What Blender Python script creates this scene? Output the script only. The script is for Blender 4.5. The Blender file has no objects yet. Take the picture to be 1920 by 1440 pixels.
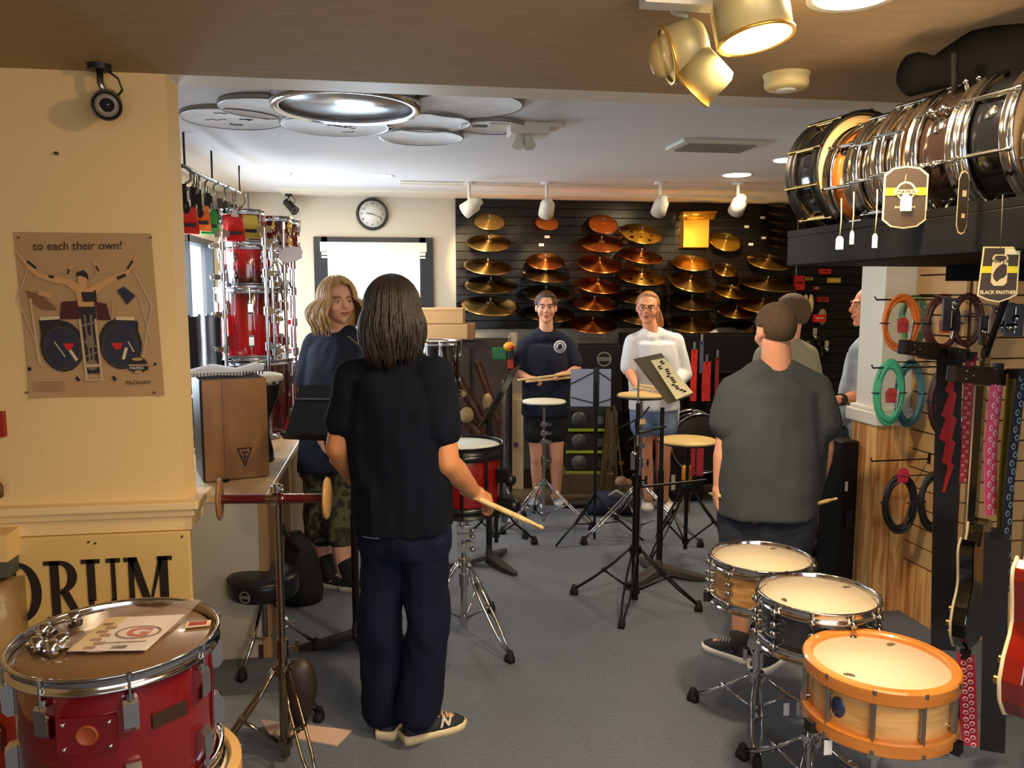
import bpy, bmesh, math, random
from mathutils import Vector, Matrix, Euler, noise
random.seed(7)
SC=bpy.context.scene; COL=SC.collection
PI=math.pi
# ---------------------------------------------------------------- camera
YAW=math.radians(8.7);PIT=math.radians(6.5);F=1500.;CH=1.62
cam_d=bpy.data.cameras.new('camera');cam_d.sensor_width=36;cam_d.lens=36*F/1920
cam_d.clip_start=.05
cam=bpy.data.objects.new('camera',cam_d);COL.objects.link(cam)
cam.location=(0,0,CH);cam.rotation_euler=(PI/2-PIT,0,-YAW);SC.camera=cam
SC.view_settings.view_transform='Standard';SC.view_settings.look='None'
SC.view_settings.gamma=1;SC.view_settings.use_curve_mapping=False
SC.view_settings.exposure=0.14
# ---------------------------------------------------------------- world and lights
w=bpy.data.worlds.new('World');SC.world=w;w.use_nodes=True
bg=w.node_tree.nodes['Background'];bg.inputs[0].default_value=(.72,.86,1,1);bg.inputs[1].default_value=2.2
def area(name,loc,size,energy,col,direction,sizey=None,spread=PI):
    l=bpy.data.lights.new(name,'AREA');l.shape='RECTANGLE';l.size=size;l.size_y=sizey or size
    l.energy=energy;l.color=col;l.spread=spread
    o=bpy.data.objects.new(name,l);COL.objects.link(o);o.location=loc
    o.rotation_euler=Vector(direction).to_track_quat('-Z','Y').to_euler();return o
def spot(name,loc,target,energy,col,angle=60,blend=.5,r=.04):
    l=bpy.data.lights.new(name,'SPOT');l.energy=energy;l.color=col;l.spot_size=math.radians(angle);l.spot_blend=blend;l.shadow_soft_size=r
    o=bpy.data.objects.new(name,l);COL.objects.link(o);o.location=loc
    o.rotation_euler=(Vector(target)-Vector(loc)).to_track_quat('-Z','Y').to_euler();return o
WARM=(1,.66,.32);DAY=(.70,.85,1.0)
area('daylight_left_window',(-1.70,5.6,1.5),2.1,100,DAY,(1,0,-.35),1.05)
area('daylight_back_window',(-.12,7.36,1.55),.8,46,DAY,(0,-1,-.6),1.0)
area('daylight_shop_front',(1.2,-2.1,1.5),3.6,60,(.86,.92,1),(0,1,-.05),1.5)
# ---------------------------------------------------------------- helpers
def ray(px,py):
    u=(px-960)/F;v=(720-py)/F
    return (u,math.cos(PIT)+v*math.sin(PIT),-math.sin(PIT)+v*math.cos(PIT))
def room(x,y,z):
    c,s=math.cos(YAW),math.sin(YAW);return Vector((x*c+y*s,-x*s+y*c,z))
def at_c(px,py,D):                 # point seen at px,py, D metres in front of the lens
    d=ray(px,py);t=D/d[1];return room(d[0]*t,D,CH+d[2]*t)
def at_z(px,py,Z):
    d=ray(px,py);t=(Z-CH)/d[2];return room(d[0]*t,d[1]*t,Z)
def at_y(px,py,Y):
    d=room(*ray(px,py));t=Y/d[1];return Vector((d[0]*t,Y,CH+d[2]*t))
def at_x(px,py,X):
    d=room(*ray(px,py));t=X/d[0];return Vector((X,d[1]*t,CH+d[2]*t))
def floor_c(px,D):
    p=at_c(px,720,D);return Vector((p.x,p.y,0))
FWD=room(0,1,0);RGT=room(1,0,0);UP=Vector((0,0,1))
def s2l(c): 
    c/=255.;return c/12.92 if c<=.04045 else ((c+.055)/1.055)**2.4
def rgb(r,g,b): return (s2l(r),s2l(g),s2l(b),1)
MATS={}
def mat(name,col,rough=.5,metal=0.,noise_s=0,noise_a=.15,bump=0,bump_s=200,emit=0,coat=0,alpha=1,trans=0,aniso=0,stretch=None,sheen=0,spec=.5):
    if name in MATS: return MATS[name]
    m=bpy.data.materials.new(name);m.use_nodes=True;nt=m.node_tree;N=nt.nodes;L=nt.links
    b=N['Principled BSDF'];c=rgb(*col)
    b.inputs['Base Color'].default_value=c;b.inputs['Roughness'].default_value=rough;b.inputs['Metallic'].default_value=metal
    b.inputs['Coat Weight'].default_value=coat;b.inputs['Coat Roughness'].default_value=.05
    b.inputs['Sheen Weight'].default_value=sheen;b.inputs['Specular IOR Level'].default_value=spec
    if alpha<1: b.inputs['Alpha'].default_value=alpha
    if trans: b.inputs['Transmission Weight'].default_value=trans
    if emit:
        b.inputs['Emission Color'].default_value=c;b.inputs['Emission Strength'].default_value=emit
    tc=N.new('ShaderNodeTexCoord');src=tc.outputs['Object']
    if stretch:
        mp=N.new('ShaderNodeMapping');mp.inputs['Scale'].default_value=stretch;L.new(src,mp.inputs[0]);src=mp.outputs[0]
    if noise_s:
        t=N.new('ShaderNodeTexNoise');t.inputs['Scale'].default_value=noise_s;t.inputs['Detail'].default_value=5
        L.new(src,t.inputs['Vector'])
        mx=N.new('ShaderNodeMix');mx.data_type='RGBA'
        mx.inputs[6].default_value=tuple(max(0,x*(1-noise_a*2)) for x in c[:3])+(1,)
        mx.inputs[7].default_value=tuple(min(1,x*(1+noise_a*2)) for x in c[:3])+(1,)
        L.new(t.outputs['Fac'],mx.inputs[0]);L.new(mx.outputs[2],b.inputs['Base Color'])
    if bump:
        t=N.new('ShaderNodeTexNoise');t.inputs['Scale'].default_value=bump_s;t.inputs['Detail'].default_value=4
        L.new(src,t.inputs['Vector']);bp=N.new('ShaderNodeBump');bp.inputs['Strength'].default_value=bump;bp.inputs['Distance'].default_value=.01
        L.new(t.outputs['Fac'],bp.inputs['Height']);L.new(bp.outputs[0],b.inputs['Normal'])
    if aniso:
        b.inputs['Anisotropic'].default_value=aniso;b.inputs['Anisotropic Rotation'].default_value=.25
        tg=N.new('ShaderNodeTangent');tg.direction_type='RADIAL';tg.axis='Z';L.new(tg.outputs[0],b.inputs['Tangent'])
    MATS[name]=m;return m
def wood(name,c1,c2,rough=.5,scale=(14,14,1.2),ns=2.2,coat=0):
    if name in MATS: return MATS[name]
    m=bpy.data.materials.new(name);m.use_nodes=True;nt=m.node_tree;N=nt.nodes;L=nt.links;b=N['Principled BSDF']
    b.inputs['Roughness'].default_value=rough;b.inputs['Coat Weight'].default_value=coat
    tc=N.new('ShaderNodeTexCoord');mp=N.new('ShaderNodeMapping');mp.inputs['Scale'].default_value=scale
    oi=N.new('ShaderNodeObjectInfo');ad=N.new('ShaderNodeVectorMath');ad.operation='ADD'
    cb=N.new('ShaderNodeCombineXYZ');mu=N.new('ShaderNodeMath');mu.operation='MULTIPLY';mu.inputs[1].default_value=37
    L.new(oi.outputs['Random'],mu.inputs[0]);L.new(mu.outputs[0],cb.inputs[0]);L.new(mu.outputs[0],cb.inputs[2])
    L.new(tc.outputs['Object'],mp.inputs[0]);L.new(mp.outputs[0],ad.inputs[0]);L.new(cb.outputs[0],ad.inputs[1])
    t=N.new('ShaderNodeTexNoise');t.inputs['Scale'].default_value=ns;t.inputs['Detail'].default_value=6;t.inputs['Distortion'].default_value=1.2
    L.new(ad.outputs[0],t.inputs['Vector']);r=N.new('ShaderNodeValToRGB')
    r.color_ramp.elements[0].color=rgb(*c1);r.color_ramp.elements[1].color=rgb(*c2)
    r.color_ramp.elements[0].position=.36;r.color_ramp.elements[1].position=.62
    L.new(t.outputs['Fac'],r.inputs[0]);L.new(r.outputs[0],b.inputs['Base Color']);MATS[name]=m;return m
def frame(o,z,x=None):             # matrix with origin o and z axis z
    z=Vector(z).normalized();x=Vector(x) if x is not None else (Vector((1,0,0)) if abs(z.x)<.9 else Vector((0,1,0)))
    y=z.cross(x).normalized();x=y.cross(z)
    m=Matrix((x,y,z)).transposed().to_4x4();m.translation=Vector(o);return m
class MB:
    def __init__(s): s.v=[];s.f=[];s.sm=[]
    def add(s,vs,fs,smooth=True,M=None):
        n=len(s.v);s.v+=[(M@Vector(v)) if M is not None else Vector(v) for v in vs]
        s.f+=[tuple(i+n for i in f) for f in fs];s.sm+=[smooth]*len(fs);return s
    def box(s,c,sz,M=None):
        x,y,z=[k/2 for k in sz];cx,cy,cz=c
        vs=[(cx+a*x,cy+b*y,cz+d*z) for a in(-1,1) for b in(-1,1) for d in(-1,1)]
        return s.add(vs,[(0,1,3,2),(4,6,7,5),(0,4,5,1),(2,3,7,6),(0,2,6,4),(1,5,7,3)],False,M)
    def bb(s,a,b,M=None): return s.box([(p+q)/2 for p,q in zip(a,b)],[abs(q-p) for p,q in zip(a,b)],M)
    def lathe(s,prof,n=32,M=None,smooth=True,sy=1):
        vs=[];fs=[];k=len(prof)
        for i in range(n):
            a=2*PI*i/n;c,d=math.cos(a),math.sin(a)
            vs+=[(r*c,r*d*sy,z) for r,z in prof]
        for i in range(n):
            j=(i+1)%n
            for q in range(k-1):
                if prof[q][0]<1e-7 and prof[q+1][0]<1e-7: continue
                fs.append((i*k+q,j*k+q,j*k+q+1,i*k+q+1))
        return s.add(vs,fs,smooth,M)
    def cyl(s,p0,p1,r0,r1=None,n=12,caps=True):
        r1=r0 if r1 is None else r1;p0=Vector(p0);p1=Vector(p1);h=(p1-p0).length
        if h<1e-6:return s
        M=frame(p0,p1-p0);vs=[];fs=[]
        for i in range(n):
            a=2*PI*i/n;vs+=[(r0*math.cos(a),r0*math.sin(a),0),(r1*math.cos(a),r1*math.sin(a),h)]
        for i in range(n):
            j=(i+1)%n;fs.append((2*i,2*j,2*j+1,2*i+1))
        s.add(vs,fs,True,M)
        if caps: s.add(vs[0::2][::-1],[tuple(range(n))],False,M);s.add(vs[1::2],[tuple(range(n))],False,M)
        return s
    def tube(s,pts,r,n=8,closed=False,rr=None,caps=True):
        pts=[Vector(p) for p in pts];k=len(pts);vs=[];fs=[];pn=None
        for i,p in enumerate(pts):
            t=(pts[(i+1)%k]-pts[i-1]) if closed else (pts[min(i+1,k-1)]-pts[max(i-1,0)])
            if t.length<1e-9:t=Vector((0,0,1))
            t.normalize()
            if pn is None: pn=t.orthogonal().normalized()
            pn=(pn-t*pn.dot(t));pn=pn.normalized() if pn.length>1e-6 else t.orthogonal().normalized()
            b=t.cross(pn);q=rr[i] if rr else r
            for j in range(n):
                a=2*PI*j/n;vs.append(p+(pn*math.cos(a)+b*math.sin(a))*q)
        for i in range(k if closed else k-1):
            i2=(i+1)%k
            for j in range(n):
                j2=(j+1)%n;fs.append((i*n+j,i*n+j2,i2*n+j2,i2*n+j))
        if not closed and caps: fs.append(tuple(range(n))[::-1]);fs.append(tuple((k-1)*n+j for j in range(n)))
        return s.add(vs,fs,True)
    def ball(s,c,r,n=12,m=8,M=None):
        r=(r,r,r) if not hasattr(r,'__len__') else r;vs=[];fs=[]
        T=Matrix.Translation(Vector(c))@(M or Matrix())
        for i in range(m+1):
            p=PI*i/m
            for j in range(n):
                a=2*PI*j/n;vs.append((r[0]*math.sin(p)*math.cos(a),r[1]*math.sin(p)*math.sin(a),r[2]*math.cos(p)))
        for i in range(m):
            for j in range(n):
                k=(j+1)%n
                if i==0: fs.append((j,(i+1)*n+j,(i+1)*n+k))
                elif i==m-1: fs.append((i*n+j,(i+1)*n+j,i*n+k))
                else: fs.append((i*n+j,(i+1)*n+j,(i+1)*n+k,i*n+k))
        return s.add(vs,fs,True,T)
    def cap(s,p0,r0,p1,r1,n=14):   # tapered capsule
        s.cyl(p0,p1,r0,r1,n);s.ball(p0,r0,n,8);s.ball(p1,r1,n,8);return s
    def prism(s,pts,h,M=None):     # outline in xy, thickness h in z
        n=len(pts);vs=[(x,y,0) for x,y in pts]+[(x,y,h) for x,y in pts]
        fs=[tuple(range(n))[::-1],tuple(range(n,2*n))]+[(i,(i+1)%n,n+(i+1)%n,n+i) for i in range(n)]
        return s.add(vs,fs,False,M)
    def loft(s,rings,caps=True):   # rings: lists of equally many points
        n=len(rings[0]);vs=[p for r in rings for p in r];fs=[]
        for i in range(len(rings)-1):
            for j in range(n):
                k=(j+1)%n;fs.append((i*n+j,i*n+k,(i+1)*n+k,(i+1)*n+j))
        if caps: fs.append(tuple(range(n))[::-1]);fs.append(tuple((len(rings)-1)*n+j for j in range(n)))
        return s.add(vs,fs,True)
    def mesh(s,name,m,off=None):
        me=bpy.data.meshes.new(name);o=Vector(off) if off is not None else Vector((0,0,0))
        me.from_pydata([tuple(v-o) for v in s.v],[],s.f);me.polygons.foreach_set('use_smooth',s.sm);me.update()
        if m: me.materials.append(m)
        bm=bmesh.new();bm.from_mesh(me);bmesh.ops.recalc_face_normals(bm,faces=bm.faces);bm.to_mesh(me);bm.free()
        return me
    def build(s,name,m,parent=None,loc=None,off=None,bevel=0):
        o=bpy.data.objects.new(name,s.mesh(name,m,off));COL.objects.link(o)
        if parent: o.parent=parent
        if loc is not None:o.location=loc
        if bevel:
            md=o.modifiers.new('bevel','BEVEL');md.width=bevel;md.segments=2;md.limit_method='ANGLE'
        return o
def tag(o,label=None,cat=None,group=None,kind=None):
    if label:o['label']=label
    if cat:o['category']=cat
    if group:o['group']=group
    if kind:o['kind']=kind
    return o
def thing(name,label,cat,loc=(0,0,0),rz=0,group=None,M=None):
    o=bpy.data.objects.new(name,None);COL.objects.link(o);o.empty_display_size=.05
    if M is not None:o.matrix_world=M
    else:
        o.location=loc;o.rotation_euler=(0,0,rz)
    return tag(o,label,cat,group)
def child(name,me,parent,M=None):
    o=bpy.data.objects.new(name,me);COL.objects.link(o);o.parent=parent
    if M is not None:o.matrix_local=M
    return o
def struct(name,mb,m,parent=None,bevel=0):
    o=mb.build(name,m,parent,bevel=bevel)
    if not parent:o['kind']='structure'
    return o
def text(s,size,name,m,parent,M,depth=.0008,align='CENTER',shear=0,bold=0,sx=1):
    c=bpy.data.curves.new(name,'FONT');c.body=s;c.size=size;c.extrude=depth/2;c.align_x=align;c.align_y='CENTER';c.shear=shear;c.offset=bold;c.resolution_u=3
    t=bpy.data.objects.new('tmp',c);COL.objects.link(t);bpy.context.view_layer.update()
    me=bpy.data.meshes.new_from_object(t);bpy.data.objects.remove(t);me.materials.clear();me.materials.append(m);me.name=name
    if sx!=1:
        for v in me.vertices: v.co.x*=sx
    return child(name,me,parent,M)
def RZ(a):return Matrix.Rotation(a,4,'Z')
def RX(a):return Matrix.Rotation(a,4,'X')
def RY(a):return Matrix.Rotation(a,4,'Y')
def T(x,y=None,z=None):
    return Matrix.Translation(Vector(x) if y is None else Vector((x,y,z)))
def arc(cx,cy,r,a0,a1,n=12,ry=None):
    ry=ry or r;return [(cx+r*math.cos(math.radians(a0+(a1-a0)*i/n)),cy+ry*math.sin(math.radians(a0+(a1-a0)*i/n))) for i in range(n+1)]
# common materials
chrome=mat('chrome',(205,205,210),.13,1)
steel=mat('satin_steel',(150,150,152),.28,1)
blackm=mat('black_metal',(22,22,24),.35,.3)
rubber=mat('rubber',(18,18,18),.75)
blackp=mat('black_plastic',(20,20,22),.45)
white=mat('white_plastic',(225,222,212),.5)
hoopblack=mat('black_hoop',(16,16,17),.3)
headw=mat('white_drum_head',(225,216,195),.55,noise_s=6,noise_a=.03)
headc=mat('cream_drum_head',(214,186,140),.55,noise_s=8,noise_a=.04)
headclear=mat('brown_drum_head',(120,92,66),.25,noise_s=5,noise_a=.08,coat=.4)
lugm=mat('lug_chrome',(175,175,172),.2,1)
stickm=wood('stick_wood',(205,170,110),(228,196,140),.5)
blackink=mat('black_print',(24,20,18),.6)
whiteink=mat('white_print',(228,224,214),.6)
redink=mat('red_print',(190,28,30),.5)
# ---------------------------------------------------------------- setting
cream=mat('cream_wall_paint',(222,192,136),.75,noise_s=2,noise_a=.03,bump=.08,bump_s=90)
farwall=mat('pale_wall_paint',(190,183,168),.75,noise_s=2,noise_a=.03)
ceilw=mat('white_ceiling_paint',(226,228,232),.8,noise_s=2,noise_a=.02,bump=.05,bump_s=60)
ceilb=mat('brown_ceiling_fabric',(168,142,104),.85,noise_s=7,noise_a=.10,bump=.25,bump_s=140,stretch=(1,6,1))
carpet=mat('grey_blue_carpet',(106,114,128),.95,noise_s=60,noise_a=.16,bump=.5,bump_s=420)
brownfloor=mat('brown_floor',(92,76,56),.5,noise_s=5,noise_a=.1)
trimw=mat('white_trim_paint',(232,226,210),.5)
pillw=mat('white_pillar_paint',(226,228,224),.55)
blackslat=mat('black_slat_panel',(20,15,11),.24,noise_s=12,noise_a=.25,stretch=(1,8,8),spec=.3)
tanslat=mat('tan_slatwall',(196,160,110),.55,noise_s=5,noise_a=.05)
plankm=wood('hickory_planks',(178,114,56),(238,192,126),.45,(16,16,1.1),1.7)
darkframe=mat('dark_window_frame',(22,28,36),.4)
fl=struct('floor',MB().bb((-2.6,-2.6,-.05),(5.2,5.88,0)),carpet)
struct('trim_1',MB().bb((-1.4,5.88,-.05),(5.2,7.1,.012)),brownfloor)
# far ceiling with its low beam by the back wall, near ceiling
struct('ceiling',MB().bb((-1.5,2.88,2.46),(5.2,7.2,2.5)),ceilw)
struct('ceiling_near',MB().bb((-2.6,-2.6,2.3),(5.2,2.73,2.5)),ceilb)
struct('trim_2',MB().bb((-.68,2.73,2.30),(5.2,2.88,2.5)),trimw,bevel=.004)
struct('trim_3_light_streaks',MB().bb((-.86,6.72,2.435),(5.2,7.09,2.462)).bb((.1,6.2,2.448),(5.2,6.26,2.462)).bb((.1,6.34,2.45),(5.2,6.38,2.462)),trimw)  # low beam, then two thin strips standing in for daylight streaks
# partition with poster
struct('wall_partition',MB().bb((-2.7,2.73,.9),(-.68,2.88,2.3)).bb((-2.7,2.76,0),(-.71,2.86,.9)),cream)
led=MB()
for (o,z0,z1) in ((.05,.915,.94),(.035,.89,.915),(.022,.84,.89)):
    led.bb((-2.7,2.73-o,z0),(-.68+o,2.88+o*.4,z1))
struct('trim_4',led,mat('cream_trim',(226,198,146),.5),bevel=.004)
struct('trim_5',MB().bb((-.71,2.73,0),(-.685,2.80,.84)),plankm)
# far left wall with window opening
LY0,LY1,LZ0,LZ1=4.3,6.78,.98,2.03
lw=MB().bb((-1.5,2.88,0),(-1.4,LY0,2.46)).bb((-1.5,LY1,0),(-1.4,7.2,2.46)).bb((-1.5,LY0,0),(-1.4,LY1,LZ0)).bb((-1.5,LY0,LZ1),(-1.4,LY1,2.46))
struct('wall_left',lw,farwall)
w1=thing('window_1',None,None,(0,0,0));w1['kind']='structure'
fr=MB()
for y in (LY0,LY0+.82,LY0+1.64,LY1-.05): fr.bb((-1.47,y,LZ0),(-1.38,y+.05,LZ1))
fr.bb((-1.47,LY0,LZ0),(-1.38,LY1,LZ0+.05)).bb((-1.47,LY0,LZ1-.05),(-1.38,LY1,LZ1))
fr.build('window_frame',darkframe,w1)
glass=mat('window_glass',(240,248,255),.02,alpha=.12)
for i in range(3): MB().bb((-1.44,LY0+.05+i*.82,LZ0+.05),(-1.435,LY0+.82+i*.82,LZ1-.05)).build('pane',glass,w1)
MB().bb((-1.4,LY0-.05,LZ0-.03),(-1.33,LY1+.05,LZ0)).build('window_sill',trimw,w1)
# back wall with window opening
BY=7.09;bx0,bx1,bz0,bz1=-.56,.32,1.18,2.03
bw=MB().bb((-1.5,BY,0),(bx0,BY+.12,2.5)).bb((bx1,BY,0),(5.2,BY+.12,2.5)).bb((bx0,BY,0),(bx1,BY+.12,bz0)).bb((bx0,BY,bz1),(bx1,BY+.12,2.5))
struct('wall_back',bw,farwall)
w2=thing('window_2',None,None,(0,0,0));w2['kind']='structure'
fr=MB();o=.065
fr.bb((bx0-o,BY-.03,bz0-o),(bx0+.05,BY+.1,bz1+o)).bb((bx1-.05,BY-.03,bz0-o),(bx1+o,BY+.1,bz1+o)).bb((bx0,BY-.03,bz1),(bx1,BY+.1,bz1+o)).bb((bx0,BY-.03,bz0-o),(bx1,BY+.1,bz0))
fr.build('window_frame',darkframe,w2)
MB().bb((bx0+.05,BY+.06,bz0),(bx1-.05,BY+.065,bz1)).build('pane',glass,w2)
MB().bb((bx0-.01,BY-.05,bz1-.06),(bx1+.01,BY+.0,bz1+.02)).bb((bx0+.0,BY-.045,bz1-.09),(bx1-.0,BY-.02,bz1-.065)).bb((bx0+.0,BY-.045,bz1-.115),(bx1,BY-.02,bz1-.1)).build('blind',white,w2)
MB().bb((bx0+.06,BY-.03,1.3),(bx0+.066,BY-.024,bz1-.1)).build('blind_cord',white,w2)
# black slat panel for the cymbals
def slats(name,x0,x1,y,z0,z1,n,m,back,axis='x',gap=.008,th=.018,sign=-1,planks='slat'):
    r=thing(name,None,None,(0,0,0));r['kind']='structure'
    mb=MB()
    if axis=='x': mb.bb((x0,y-sign*.001,z0),(x1,y-sign*.012,z1))
    else: mb.bb((y-sign*.001,x0,z0),(y-sign*.012,x1,z1))
    mb.build('backing',back,r)
    h=(z1-z0)/n;c=(h-gap)/2;me=None
    for i in range(n):
        zc=z0+h*(i+.5)
        if me is None:
            b=MB();L=(x1-x0)/2
            if axis=='x': b.bb((-L,0,-c),(L,th*sign,c))
            else: b.bb((0,-L,-c),(th*sign,L,c))
            me=b.mesh(planks,m)
        child(planks,me,r,T((x0+x1)/2,y,zc) if axis=='x' else T(y,(x0+x1)/2,zc))
    return r
blk=mat('panel_matt_black',(14,12,11),.8)  # matt black slat backing, also the accessory slats
slats('wall_back_panel',.585,3.76,BY-.015,1.30,2.435,15,blackslat,blk)
slats('wall_back_accessories',3.79,5.1,BY-.015,.3,2.435,26,blk,blk)
# right side: stub wall, slatwall, planks
struct('wall_pillar',MB().bb((2.40,3.617,.98),(2.60,3.82,2.46)).bb((2.60,3.66,0),(5.2,3.78,2.46)),pillw,bevel=.003)
led=MB()
for (o,z0,z1) in ((.022,1.03,1.05),(.036,.965,1.03)): led.bb((2.40-o,3.617-o,z0),(2.585,3.82+o,z1))
struct('trim_6',led,pillw,bevel=.006)
wp=thing('wall_pillar_cladding',None,None,(0,0,0));wp['kind']='structure'
for i in range(2):
    MB().bb((2.383,3.605+i*.108,0),(2.44,3.605+i*.108+.107,.965)).build('plank',plankm,wp)
for i in range(2):
    MB().bb((2.385+.002+i*.1,3.606,0),(2.385+i*.1+.0985,3.64,.965)).build('plank',plankm,wp)
struct('wall_right',MB().bb((2.60,3.26,0),(2.72,3.66,2.46)).bb((2.72,3.26,0),(5.2,3.34,2.46)),tanslat)
slats('wall_right_slats',3.27,3.61,2.585,.28,1.80,16,tanslat,mat('slot_brown',(84,56,32),.7),axis='y')
slats('wall_alcove_slats',2.585,4.2,3.25,.28,1.80,16,tanslat,mat('slot_brown',(84,56,32),.7))
wq=thing('wall_right_cladding',None,None,(0,0,0));wq['kind']='structure'
for i in range(3): MB().bb((2.565,3.26+i*.115,0),(2.585,3.26+i*.115+.113,.275)).build('plank',plankm,wq)
for i in range(12): MB().bb((2.585+i*.115,3.225,0),(2.585+i*.115+.113,3.25,.275)).build('plank',plankm,wq)
# the part of the shop behind the camera
struct('wall_near_left',MB().bb((-2.7,-2.6,0),(-2.6,2.8,2.5)),cream)
struct('wall_near_right',MB().bb((5.2,-2.6,0),(5.3,7.2,2.5)),cream)
nb=MB().bb((-2.7,-2.7,0),(5.3,-2.6,2.5))
struct('wall_near_back',nb,cream)
# ---------------------------------------------------------------- drum, stand, cymbal builders
_cache={}
def cached(key,fn):
    if key not in _cache:_cache[key]=fn()
    return _cache[key]
def lug_mesh(kind,H,m):
    b=MB()
    if kind=='tube':
        b.cyl((.012,0,-H*.30),(.012,0,H*.30),.006,n=8);b.cyl((0,0,-H*.22),(.014,0,-H*.22),.006,n=6);b.cyl((0,0,H*.22),(.014,0,H*.22),.006,n=6)
    elif kind=='round':
        b.ball((.004,0,0),(.016,.012,.024),8,6);b.cyl((.010,0,-.034),(.010,0,.034),.006,n=8)
    elif kind=='beer':      # small bulb lug
        b.cyl((0,0,.02),(.022,0,.02),.008,n=8);b.ball((.022,0,.02),.0115,8,6);b.cyl((0,0,-.02),(.022,0,-.02),.008,n=8);b.ball((.022,0,-.02),.0115,8,6)
    else:                   # long box lug with bevelled foot
        p=[(0,-.034),(.012,-.034),(.022,-.022),(.022,.026),(.016,.034),(0,.034)]
        M=Matrix(((1,0,0,0),(0,0,-1,.014),(0,1,0,0),(0,0,0,1)))
        b.prism(p,.028,M);b.cyl((.012,0,.03),(.012,0,.046),.008,n=8)
    return b.mesh('lug',m)
def drum(name,label,M,R,H,shellm,headm=None,hoopm=None,nl=8,lug='round',group=None,wood_hoop=False,badge=None,rot=0,throw=True,botm=None,lugmat=None,cat='drum',double=None,rods=True,opening=False):
    headm=headm or headw;hoopm=hoopm or chrome;lugmat=lugmat or lugm
    t=thing(name,label,cat,group=group,M=M);Rs=R-.014
    MB().lathe([(Rs-.008,.012),(Rs-.002,.01),(Rs,.018),(Rs,H-.018),(Rs-.002,H-.01),(Rs-.008,H-.012)],56).build('shell',shellm,t)
    key=('hoop',R,wood_hoop,hoopm.name)
    def mk():
        b=MB()
        if wood_hoop: b.lathe([(R-.022,-.026),(R+.004,-.028),(R+.007,-.023),(R+.007,.008),(R+.003,.013),(R-.015,.013),(R-.020,.008),(R-.022,-.026)],96,smooth=False)
        else: b.lathe([(R-.007,-.024),(R+.002,-.025),(R+.003,-.021),(R-.001,-.019),(R-.001,.004),(R+.004,.006),(R+.004,.010),(R-.003,.010),(R-.005,.006),(R-.007,-.024)],56)
        return b.mesh('hoop',hoopm)
    hm=cached(key,mk)
    child('hoop',hm,t,T(0,0,H));child('hoop',hm,t,RX(PI))
    hb=MB().lathe([(0,H-.002),(R*.9,H-.002),(R-.018,H-.004),(R-.008,H-.012)],48).build('batter_head',headm,t)
    MB().lathe([(0,.002),(R-.016,.004),(R-.008,.012)],48).build('resonant_head',botm or headm,t)
    rows=[H/2] if (H<.24 and not double) else [H*.27,H*.73]
    lm=cached(('lug',lug,round(H,2) if lug=='tube' else 0,lugmat.name),lambda:lug_mesh(lug,H,lugmat))
    for i in range(nl):
        a=rot+2*PI*i/nl
        for z in rows:
            o=child('lug',lm,t,RZ(a)@T(Rs,0,z)@(RX(PI) if z<H*.4 else Matrix()))
            if rods:
                up=z>=H/2-1e-6;dn=z<=H/2+1e-6;b=MB();x=R-Rs+.004
                s=-1 if z<H*.4 else 1
                if up: b.cyl((x,0,.0),(x,0,H-z+.0),.003,n=6);b.cyl((x,0,H-z-.002),(x,0,H-z+.010),.006,n=6)
                if dn and len(rows)==1: b.cyl((x,0,0),(x,0,-z),.003,n=6);b.cyl((x,0,-z-.010),(x,0,-z+.002),.006,n=6)
                if dn and len(rows)==2: b.cyl((x,0,0),(x,0,z*1.0),.003,n=6);b.cyl((x,0,z),(x,0,z+.010),.006,n=6)
                me=cached(('rod',R,H,up,dn,z),lambda:b.mesh('tension_rod',lugmat));child('tension_rod',me,o)
    if badge is not None:
        a,bm_,sz=badge
        bb=MB().lathe([(0,.002),(sz,.002),(sz,0)],20,frame((Rs*math.cos(a),Rs*math.sin(a),H*.5),(math.cos(a),math.sin(a),0)),sy=1)
        bb.build('badge',bm_,t)
    if throw and H<.24:
        a=rot+PI/nl;b=MB();b.box((Rs+.012,0,H*.55),(.02,.03,H*.5));b.cyl((Rs+.02,0,H*.5),(Rs+.045,0,H*.85),.005,n=6);b.ball((Rs+.03,0,H*.35),.010,8,6)
        o=b.build('strainer',lugmat,t);o.rotation_euler=(0,0,a)
    return t
def leg_mesh(R,z0,m,double,rr=.006):
    b=MB();foot=(R,0,.03)
    if double:
        for s in(-1,1):
            b.tube([(.03,s*.008,z0),(R*.35,s*.018,z0*.70),(R*.7,s*.018,z0*.36),(R,s*.006,.03)],rr,6)
        b.box((R*.5,0,z0*.55),(.02,.04,.012))
    else: b.tube([(.03,0,z0),(R*.5,0,z0*.53),(R,0,.03)],rr*1.3,6)
    return b.mesh('leg',m)
def foot_mesh(R,h=1.0):
    return MB().loft([[(R+dx,dy,z) for dx,dy in ((-a,-b),(a,-b),(a,b),(-a,b))] for a,b,z in ((.020*h,.014*h,.0),(.020*h,.015*h,.018*h),(.012*h,.010*h,.045*h),(.009*h,.008*h,.055*h))]).mesh('rubber_foot',rubber)
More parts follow.
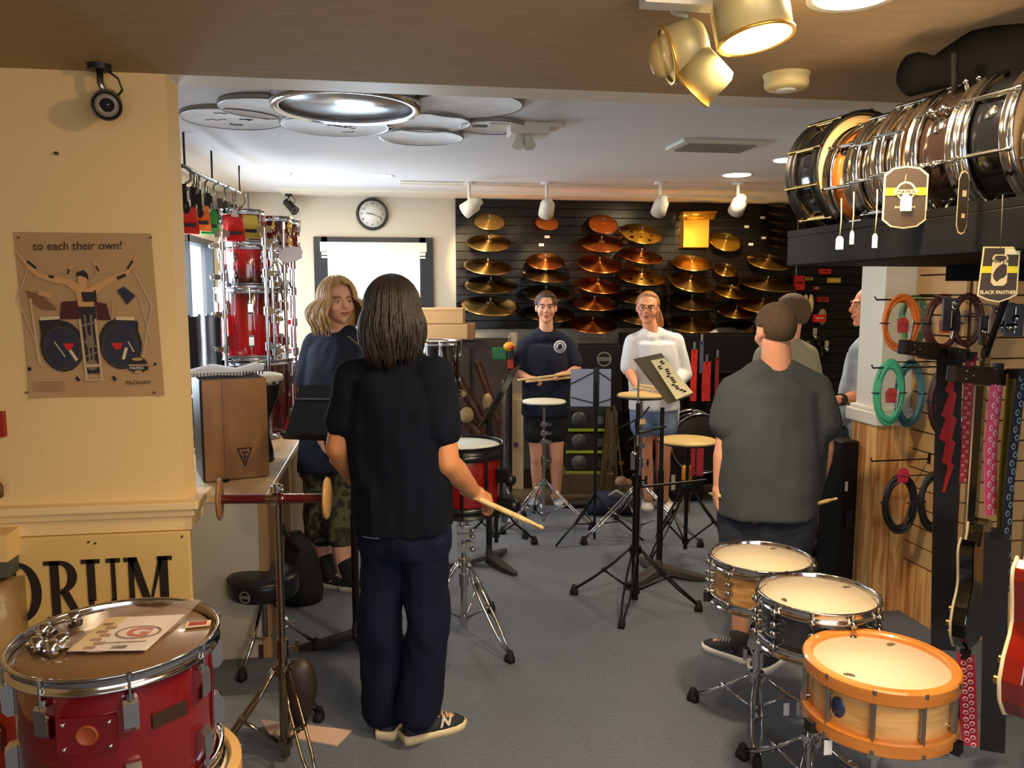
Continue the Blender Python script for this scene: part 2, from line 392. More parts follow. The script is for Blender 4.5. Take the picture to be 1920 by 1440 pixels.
def tripod(name,label,loc,top,hub,R,rot,m,double=True,tr=.0125,upper=.010,low=.09,group=None,cat='stand',ang=None,split=.55,bolts=True,brace_at=.5):
    t=thing(name,label,cat,loc,rot,group)
    zs=top*split
    MB().cyl((0,0,low-.05),(0,0,zs),tr,n=12).build('lower_tube',m,t)
    MB().cyl((0,0,zs),(0,0,top),upper,n=12).build('upper_tube',m,t)
    MB().cyl((0,0,zs-.03),(0,0,zs+.03),tr+.007,n=12).build('collar',m,t)
    MB().cyl((0,0,zs),(.045,0,zs),.005,n=6).box((.05,0,zs),(.012,.008,.045)).build('wing_nut',m,t)
    MB().cyl((0,0,hub-.02),(0,0,hub+.02),tr+.012,n=12).box((0,0,hub),(.06,.02,.02)).build('hub',m,t)
    MB().cyl((0,0,low-.015),(0,0,low+.015),tr+.009,n=12).build('brace_collar',m,t)
    lm=leg_mesh(R,hub,m,double);fm=foot_mesh(R)
    x=.03+(R-.03)*brace_at;z=hub*(1-brace_at)+.02
    bme=MB().tube([(.015,0,low),(x,0,z)],.006,6).mesh('brace',m)
    for i in range(3):
        a=(ang[i] if ang else 2*PI*i/3)
        l=child('leg',lm,t,RZ(a));child('rubber_foot',fm,l);child('brace',bme,t,RZ(a))
    return t
def basket(t,z,R,m,rot=0):
    am=MB().tube([(.02,0,0),(R*.5,0,.01),(R*.98,0,.02),(R+.018,0,.035),(R+.016,0,.06)],.006,6).box((R+.012,0,.05),(.018,.022,.035)).mesh('basket_arm',m)
    MB().cyl((0,0,z-.06),(0,0,z+.02),.022,n=12).box((0,.0,z-.03),(.05,.05,.03)).build('basket_hub',m,t)
    for i in range(3): child('basket_arm',am,t,T(0,0,z)@RZ(rot+2*PI*i/3))
def flat_base(t,m,R=.24,n=3,rot=0,w=.045):
    p=[(.02,-w/2),(R*.6,-w*.5),(R,-w*.28),(R+.012,0),(R,w*.28),(R*.6,w*.5),(.02,w/2)]
    b=MB();q=[(x,y) for x,y in p];b.prism(q,.012)
    for v in b.v: 
        if v.z>.006: v.z=.02+.05*max(0,1-v.x/R)**1.3
        else: v.z=.0+.04*max(0,1-v.x/R)**2
    me=b.mesh('base_leg',m)
    for i in range(n): child('base_leg',me,t,RZ(rot+2*PI*i/n))
    MB().cyl((0,0,.03),(0,0,.12),.026,.016,n=12).build('base_hub',m,t)
def desk(t,M,w,h,m,lip=.05,tray=True):
    b=MB();b.box((0,0,0),(w,h,.003));b.box((0,-h/2-.001,lip/2),(w,.004,lip))
    o=child('desk',b.mesh('desk',m),t,M)
    if tray: child('desk_clamp',MB().box((0,0,-.012),(.06,.12,.02)).mesh('desk_clamp',m),t,M)
    return o
# cymbals
brass=lambda n,c,r=.3:mat(n,c,r,1,noise_s=30,noise_a=.06,aniso=.85)
cyA=brass('brass_aged',(196,160,92),.3);cyB=brass('brass_bright',(226,180,88),.28);cyC=brass('bronze_red',(226,140,70),.28);cyD=brass('bronze_dark',(120,92,52),.34);cyE=brass('brass_yellow',(240,200,80),.26)
def cymbal_mesh(R,m,holes=None,bell=.16):
    H=R*.17;pr=[]
    def z(r):
        u=r/R
        if u<bell: return H*.62+H*.42*math.sqrt(max(0,1-(u/bell)**2))
        return H*.62*(1-((u-bell)/(1-bell))**1.15)
    n=72 if holes else 40
    rr=[0,bell*.3,bell*.6,bell*.85,bell,bell*1.15]+[bell+(1-bell)*k/(16 if holes else 8) for k in range(2,17 if holes else 9)]
    rr=[r*R for r in rr];rr[0]=.004;prof=[(r,z(r)) for r in rr]
    b=MB();b.lathe(prof+[(R,-.0015)]+[(r,q-.002) for r,q in prof[::-1]],n)
    if holes:
        hs=[]
        for k in range(10):
            a=2*PI*k/10;q=R*(.52 if k%2 else .74);hs.append((q*math.cos(a),q*math.sin(a),R*(.075 if k%2 else .095)))
        f2=[];s2=[]
        for f,sm in zip(b.f,b.sm):
            c=sum((b.v[i] for i in f),Vector())/len(f)
            if any((c.x-x)**2+(c.y-y)**2<r*r for x,y,r in hs): continue
            f2.append(f);s2.append(sm)
        b.f=f2;b.sm=s2
    return b.mesh('cymbal',m)
# ---------------------------------------------------------------- cymbal wall
CW=[]
cols=[('leftmost column',[(918,412,60,34,cyA),(917,451,83,35,cyA),(915,495,92,33,cyA),(921,529,101,36,cyD),(920,568,111,40,cyA)]),
('column above the dark-haired girl',[(1026,415,47,29,cyC),(1023,486,74,34,cyC),(1024,512,91,28,cyD),(1024,545,92,33,cyD),(1030,583,100,34,cyD)]),
('reddish third column',[(1131,417,58,39,cyC),(1128,452,82,36,cyC),(1124,491,86,36,cyC),(1121,531,88,33,cyC),(1115,564,92,30,cyC),(1111,604,95,36,cyC)]),
('column above the girl with glasses',[(1203,434,81,42,cyE),(1202,475,88,33,cyC),(1203,513,95,38,cyB),(1200,552,95,32,cyD),(1200,590,100,34,cyD)]),
('column under the gold box',[(1297,489,80,33,cyB),(1294,525,86,42,cyA),(1297,561,94,38,cyD),(1297,604,94,36,cyB)]),
('sixth column of small cymbals',[(1361,450,64,40,cyE),(1361,503,50,30,cyB),(1370,543,70,31,cyE),(1380,582,72,26,cyB)]),
('far right column',[(1440,486,90,37,cyB),(1439,527,112,33,cyA),(1430,568,104,34,cyB),(1412,610,84,30,cyD)])]
ordw=['topmost','second down','third down','fourth down','fifth down','sixth down']
tone={'brass_aged':'pale aged brass','brass_bright':'bright golden','bronze_red':'coppery red','bronze_dark':'dark bronze','brass_yellow':'shining yellow'}
pegm=mat('peg_steel',(120,120,118),.3,1)
for cn,items in cols:
    for k,(px,py,w_,h_,m) in enumerate(items):
        D0=6.8;R=w_/2/1500*D0*.99
        e=math.atan((720-py)/1500)-PIT
        t=math.asin(min(.9,h_/w_*.93))+e*.9
        Y=BY-.05-R*math.cos(t)
        p=at_y(px,py+1,Y)
        holes='glasses' in cn and k<3
        o=bpy.data.objects.new('cymbal',cymbal_mesh(R,m,holes));COL.objects.link(o)
        n=Vector((random.uniform(-.04,.08),-math.sin(t),math.cos(t)))
        o.matrix_world=frame(p,n,(1,0,0))@T(0,0,-R*.08)
        lab='%s cymbal%s, %s in the %s'%(tone[m.name],' with holes' if holes else '',ordw[k],cn)
        tag(o,lab,'cymbal','cymbals on the black wall panel')
        b=MB().tube([(p.x,BY-.02,p.z+.0),(p.x,BY-.06,p.z-.0),tuple(p+Vector(n)*.0),tuple(p+Vector(n)*.05)],.005,6);b.ball(tuple(p+Vector(n)*.045),.012,8,6)
        pg_=child('mounting_peg',b.mesh('mounting_peg',pegm),o);pg_.matrix_local=o.matrix_world.inverted()
for k in range(6):
    p=at_y(1458,384+15*k,BY-.10);R=.085
    me=cached('splash',lambda:cymbal_mesh(.088,cyD,None,.4))
    o=bpy.data.objects.new('bell_cymbal',me);COL.objects.link(o);o.matrix_world=frame(p,(0,-.35,.93),(1,0,0))
    tag(o,'small dark bell cymbal, %s in the narrow stack at the panel\'s right end'%(ordw[k] if k<5 else 'lowest'),'cymbal','bell cymbals at the right end of the panel')
for (px,py) in ((1026,444),(1015,459),(1400,425),(1408,458),(1430,408),(1432,446),(1278,430)):
    p=at_y(px,py,BY-.035);MB().box(tuple(p),(.045,.002,.022)).build('price_tag',white,bpy.data.objects['wall_back_panel'])
# gold box hung open on the panel
gold=mat('gold_foil_card',(236,176,60),.3,.8)
p=at_y(1303,433,BY-.09)
g=thing('gold_box','gold foil cardboard box with its lid open, hung high on the cymbal wall','box',tuple(p-Vector((0,0,.15))))
MB().bb((-.125,-.05,-.0),(.115,.06,.26)).build('box_body',gold,g,bevel=.004)
MB().loft([[(-.14,-.06,.24),(.15,-.06,.25),(.15,.06,.27),(-.14,.06,.26)],[(-.13,-.10,.31),(.17,-.10,.32),(.17,.03,.33),(-.13,.03,.32)]]).build('box_lid',gold,g)
# track spots above the panel
def track_spot(px,py,aim,lab,tgt):
    p=at_c(px,py,6.25);zc=2.46
    t=thing('spotlight',lab,'lamp',(p.x,p.y,zc),0,'track spotlights over the cymbal wall')
    lp=Vector((0,0,p.z-zc))
    MB().cyl((0,0,0),(0,0,-.02),.045,n=16).build('ceiling_plate',white,t)
    MB().cyl((0,0,-.01),tuple(lp+Vector((0,0,.06))),.012,n=8).build('stem',white,t)
    a=Vector(aim).normalized()
    M=frame(lp-a*.06,a)
    can=MB().lathe([(0,-.045),(.03,-.05),(.036,-.02),(.055,.0),(.06,.11),(.057,.11),(.05,.01),(0,.0)],20,M)
    can.build('lamp_can',mat('lamp_can_white',(214,208,190),.45),t)
    MB().lathe([(0,.075),(.05,.08)],16,M).build('bulb',mat('lamp_glow',(255,214,150),.5,emit=9),t)
    src=Vector((p.x,p.y,p.z))+a*.12
    spot('track_beam',src,tgt,110,(1,.74,.42),60,.8,.03)
    return t
track_spot(880,390,(-.75,.45,-.5),'white track spotlight pointing left, first over the cymbal wall',(.95,BY,1.85))
track_spot(1025,393,(.05,.85,-.6),'white track spotlight over the dark-haired girl',(1.5,BY,1.6))
track_spot(1237,390,(.0,.8,-.7),'white track spotlight over the girl with glasses',(2.2,BY,1.6))
track_spot(1383,388,(.0,.8,-.65),'white track spotlight nearest the right end of the cymbal wall',(2.95,BY,1.8))
spot('panel_spot',at_c(1325,392,6.25),(2.6,BY,2.0),25,(1,.72,.36),40,.6,.03)  # spot with no can of its own, between two track lights
# wall clock
p=at_y(698,402,BY)
c=thing('wall_clock','round wall clock with a black rim above the back window','clock',tuple(p),0)
Mc=frame((0,-.03,0),(0,-1,0),(1,0,0))
MB().lathe([(.112,-.025),(.133,-.025),(.136,-.005),(.130,.006),(.118,.006),(.112,-.004)],40,Mc).build('rim',blackp,c)
MB().lathe([(0,-.004),(.113,-.004),(.113,-.028)],40,Mc).build('dial',mat('clock_dial',(206,206,204),.5),c)
for k in range(12):
    a=2*PI*k/12;text(str(12 if k==0 else k),.03,'numeral',blackink,c,T(.088*math.sin(a),-.034,.088*math.cos(a))@RX(PI/2))
for (a,L,wd,nm) in ((112,.085,.005,'minute_hand'),(270+8,.05,.007,'hour_hand')):
    a=math.radians(a);MB().tube([(-.012*math.sin(a),-.036,-.012*math.cos(a)),(L*math.sin(a),-.036,L*math.cos(a))],wd/2,6).build(nm,blackink,c)
# ceiling things
def downlight(px,py,lab,Z=2.46,e=26,r=.095,col=(255,226,180),pw=14):
    p=at_z(px,py,Z)
    t=thing('downlight',lab,'lamp',(p.x,p.y,Z),0,'recessed ceiling lights')
    MB().lathe([(r,0),(r+.018,-.004),(r+.018,0)],28).build('trim_ring',white,t)
    MB().lathe([(0,-.003),(r,-.003),(r,0)],28).build('lens',mat('downlight_glow%d'%e,col,.5,emit=e),t)
    l=bpy.data.lights.new('downlight_beam','AREA');l.shape='DISK';l.size=r*2;l.energy=pw;l.color=(1,.78,.5)
    o=bpy.data.objects.new('downlight_beam',l);COL.objects.link(o);o.location=(p.x,p.y,Z-.012)
downlight(517,325,'round ceiling light farthest left, near the window wall')
downlight(710,330,'round ceiling light above the wall clock',e=27)
downlight(1382,328,'round ceiling light above the right end of the cymbal wall')
downlight(1480,300,'round ceiling light beside the row of hanging drums')
downlight(1600,-8,'round warm ceiling light in the near brown ceiling',2.30,28,.085,(255,214,140),30)
headp=mat('ceiling_drum_head',(236,236,236),.6,noise_s=9,noise_a=.12)
for k,(px,py,rx,lab) in enumerate([(437,225,90,'scribbled white drum head fixed to the ceiling, leftmost of the group'),(500,203,84,'white drum head on the ceiling behind the chrome-rimmed one'),(628,234,97,'scribbled white drum head just below the chrome-rimmed one'),(878,199,100,'large clean white drum head right of the chrome-rimmed one'),(800,230,80,'white drum head in the middle of the ceiling group'),(790,256,76,'white drum head nearest the cymbal wall in the ceiling group'),(925,240,62,'small white disc with a dark label beside the ceiling sensor')]):
    p=at_z(px,py,2.44);D=(p.x*FWD.x+p.y*FWD.y);R=rx/1500*D;z=2.46-.004*(k%3)
    t=thing('ceiling_drum_head',lab,'drum head',(p.x,p.y,z),0,'drum heads on the ceiling')
    MB().lathe([(0,-.012),(R*.93,-.012),(R*.97,-.018),(R,-.018),(R,0)],40).build('head',headp,t)
    MB().lathe([(R*.97,-.018),(R,-.022),(R+.004,-.012),(R+.002,0)],40).build('rim',mat('rim_grey',(150,150,150),.4,.4),t)
    if k in(0,2,6):
        b=MB()
        for q in range(9 if k<6 else 1):
            a=random.uniform(0,6.28);r=random.uniform(.1,.7)*R;x,y=r*math.cos(a),r*math.sin(a)
            if k==6: b.box((-.06,.0,-.0135),(.09,.05,.001));continue
            b.tube([(x+.012*j,y+random.uniform(-.02,.02),-.013) for j in range(6)],.0022,4)
        so=b.build('signature' if k<6 else 'label_strip',blackink,t)
        if k<6: so['kind']='stuff'
p=at_z(650,196,2.43);R=.315
t=thing('ceiling_bass_head','mirror-like drum head with a wide chrome hoop, largest disc on the ceiling','drum head',(p.x,p.y,2.46))
MB().lathe([(R-.03,-.05),(R,-.055),(R+.008,-.045),(R+.008,0),(R-.03,0),(R-.03,-.05)],56).build('hoop',chrome,t)
MB().lathe([(0,-.02),(R-.03,-.03),(R-.03,0)],48).build('head',mat('mirror_head',(214,218,222),.25,.35),t)
# sensor beside the discs
p=at_z(990,232,2.46)
t=thing('ceiling_sensor','white ceiling emergency light with two small lamp heads','sensor',tuple(p))
MB().bb((-.10,-.07,-.06),(.10,.07,0)).build('housing',white,t,bevel=.01)
MB().bb((-.2,-.05,-.02),(.16,.09,0)).build('mounting_plate',white,t)
for s in(-1,1): MB().cyl((s*.02-.03,-.02,-.06),(s*.03-.03,-.06,-.12),.022,.03,n=12).build('lamp_head',white,t)
p=at_z(1340,270,2.46)
t=thing('air_vent','flat square air vent in the white ceiling above the cymbal wall','vent',tuple(p))
MB().bb((-.24,-.15,-.02),(.24,.15,0)).build('frame',white,t,bevel=.004)
for k in range(5): MB().box((0,-.10+.05*k,-.024),(.40,.012,.012)).build('slat',mat('vent_grey',(150,150,148),.5),t)
p=at_z(1475,140,2.30)
t=thing('smoke_detector','round cream smoke detector on the brown ceiling','smoke detector',(p.x,p.y,2.30))
MB().lathe([(0,-.044),(.058,-.044),(.066,-.038),(.068,-.030),(.068,-.008),(.070,-.006),(.072,0)],32).build('housing',mat('cream_plastic',(238,216,150),.5),t)
MB().lathe([(0,-.05),(.028,-.05),(.03,-.046)],20).build('sensor_cap',white,t)
# security cameras
def cctv(loc,aim,lab,s=1.0):
    t=thing('security_camera',lab,'camera',loc)
    MB().cyl((0,0,0),(0,0,-.015*s),.03*s,n=16).build('ceiling_plate',blackp,t)
    MB().tube([(0,0,-.01),(0,0,-.05*s),(.01*s,-.0,-.075*s)],.009*s,8).build('bracket',steel,t)
    a=Vector(aim).normalized();c=Vector((.015*s,0,-.10*s));M=frame(c,a)
    MB().lathe([(0,-.07*s),(.03*s,-.068*s),(.034*s,-.06*s),(.034*s,.04*s),(.038*s,.042*s),(.038*s,.065*s),(.034*s,.065*s),(.032*s,.05*s),(0,.05*s)],24,M).build('camera_body',mat('camera_dark',(34,28,26),.3),t)
    l=MB().lathe([(0,.058*s),(.012*s,.056*s),(.014*s,.052*s)],16,M).build('lens',mat('lens_glass',(30,32,40),.08),t)
    MB().lathe([(.018*s,.052*s),(.03*s,.056*s),(.03*s,.052*s)],24,M).build('led_ring',mat('led_grey',(130,118,104),.4),t)
    MB().tube([(0,.01,0),(.04*s,.02,-.03*s),(.05*s,.02,-.06*s),(.01*s,.05*s,-.09*s)],.003*s,6).build('cable',blackp,t)
p=at_z(186,121,2.30);cctv(tuple(p),(.28,-1,-.32),'dark security camera hanging from the near ceiling above the poster',1.12)
p=at_z(541,364,2.435);cctv(tuple(p),(.8,-.6,-.9),'dark security camera in the far back corner left of the clock',1.0)
# three-can spotlight on the near ceiling
def big_can(tag_,p,a,r,L,t,lit):
    a=Vector(a).normalized();M=frame(p,a)
    MB().lathe([(0,0),(r*.8,0),(r*.97,.012),(r,.03),(r,L),(r*.96,L),(r*.94,.03),(0,.02)],32,M).build('lamp_can',mat('can_olive',(178,168,124),.4,.15),t)
    MB().lathe([(0,L*.9),(r*.94,L*.95)],24,M).build('bulb',mat('can_glow',(255,235,190),.5,emit=16) if lit else mat('can_unlit',(240,196,96),.25,.5),t)
    MB().lathe([(r,L-.004),(r+.004,L-.004),(r+.004,L+.002),(r-.004,L+.002)],32,M).build('can_rim',mat('can_rim_gold',(220,180,90),.3,.8),t)
o=at_c(1335,60,1.95)
t=thing('ceiling_spotlight','cluster of three olive-grey spotlight cans on the near brown ceiling','lamp',(o.x,o.y,2.3))
def loc_(px,py,D): return at_c(px,py,D)-Vector((o.x,o.y,2.3))
big_can('a',loc_(1402,-25,1.85),RGT*.16-UP*1+FWD*-.12,.080,.118,t,True)
big_can('b',loc_(1318,82,1.98),RGT*-1-UP*.32+FWD*.0,.066,.09,t,False)
big_can('c',loc_(1352,112,1.92),RGT*-.75-UP*.75+FWD*.45,.052,.09,t,False)
q=[loc_(1235,105,1.98)]
MB().ball(tuple(q[0]+RGT*.01),(.035,.035,.05),14,10).build('glass_bulb',mat('clear_bulb',(214,190,130),.08,alpha=.45),t)
MB().box((0,0,-.012),(.34,.05,.024)).build('ceiling_bar',white,t)
b=MB()
for (x1,y1,x2,y2,D) in ((1300,-30,1262,25,2.0),(1318,-30,1288,22,2.0),(1340,-30,1338,30,1.97),(1262,22,1290,30,2.0),(1338,30,1350,95,1.95)):
    b.cyl(tuple(loc_(x1,y1,D)),tuple(loc_(x2,y2,D)),.008,n=8)
b.build('bracket_arms',mat('bracket_cream',(214,206,184),.5),t)
spot('near_can_beam',at_c(1412,75,1.83),at_z(900,1440,0),26,(1,.70,.38),110,.9,.06)
l=bpy.data.lights.new('near_bulb','POINT');l.energy=3.2;l.color=(1,.66,.3);l.shadow_soft_size=.05
oo=bpy.data.objects.new('near_bulb',l);COL.objects.link(oo);oo.location=at_c(1440,100,1.84)
# near room: area light for its unseen lamps, and spots without fixtures
spot('poster_wash',(.9,1.0,2.24),(-1.15,2.73,1.2),42,(1,.68,.34),100,.9,.06)
area('shop_lamps',(1.0,.2,2.27),1.2,34,(1,.70,.40),(0,0,-1))
spot('drum_row_spot',(.5,1.2,2.25),(1.38,2.1,1.95),7,(1,.76,.46),90,.9,.05)  # unseen spot on the shelf drums, not tied to a fixture
spot('slatwall_fill',(.85,2.42,2.27),(2.35,3.4,.7),95,(1,.74,.45),80,.9,.06)  # added spot with no fixture, brightens the slatwall and planks
# ---------------------------------------------------------------- poster on the partition
pp=mat('poster_paper',(172,138,96),.55,noise_s=4,noise_a=.06)
pc=at_y(165,592,2.728);Mp=T(pc)@RX(PI/2)           # poster local: x right, y up
t=thing('poster','brown drum-kit poster with the words to each their own, pinned to the cream wall','poster',M=T(pc))
PW,PH=.405,.520
b=MB();n=8;vs=[];fs=[]
for i in range(n+1):
    for j in range(n+1):
        u,v=i/n-.5,j/n-.5
        curl=.012*max(0,abs(u)*2-.8)*max(0,-v*2-.4)*4
        vs.append((u*PW+(.5-v)*.018*1,-.001-curl-.0008*math.sin(9*u),v*PH))
for i in range(n):
    for j in range(n):
        a=i*(n+1)+j;fs.append((a,a+n+1,a+n+2,a+1))
b.add(vs,fs);o=b.build('paper',pp,t)
sk=mat('print_skin',(196,148,96),.6);pd=mat('print_dark',(34,26,30),.6);pr=mat('print_maroon',(70,22,24),.6);pg=mat('print_silver',(186,160,122),.6);pb=mat('print_navy',(34,38,58),.6)
Ml=RX(PI/2)
PRN=[0]
def prt(name,m,polys,d):   # flat print, polygon lists in poster pixels (origin 25,437, 262 x 305)
    b=MB()
    for i,q in enumerate(polys):
        pts=[((x-165)/262*PW+(592-y)*-.00004,(592-y)/305*PH) for x,y in q]
        b.prism(pts,.0002,T(0,-.006-d-.00004*(i+PRN[0]),0)@Ml)
    PRN[0]=(PRN[0]+3)%5
    o=b.build(name,m,t)
    if len(polys)>1: o['kind']='stuff'
def taper(x0,y0,x1,y1,w,w2):
    d=Vector((x1-x0,y1-y0));d.normalize();q=Vector((-d.y,d.x))/2
    return [(x0+q.x*w,y0+q.y*w),(x1+q.x*w2,y1+q.y*w2),(x1-q.x*w2,y1-q.y*w2),(x0-q.x*w,y0-q.y*w)]
def bar(x0,y0,x1,y1,w):
    d=Vector((x1-x0,y1-y0));d.normalize();q=Vector((-d.y,d.x))*w/2
    return [(x0+q.x,y0+q.y),(x1+q.x,y1+q.y),(x1-q.x,y1-q.y),(x0-q.x,y0-q.y)]
ell=lambda x,y,a,b_,n=20:arc(x,y,a,0,360,n,b_)[:-1]
prt('print_bass_drums',pd,[[(150,566),(182,566),(180,700),(156,700)],ell(112,648,42,48),ell(225,645,42,48),[(72,600),(112,596),(116,640),(74,640)],[(226,600),(262,602),(262,650),(222,640)]],0)
prt('print_drum_heads',pb,[ell(112,652,33,38),ell(224,650,33,38),[(226,545),(240,538),(262,555),(244,572)],[(222,602),(256,600),(256,620),(222,620)]],.0004)
prt('print_toms',pr,[[(118,566),(150,564),(150,598),(112,598)],[(184,566),(204,570),(210,600),(184,600)],[(156,545),(186,545),(186,572),(158,572)]],.0006)
prt('print_drum_sheen',mat('print_dark_soft',(60,50,48),.6),[ell(112,652,36,41),ell(224,650,36,41)],.0003)
prt('print_beaters',mat('print_pale',(206,186,150),.6),[bar(126,655,138,675,6),bar(236,652,228,674,6),bar(98,640,116,668,2),bar(240,640,250,660,2),[(74,594),(112,592),(112,598),(74,600)],[(220,594),(256,594),(256,601),(220,600)]],.0008)
prt('print_pedals',mat('print_steel',(118,104,86),.6),[bar(160,590,164,690,4),bar(172,590,170,690,4),ell(166,640,9,12,12),ell(166,684,12,10,12),bar(154,610,180,604,3),bar(154,640,180,650,3),bar(156,668,178,660,3)],.0010)
prt('print_marks',redink,[[(114,643),(136,643),(128,656),(120,655)],[(206,643),(230,643),(224,655),(214,655)]],.0010)
prt('print_figure',sk,[taper(76,516,108,526,7,12),taper(106,525,134,530,12,11),taper(130,527,158,546,12,18),taper(80,518,62,502,9,8),taper(64,504,41,474,8,4),taper(180,546,198,534,18,12),taper(196,535,218,524,13,11),taper(216,525,252,512,12,8),taper(246,517,256,500,8,8),taper(255,502,270,480,7,3),taper(131,514,140,503,7,6),taper(138,505,149,500,6,3),taper(191,514,192,504,8,7),taper(193,506,184,490,7,3),ell(162,526,9,13,16),[(156,534),(168,534),(170,546),(154,546)],[(146,540),(182,540),(180,575),(150,575)],bar(101,555,76,548,10)],.0004)
prt('print_hair',pd,[[(150,520),(153,511),(166,508),(173,515),(173,528),(169,522),(158,518)],bar(60,492,76,505,5),bar(98,519,108,521,5),bar(246,516,228,523,6),bar(250,506,262,490,4),bar(134,515,138,506,4),bar(190,500,194,510,4),[(157,548),(184,548),(184,566),(159,566)]],.0010)
prt('print_stands',pg,[bar(60,505,35,560,2.5),bar(35,560,66,650,2.5),bar(66,650,70,690,2),bar(262,508,292,572,2.5),bar(292,572,262,690,2.5),bar(150,598,154,712,5),bar(180,598,184,712,5),bar(154,685,184,685,5),bar(60,560,66,680,5),bar(150,712,188,712,3),bar(212,600,218,560,2),bar(268,555,286,640,2)],.0008)
prt('print_cymbal',mat('print_bronze',(120,84,52),.6),[[(52,545),(78,552),(104,574),(108,582),(80,580),(60,566)]],.0008)
prt('print_seals',pd,[ell(46,690,4,4,8),bar(134,706,139,714,6),bar(205,706,210,714,6),ell(290,684,3,3,8)],.0008)
def ptxt(s,px,py,size,m=blackink,rot=0,shear=0,sx=1):
    text(s,size,'lettering',m,t,T((px-165)/262*PW,-.0092,(592-py)/305*PH)@RX(PI/2)@RZ(rot),.0003,shear=shear,sx=sx)
ptxt('to each their own!',155,464,.0375,rot=.02,shear=.12,sx=.93)
prt('print_crest',pd,[ell(256,685,19,16,24)],.0012);prt('print_crest_inner',pp,[[(238,684),(275,684),(275,687),(238,687)],ell(256,674,11,3,12),ell(256,698,8,3,12)],.0016)
prt('print_crest_band',pd,[[(237,687),(276,687),(276,695),(237,695)]],.0020)
ptxt('MAPEX',256,691,.0115,whiteink,0,0,1.2)
ptxt('MyDentity',257,718,.0185,rot=.03,shear=.3)
for k in range(5): 
    prt('print_small_text',mat('print_faint',(130,98,64),.6),[bar(48,716+4*k,112-5*(k%2),715+4*k,1.0)],.0004)
for (x,y) in((35,445),(283,445),(50,736),(290,736)):
    q=at_y(x,y,2.722)-pc;MB().ball(tuple(q),.004,8,6).build('pin',mat('pin_brown',(120,60,30),.4),t)
# nails and stubs in the wall
for (x,y,lab) in((105,287,'small dark nail in the cream wall above the poster'),(87,964,'small nail low on the cream wall below the poster')):
    q=at_y(x,y,2.72);tag(MB().cyl((0,.01,0),(0,-.004,0),.005,n=8).build('nail',mat('nail_dark',(60,36,26),.5),None,loc=q),lab,'nail')
# black lettered sign under the ledge
signm=mat('cream_sign_board',(214,184,118),.6,noise_s=3,noise_a=.04)
q0=at_y(357,1052,2.69);q1=at_y(20,1052,2.69)
t=thing('drum_sign','cream board sign with large black letters DRUM under the wall ledge','sign',(q0.x,2.69,.28))
zt=.84-.28+.0
MB().bb((-.62,0,-.15),(0,.02,zt)).build('board',signm,t,bevel=.003)
def letter(polys,x,s,sx,nm):
    b=MB()
    for p in polys: b.prism([(a*sx,c*s) for a,c in p],.0025,T(x,-.0005,zt-.078-s)@RX(PI/2))
    b.build(nm,mat('sign_black',(30,20,18),.55),t)
sf=lambda x0,x1,y:[(x0,y-.035),(x1,y-.035),(x1,y+.03),(x0,y+.03)]
def ring(cx,cy,ro,ri,ax,a0,a1,n=14):
    o=arc(cx,cy,ro,a0,a1,n,ax[0]);i=arc(cx,cy,ri,a1,a0,n,ax[1]);return o+i
S=.20
D_=[[(.12,0),(.30,0),(.30,1),(.12,1)],[(.02,.93),(.32,.93),(.32,1),(.02,1)],[(.02,0),(.32,0),(.32,.07),(.02,.07)],ring(.32,.5,.44,.25,(.5,.43),-90,90)]
R_=[[(.12,0),(.30,0),(.30,1),(.12,1)],[(.0,.93),(.32,.93),(.34,1),(.0,1)],[(.02,0),(.40,0),(.40,.07),(.02,.07)],ring(.32,.73,.34,.15,(.27,.20),-90,90),[(.30,.48),(.48,.48),(.72,.07),(.86,.07),(.86,0),(.60,0)]]
U_=[[(.12,.3),(.30,.3),(.30,1),(.12,1)],[(.0,.93),(.42,.93),(.42,1),(.0,1)],[(.66,.3),(.76,.3),(.76,1),(.66,1)],[(.56,.93),(.88,.93),(.88,1),(.56,1)],ring(.44,.32,.32,.20,(.33,.25),180,360)]
M_=[[(.10,0),(.22,0),(.22,1),(.10,1)],[(.0,.93),(.28,.93),(.28,1),(.0,1)],[(.0,0),(.32,0),(.32,.07),(.0,.07)],[(.10,1),(.30,1),(.58,.30),(.50,.08)],[(.50,.08),(.58,.30),(.80,1),(.90,.98),(.56,.08)],[(.80,0),(1.0,0),(1.0,1),(.80,1)],[(.76,.93),(1.1,.93),(1.1,1),(.76,1)],[(.70,0),(1.1,0),(1.1,.07),(.70,.07)]]
letter(D_,-.580,S,.158,'letter_d');letter(R_,-.450,S,.150,'letter_r');letter(U_,-.337,S,.136,'letter_u');letter(M_,-.207,S,.136,'letter_m')
for (x,z) in((-.012,.015),(-.28,.025),(-.3,.02)): MB().ball((x-.01,-.001,zt-z),.004,8,6).build('nail_head',mat('nail_dark',(60,36,26),.5),t)
# bits at the left edge
q=at_c(8,1030,2.45)
t=thing('display_box','pale box with a dark green-grey band at the left edge of the photo','box',(q.x-.1,q.y,.76))
MB().bb((-.2,-.05,.03),(.13,.1,.115)).build('upper_panel',mat('box_cream',(226,192,130),.6),t)
MB().bb((-.2,-.05,-.02),(.13,.1,.03)).build('lower_band',mat('band_greygreen',(76,82,72),.5),t)
q=at_c(10,1150,2.3)
tag(MB().loft([[(x*.10-.09,y*.10,z) for x,y in ((-1,-1),(1,-.8),(1,1),(-1,1))] for z in(.28,.5,.72)]).build('wrapped_parcel',mat('plastic_wrap_brown',(150,122,84),.35,noise_s=9,noise_a=.3,bump=.4,bump_s=20),None,loc=(q.x-.03,q.y+.12,0)),'brownish plastic-wrapped parcel behind the red drum at the left edge','parcel')
q=at_y(0,795,2.72)
tag(MB().bb((-.05,-.015,-.04),(.015,.01,.04)).build('red_tag',mat('red_card',(150,24,22),.5),None,loc=q),'small red card at the far left edge of the cream wall','card')
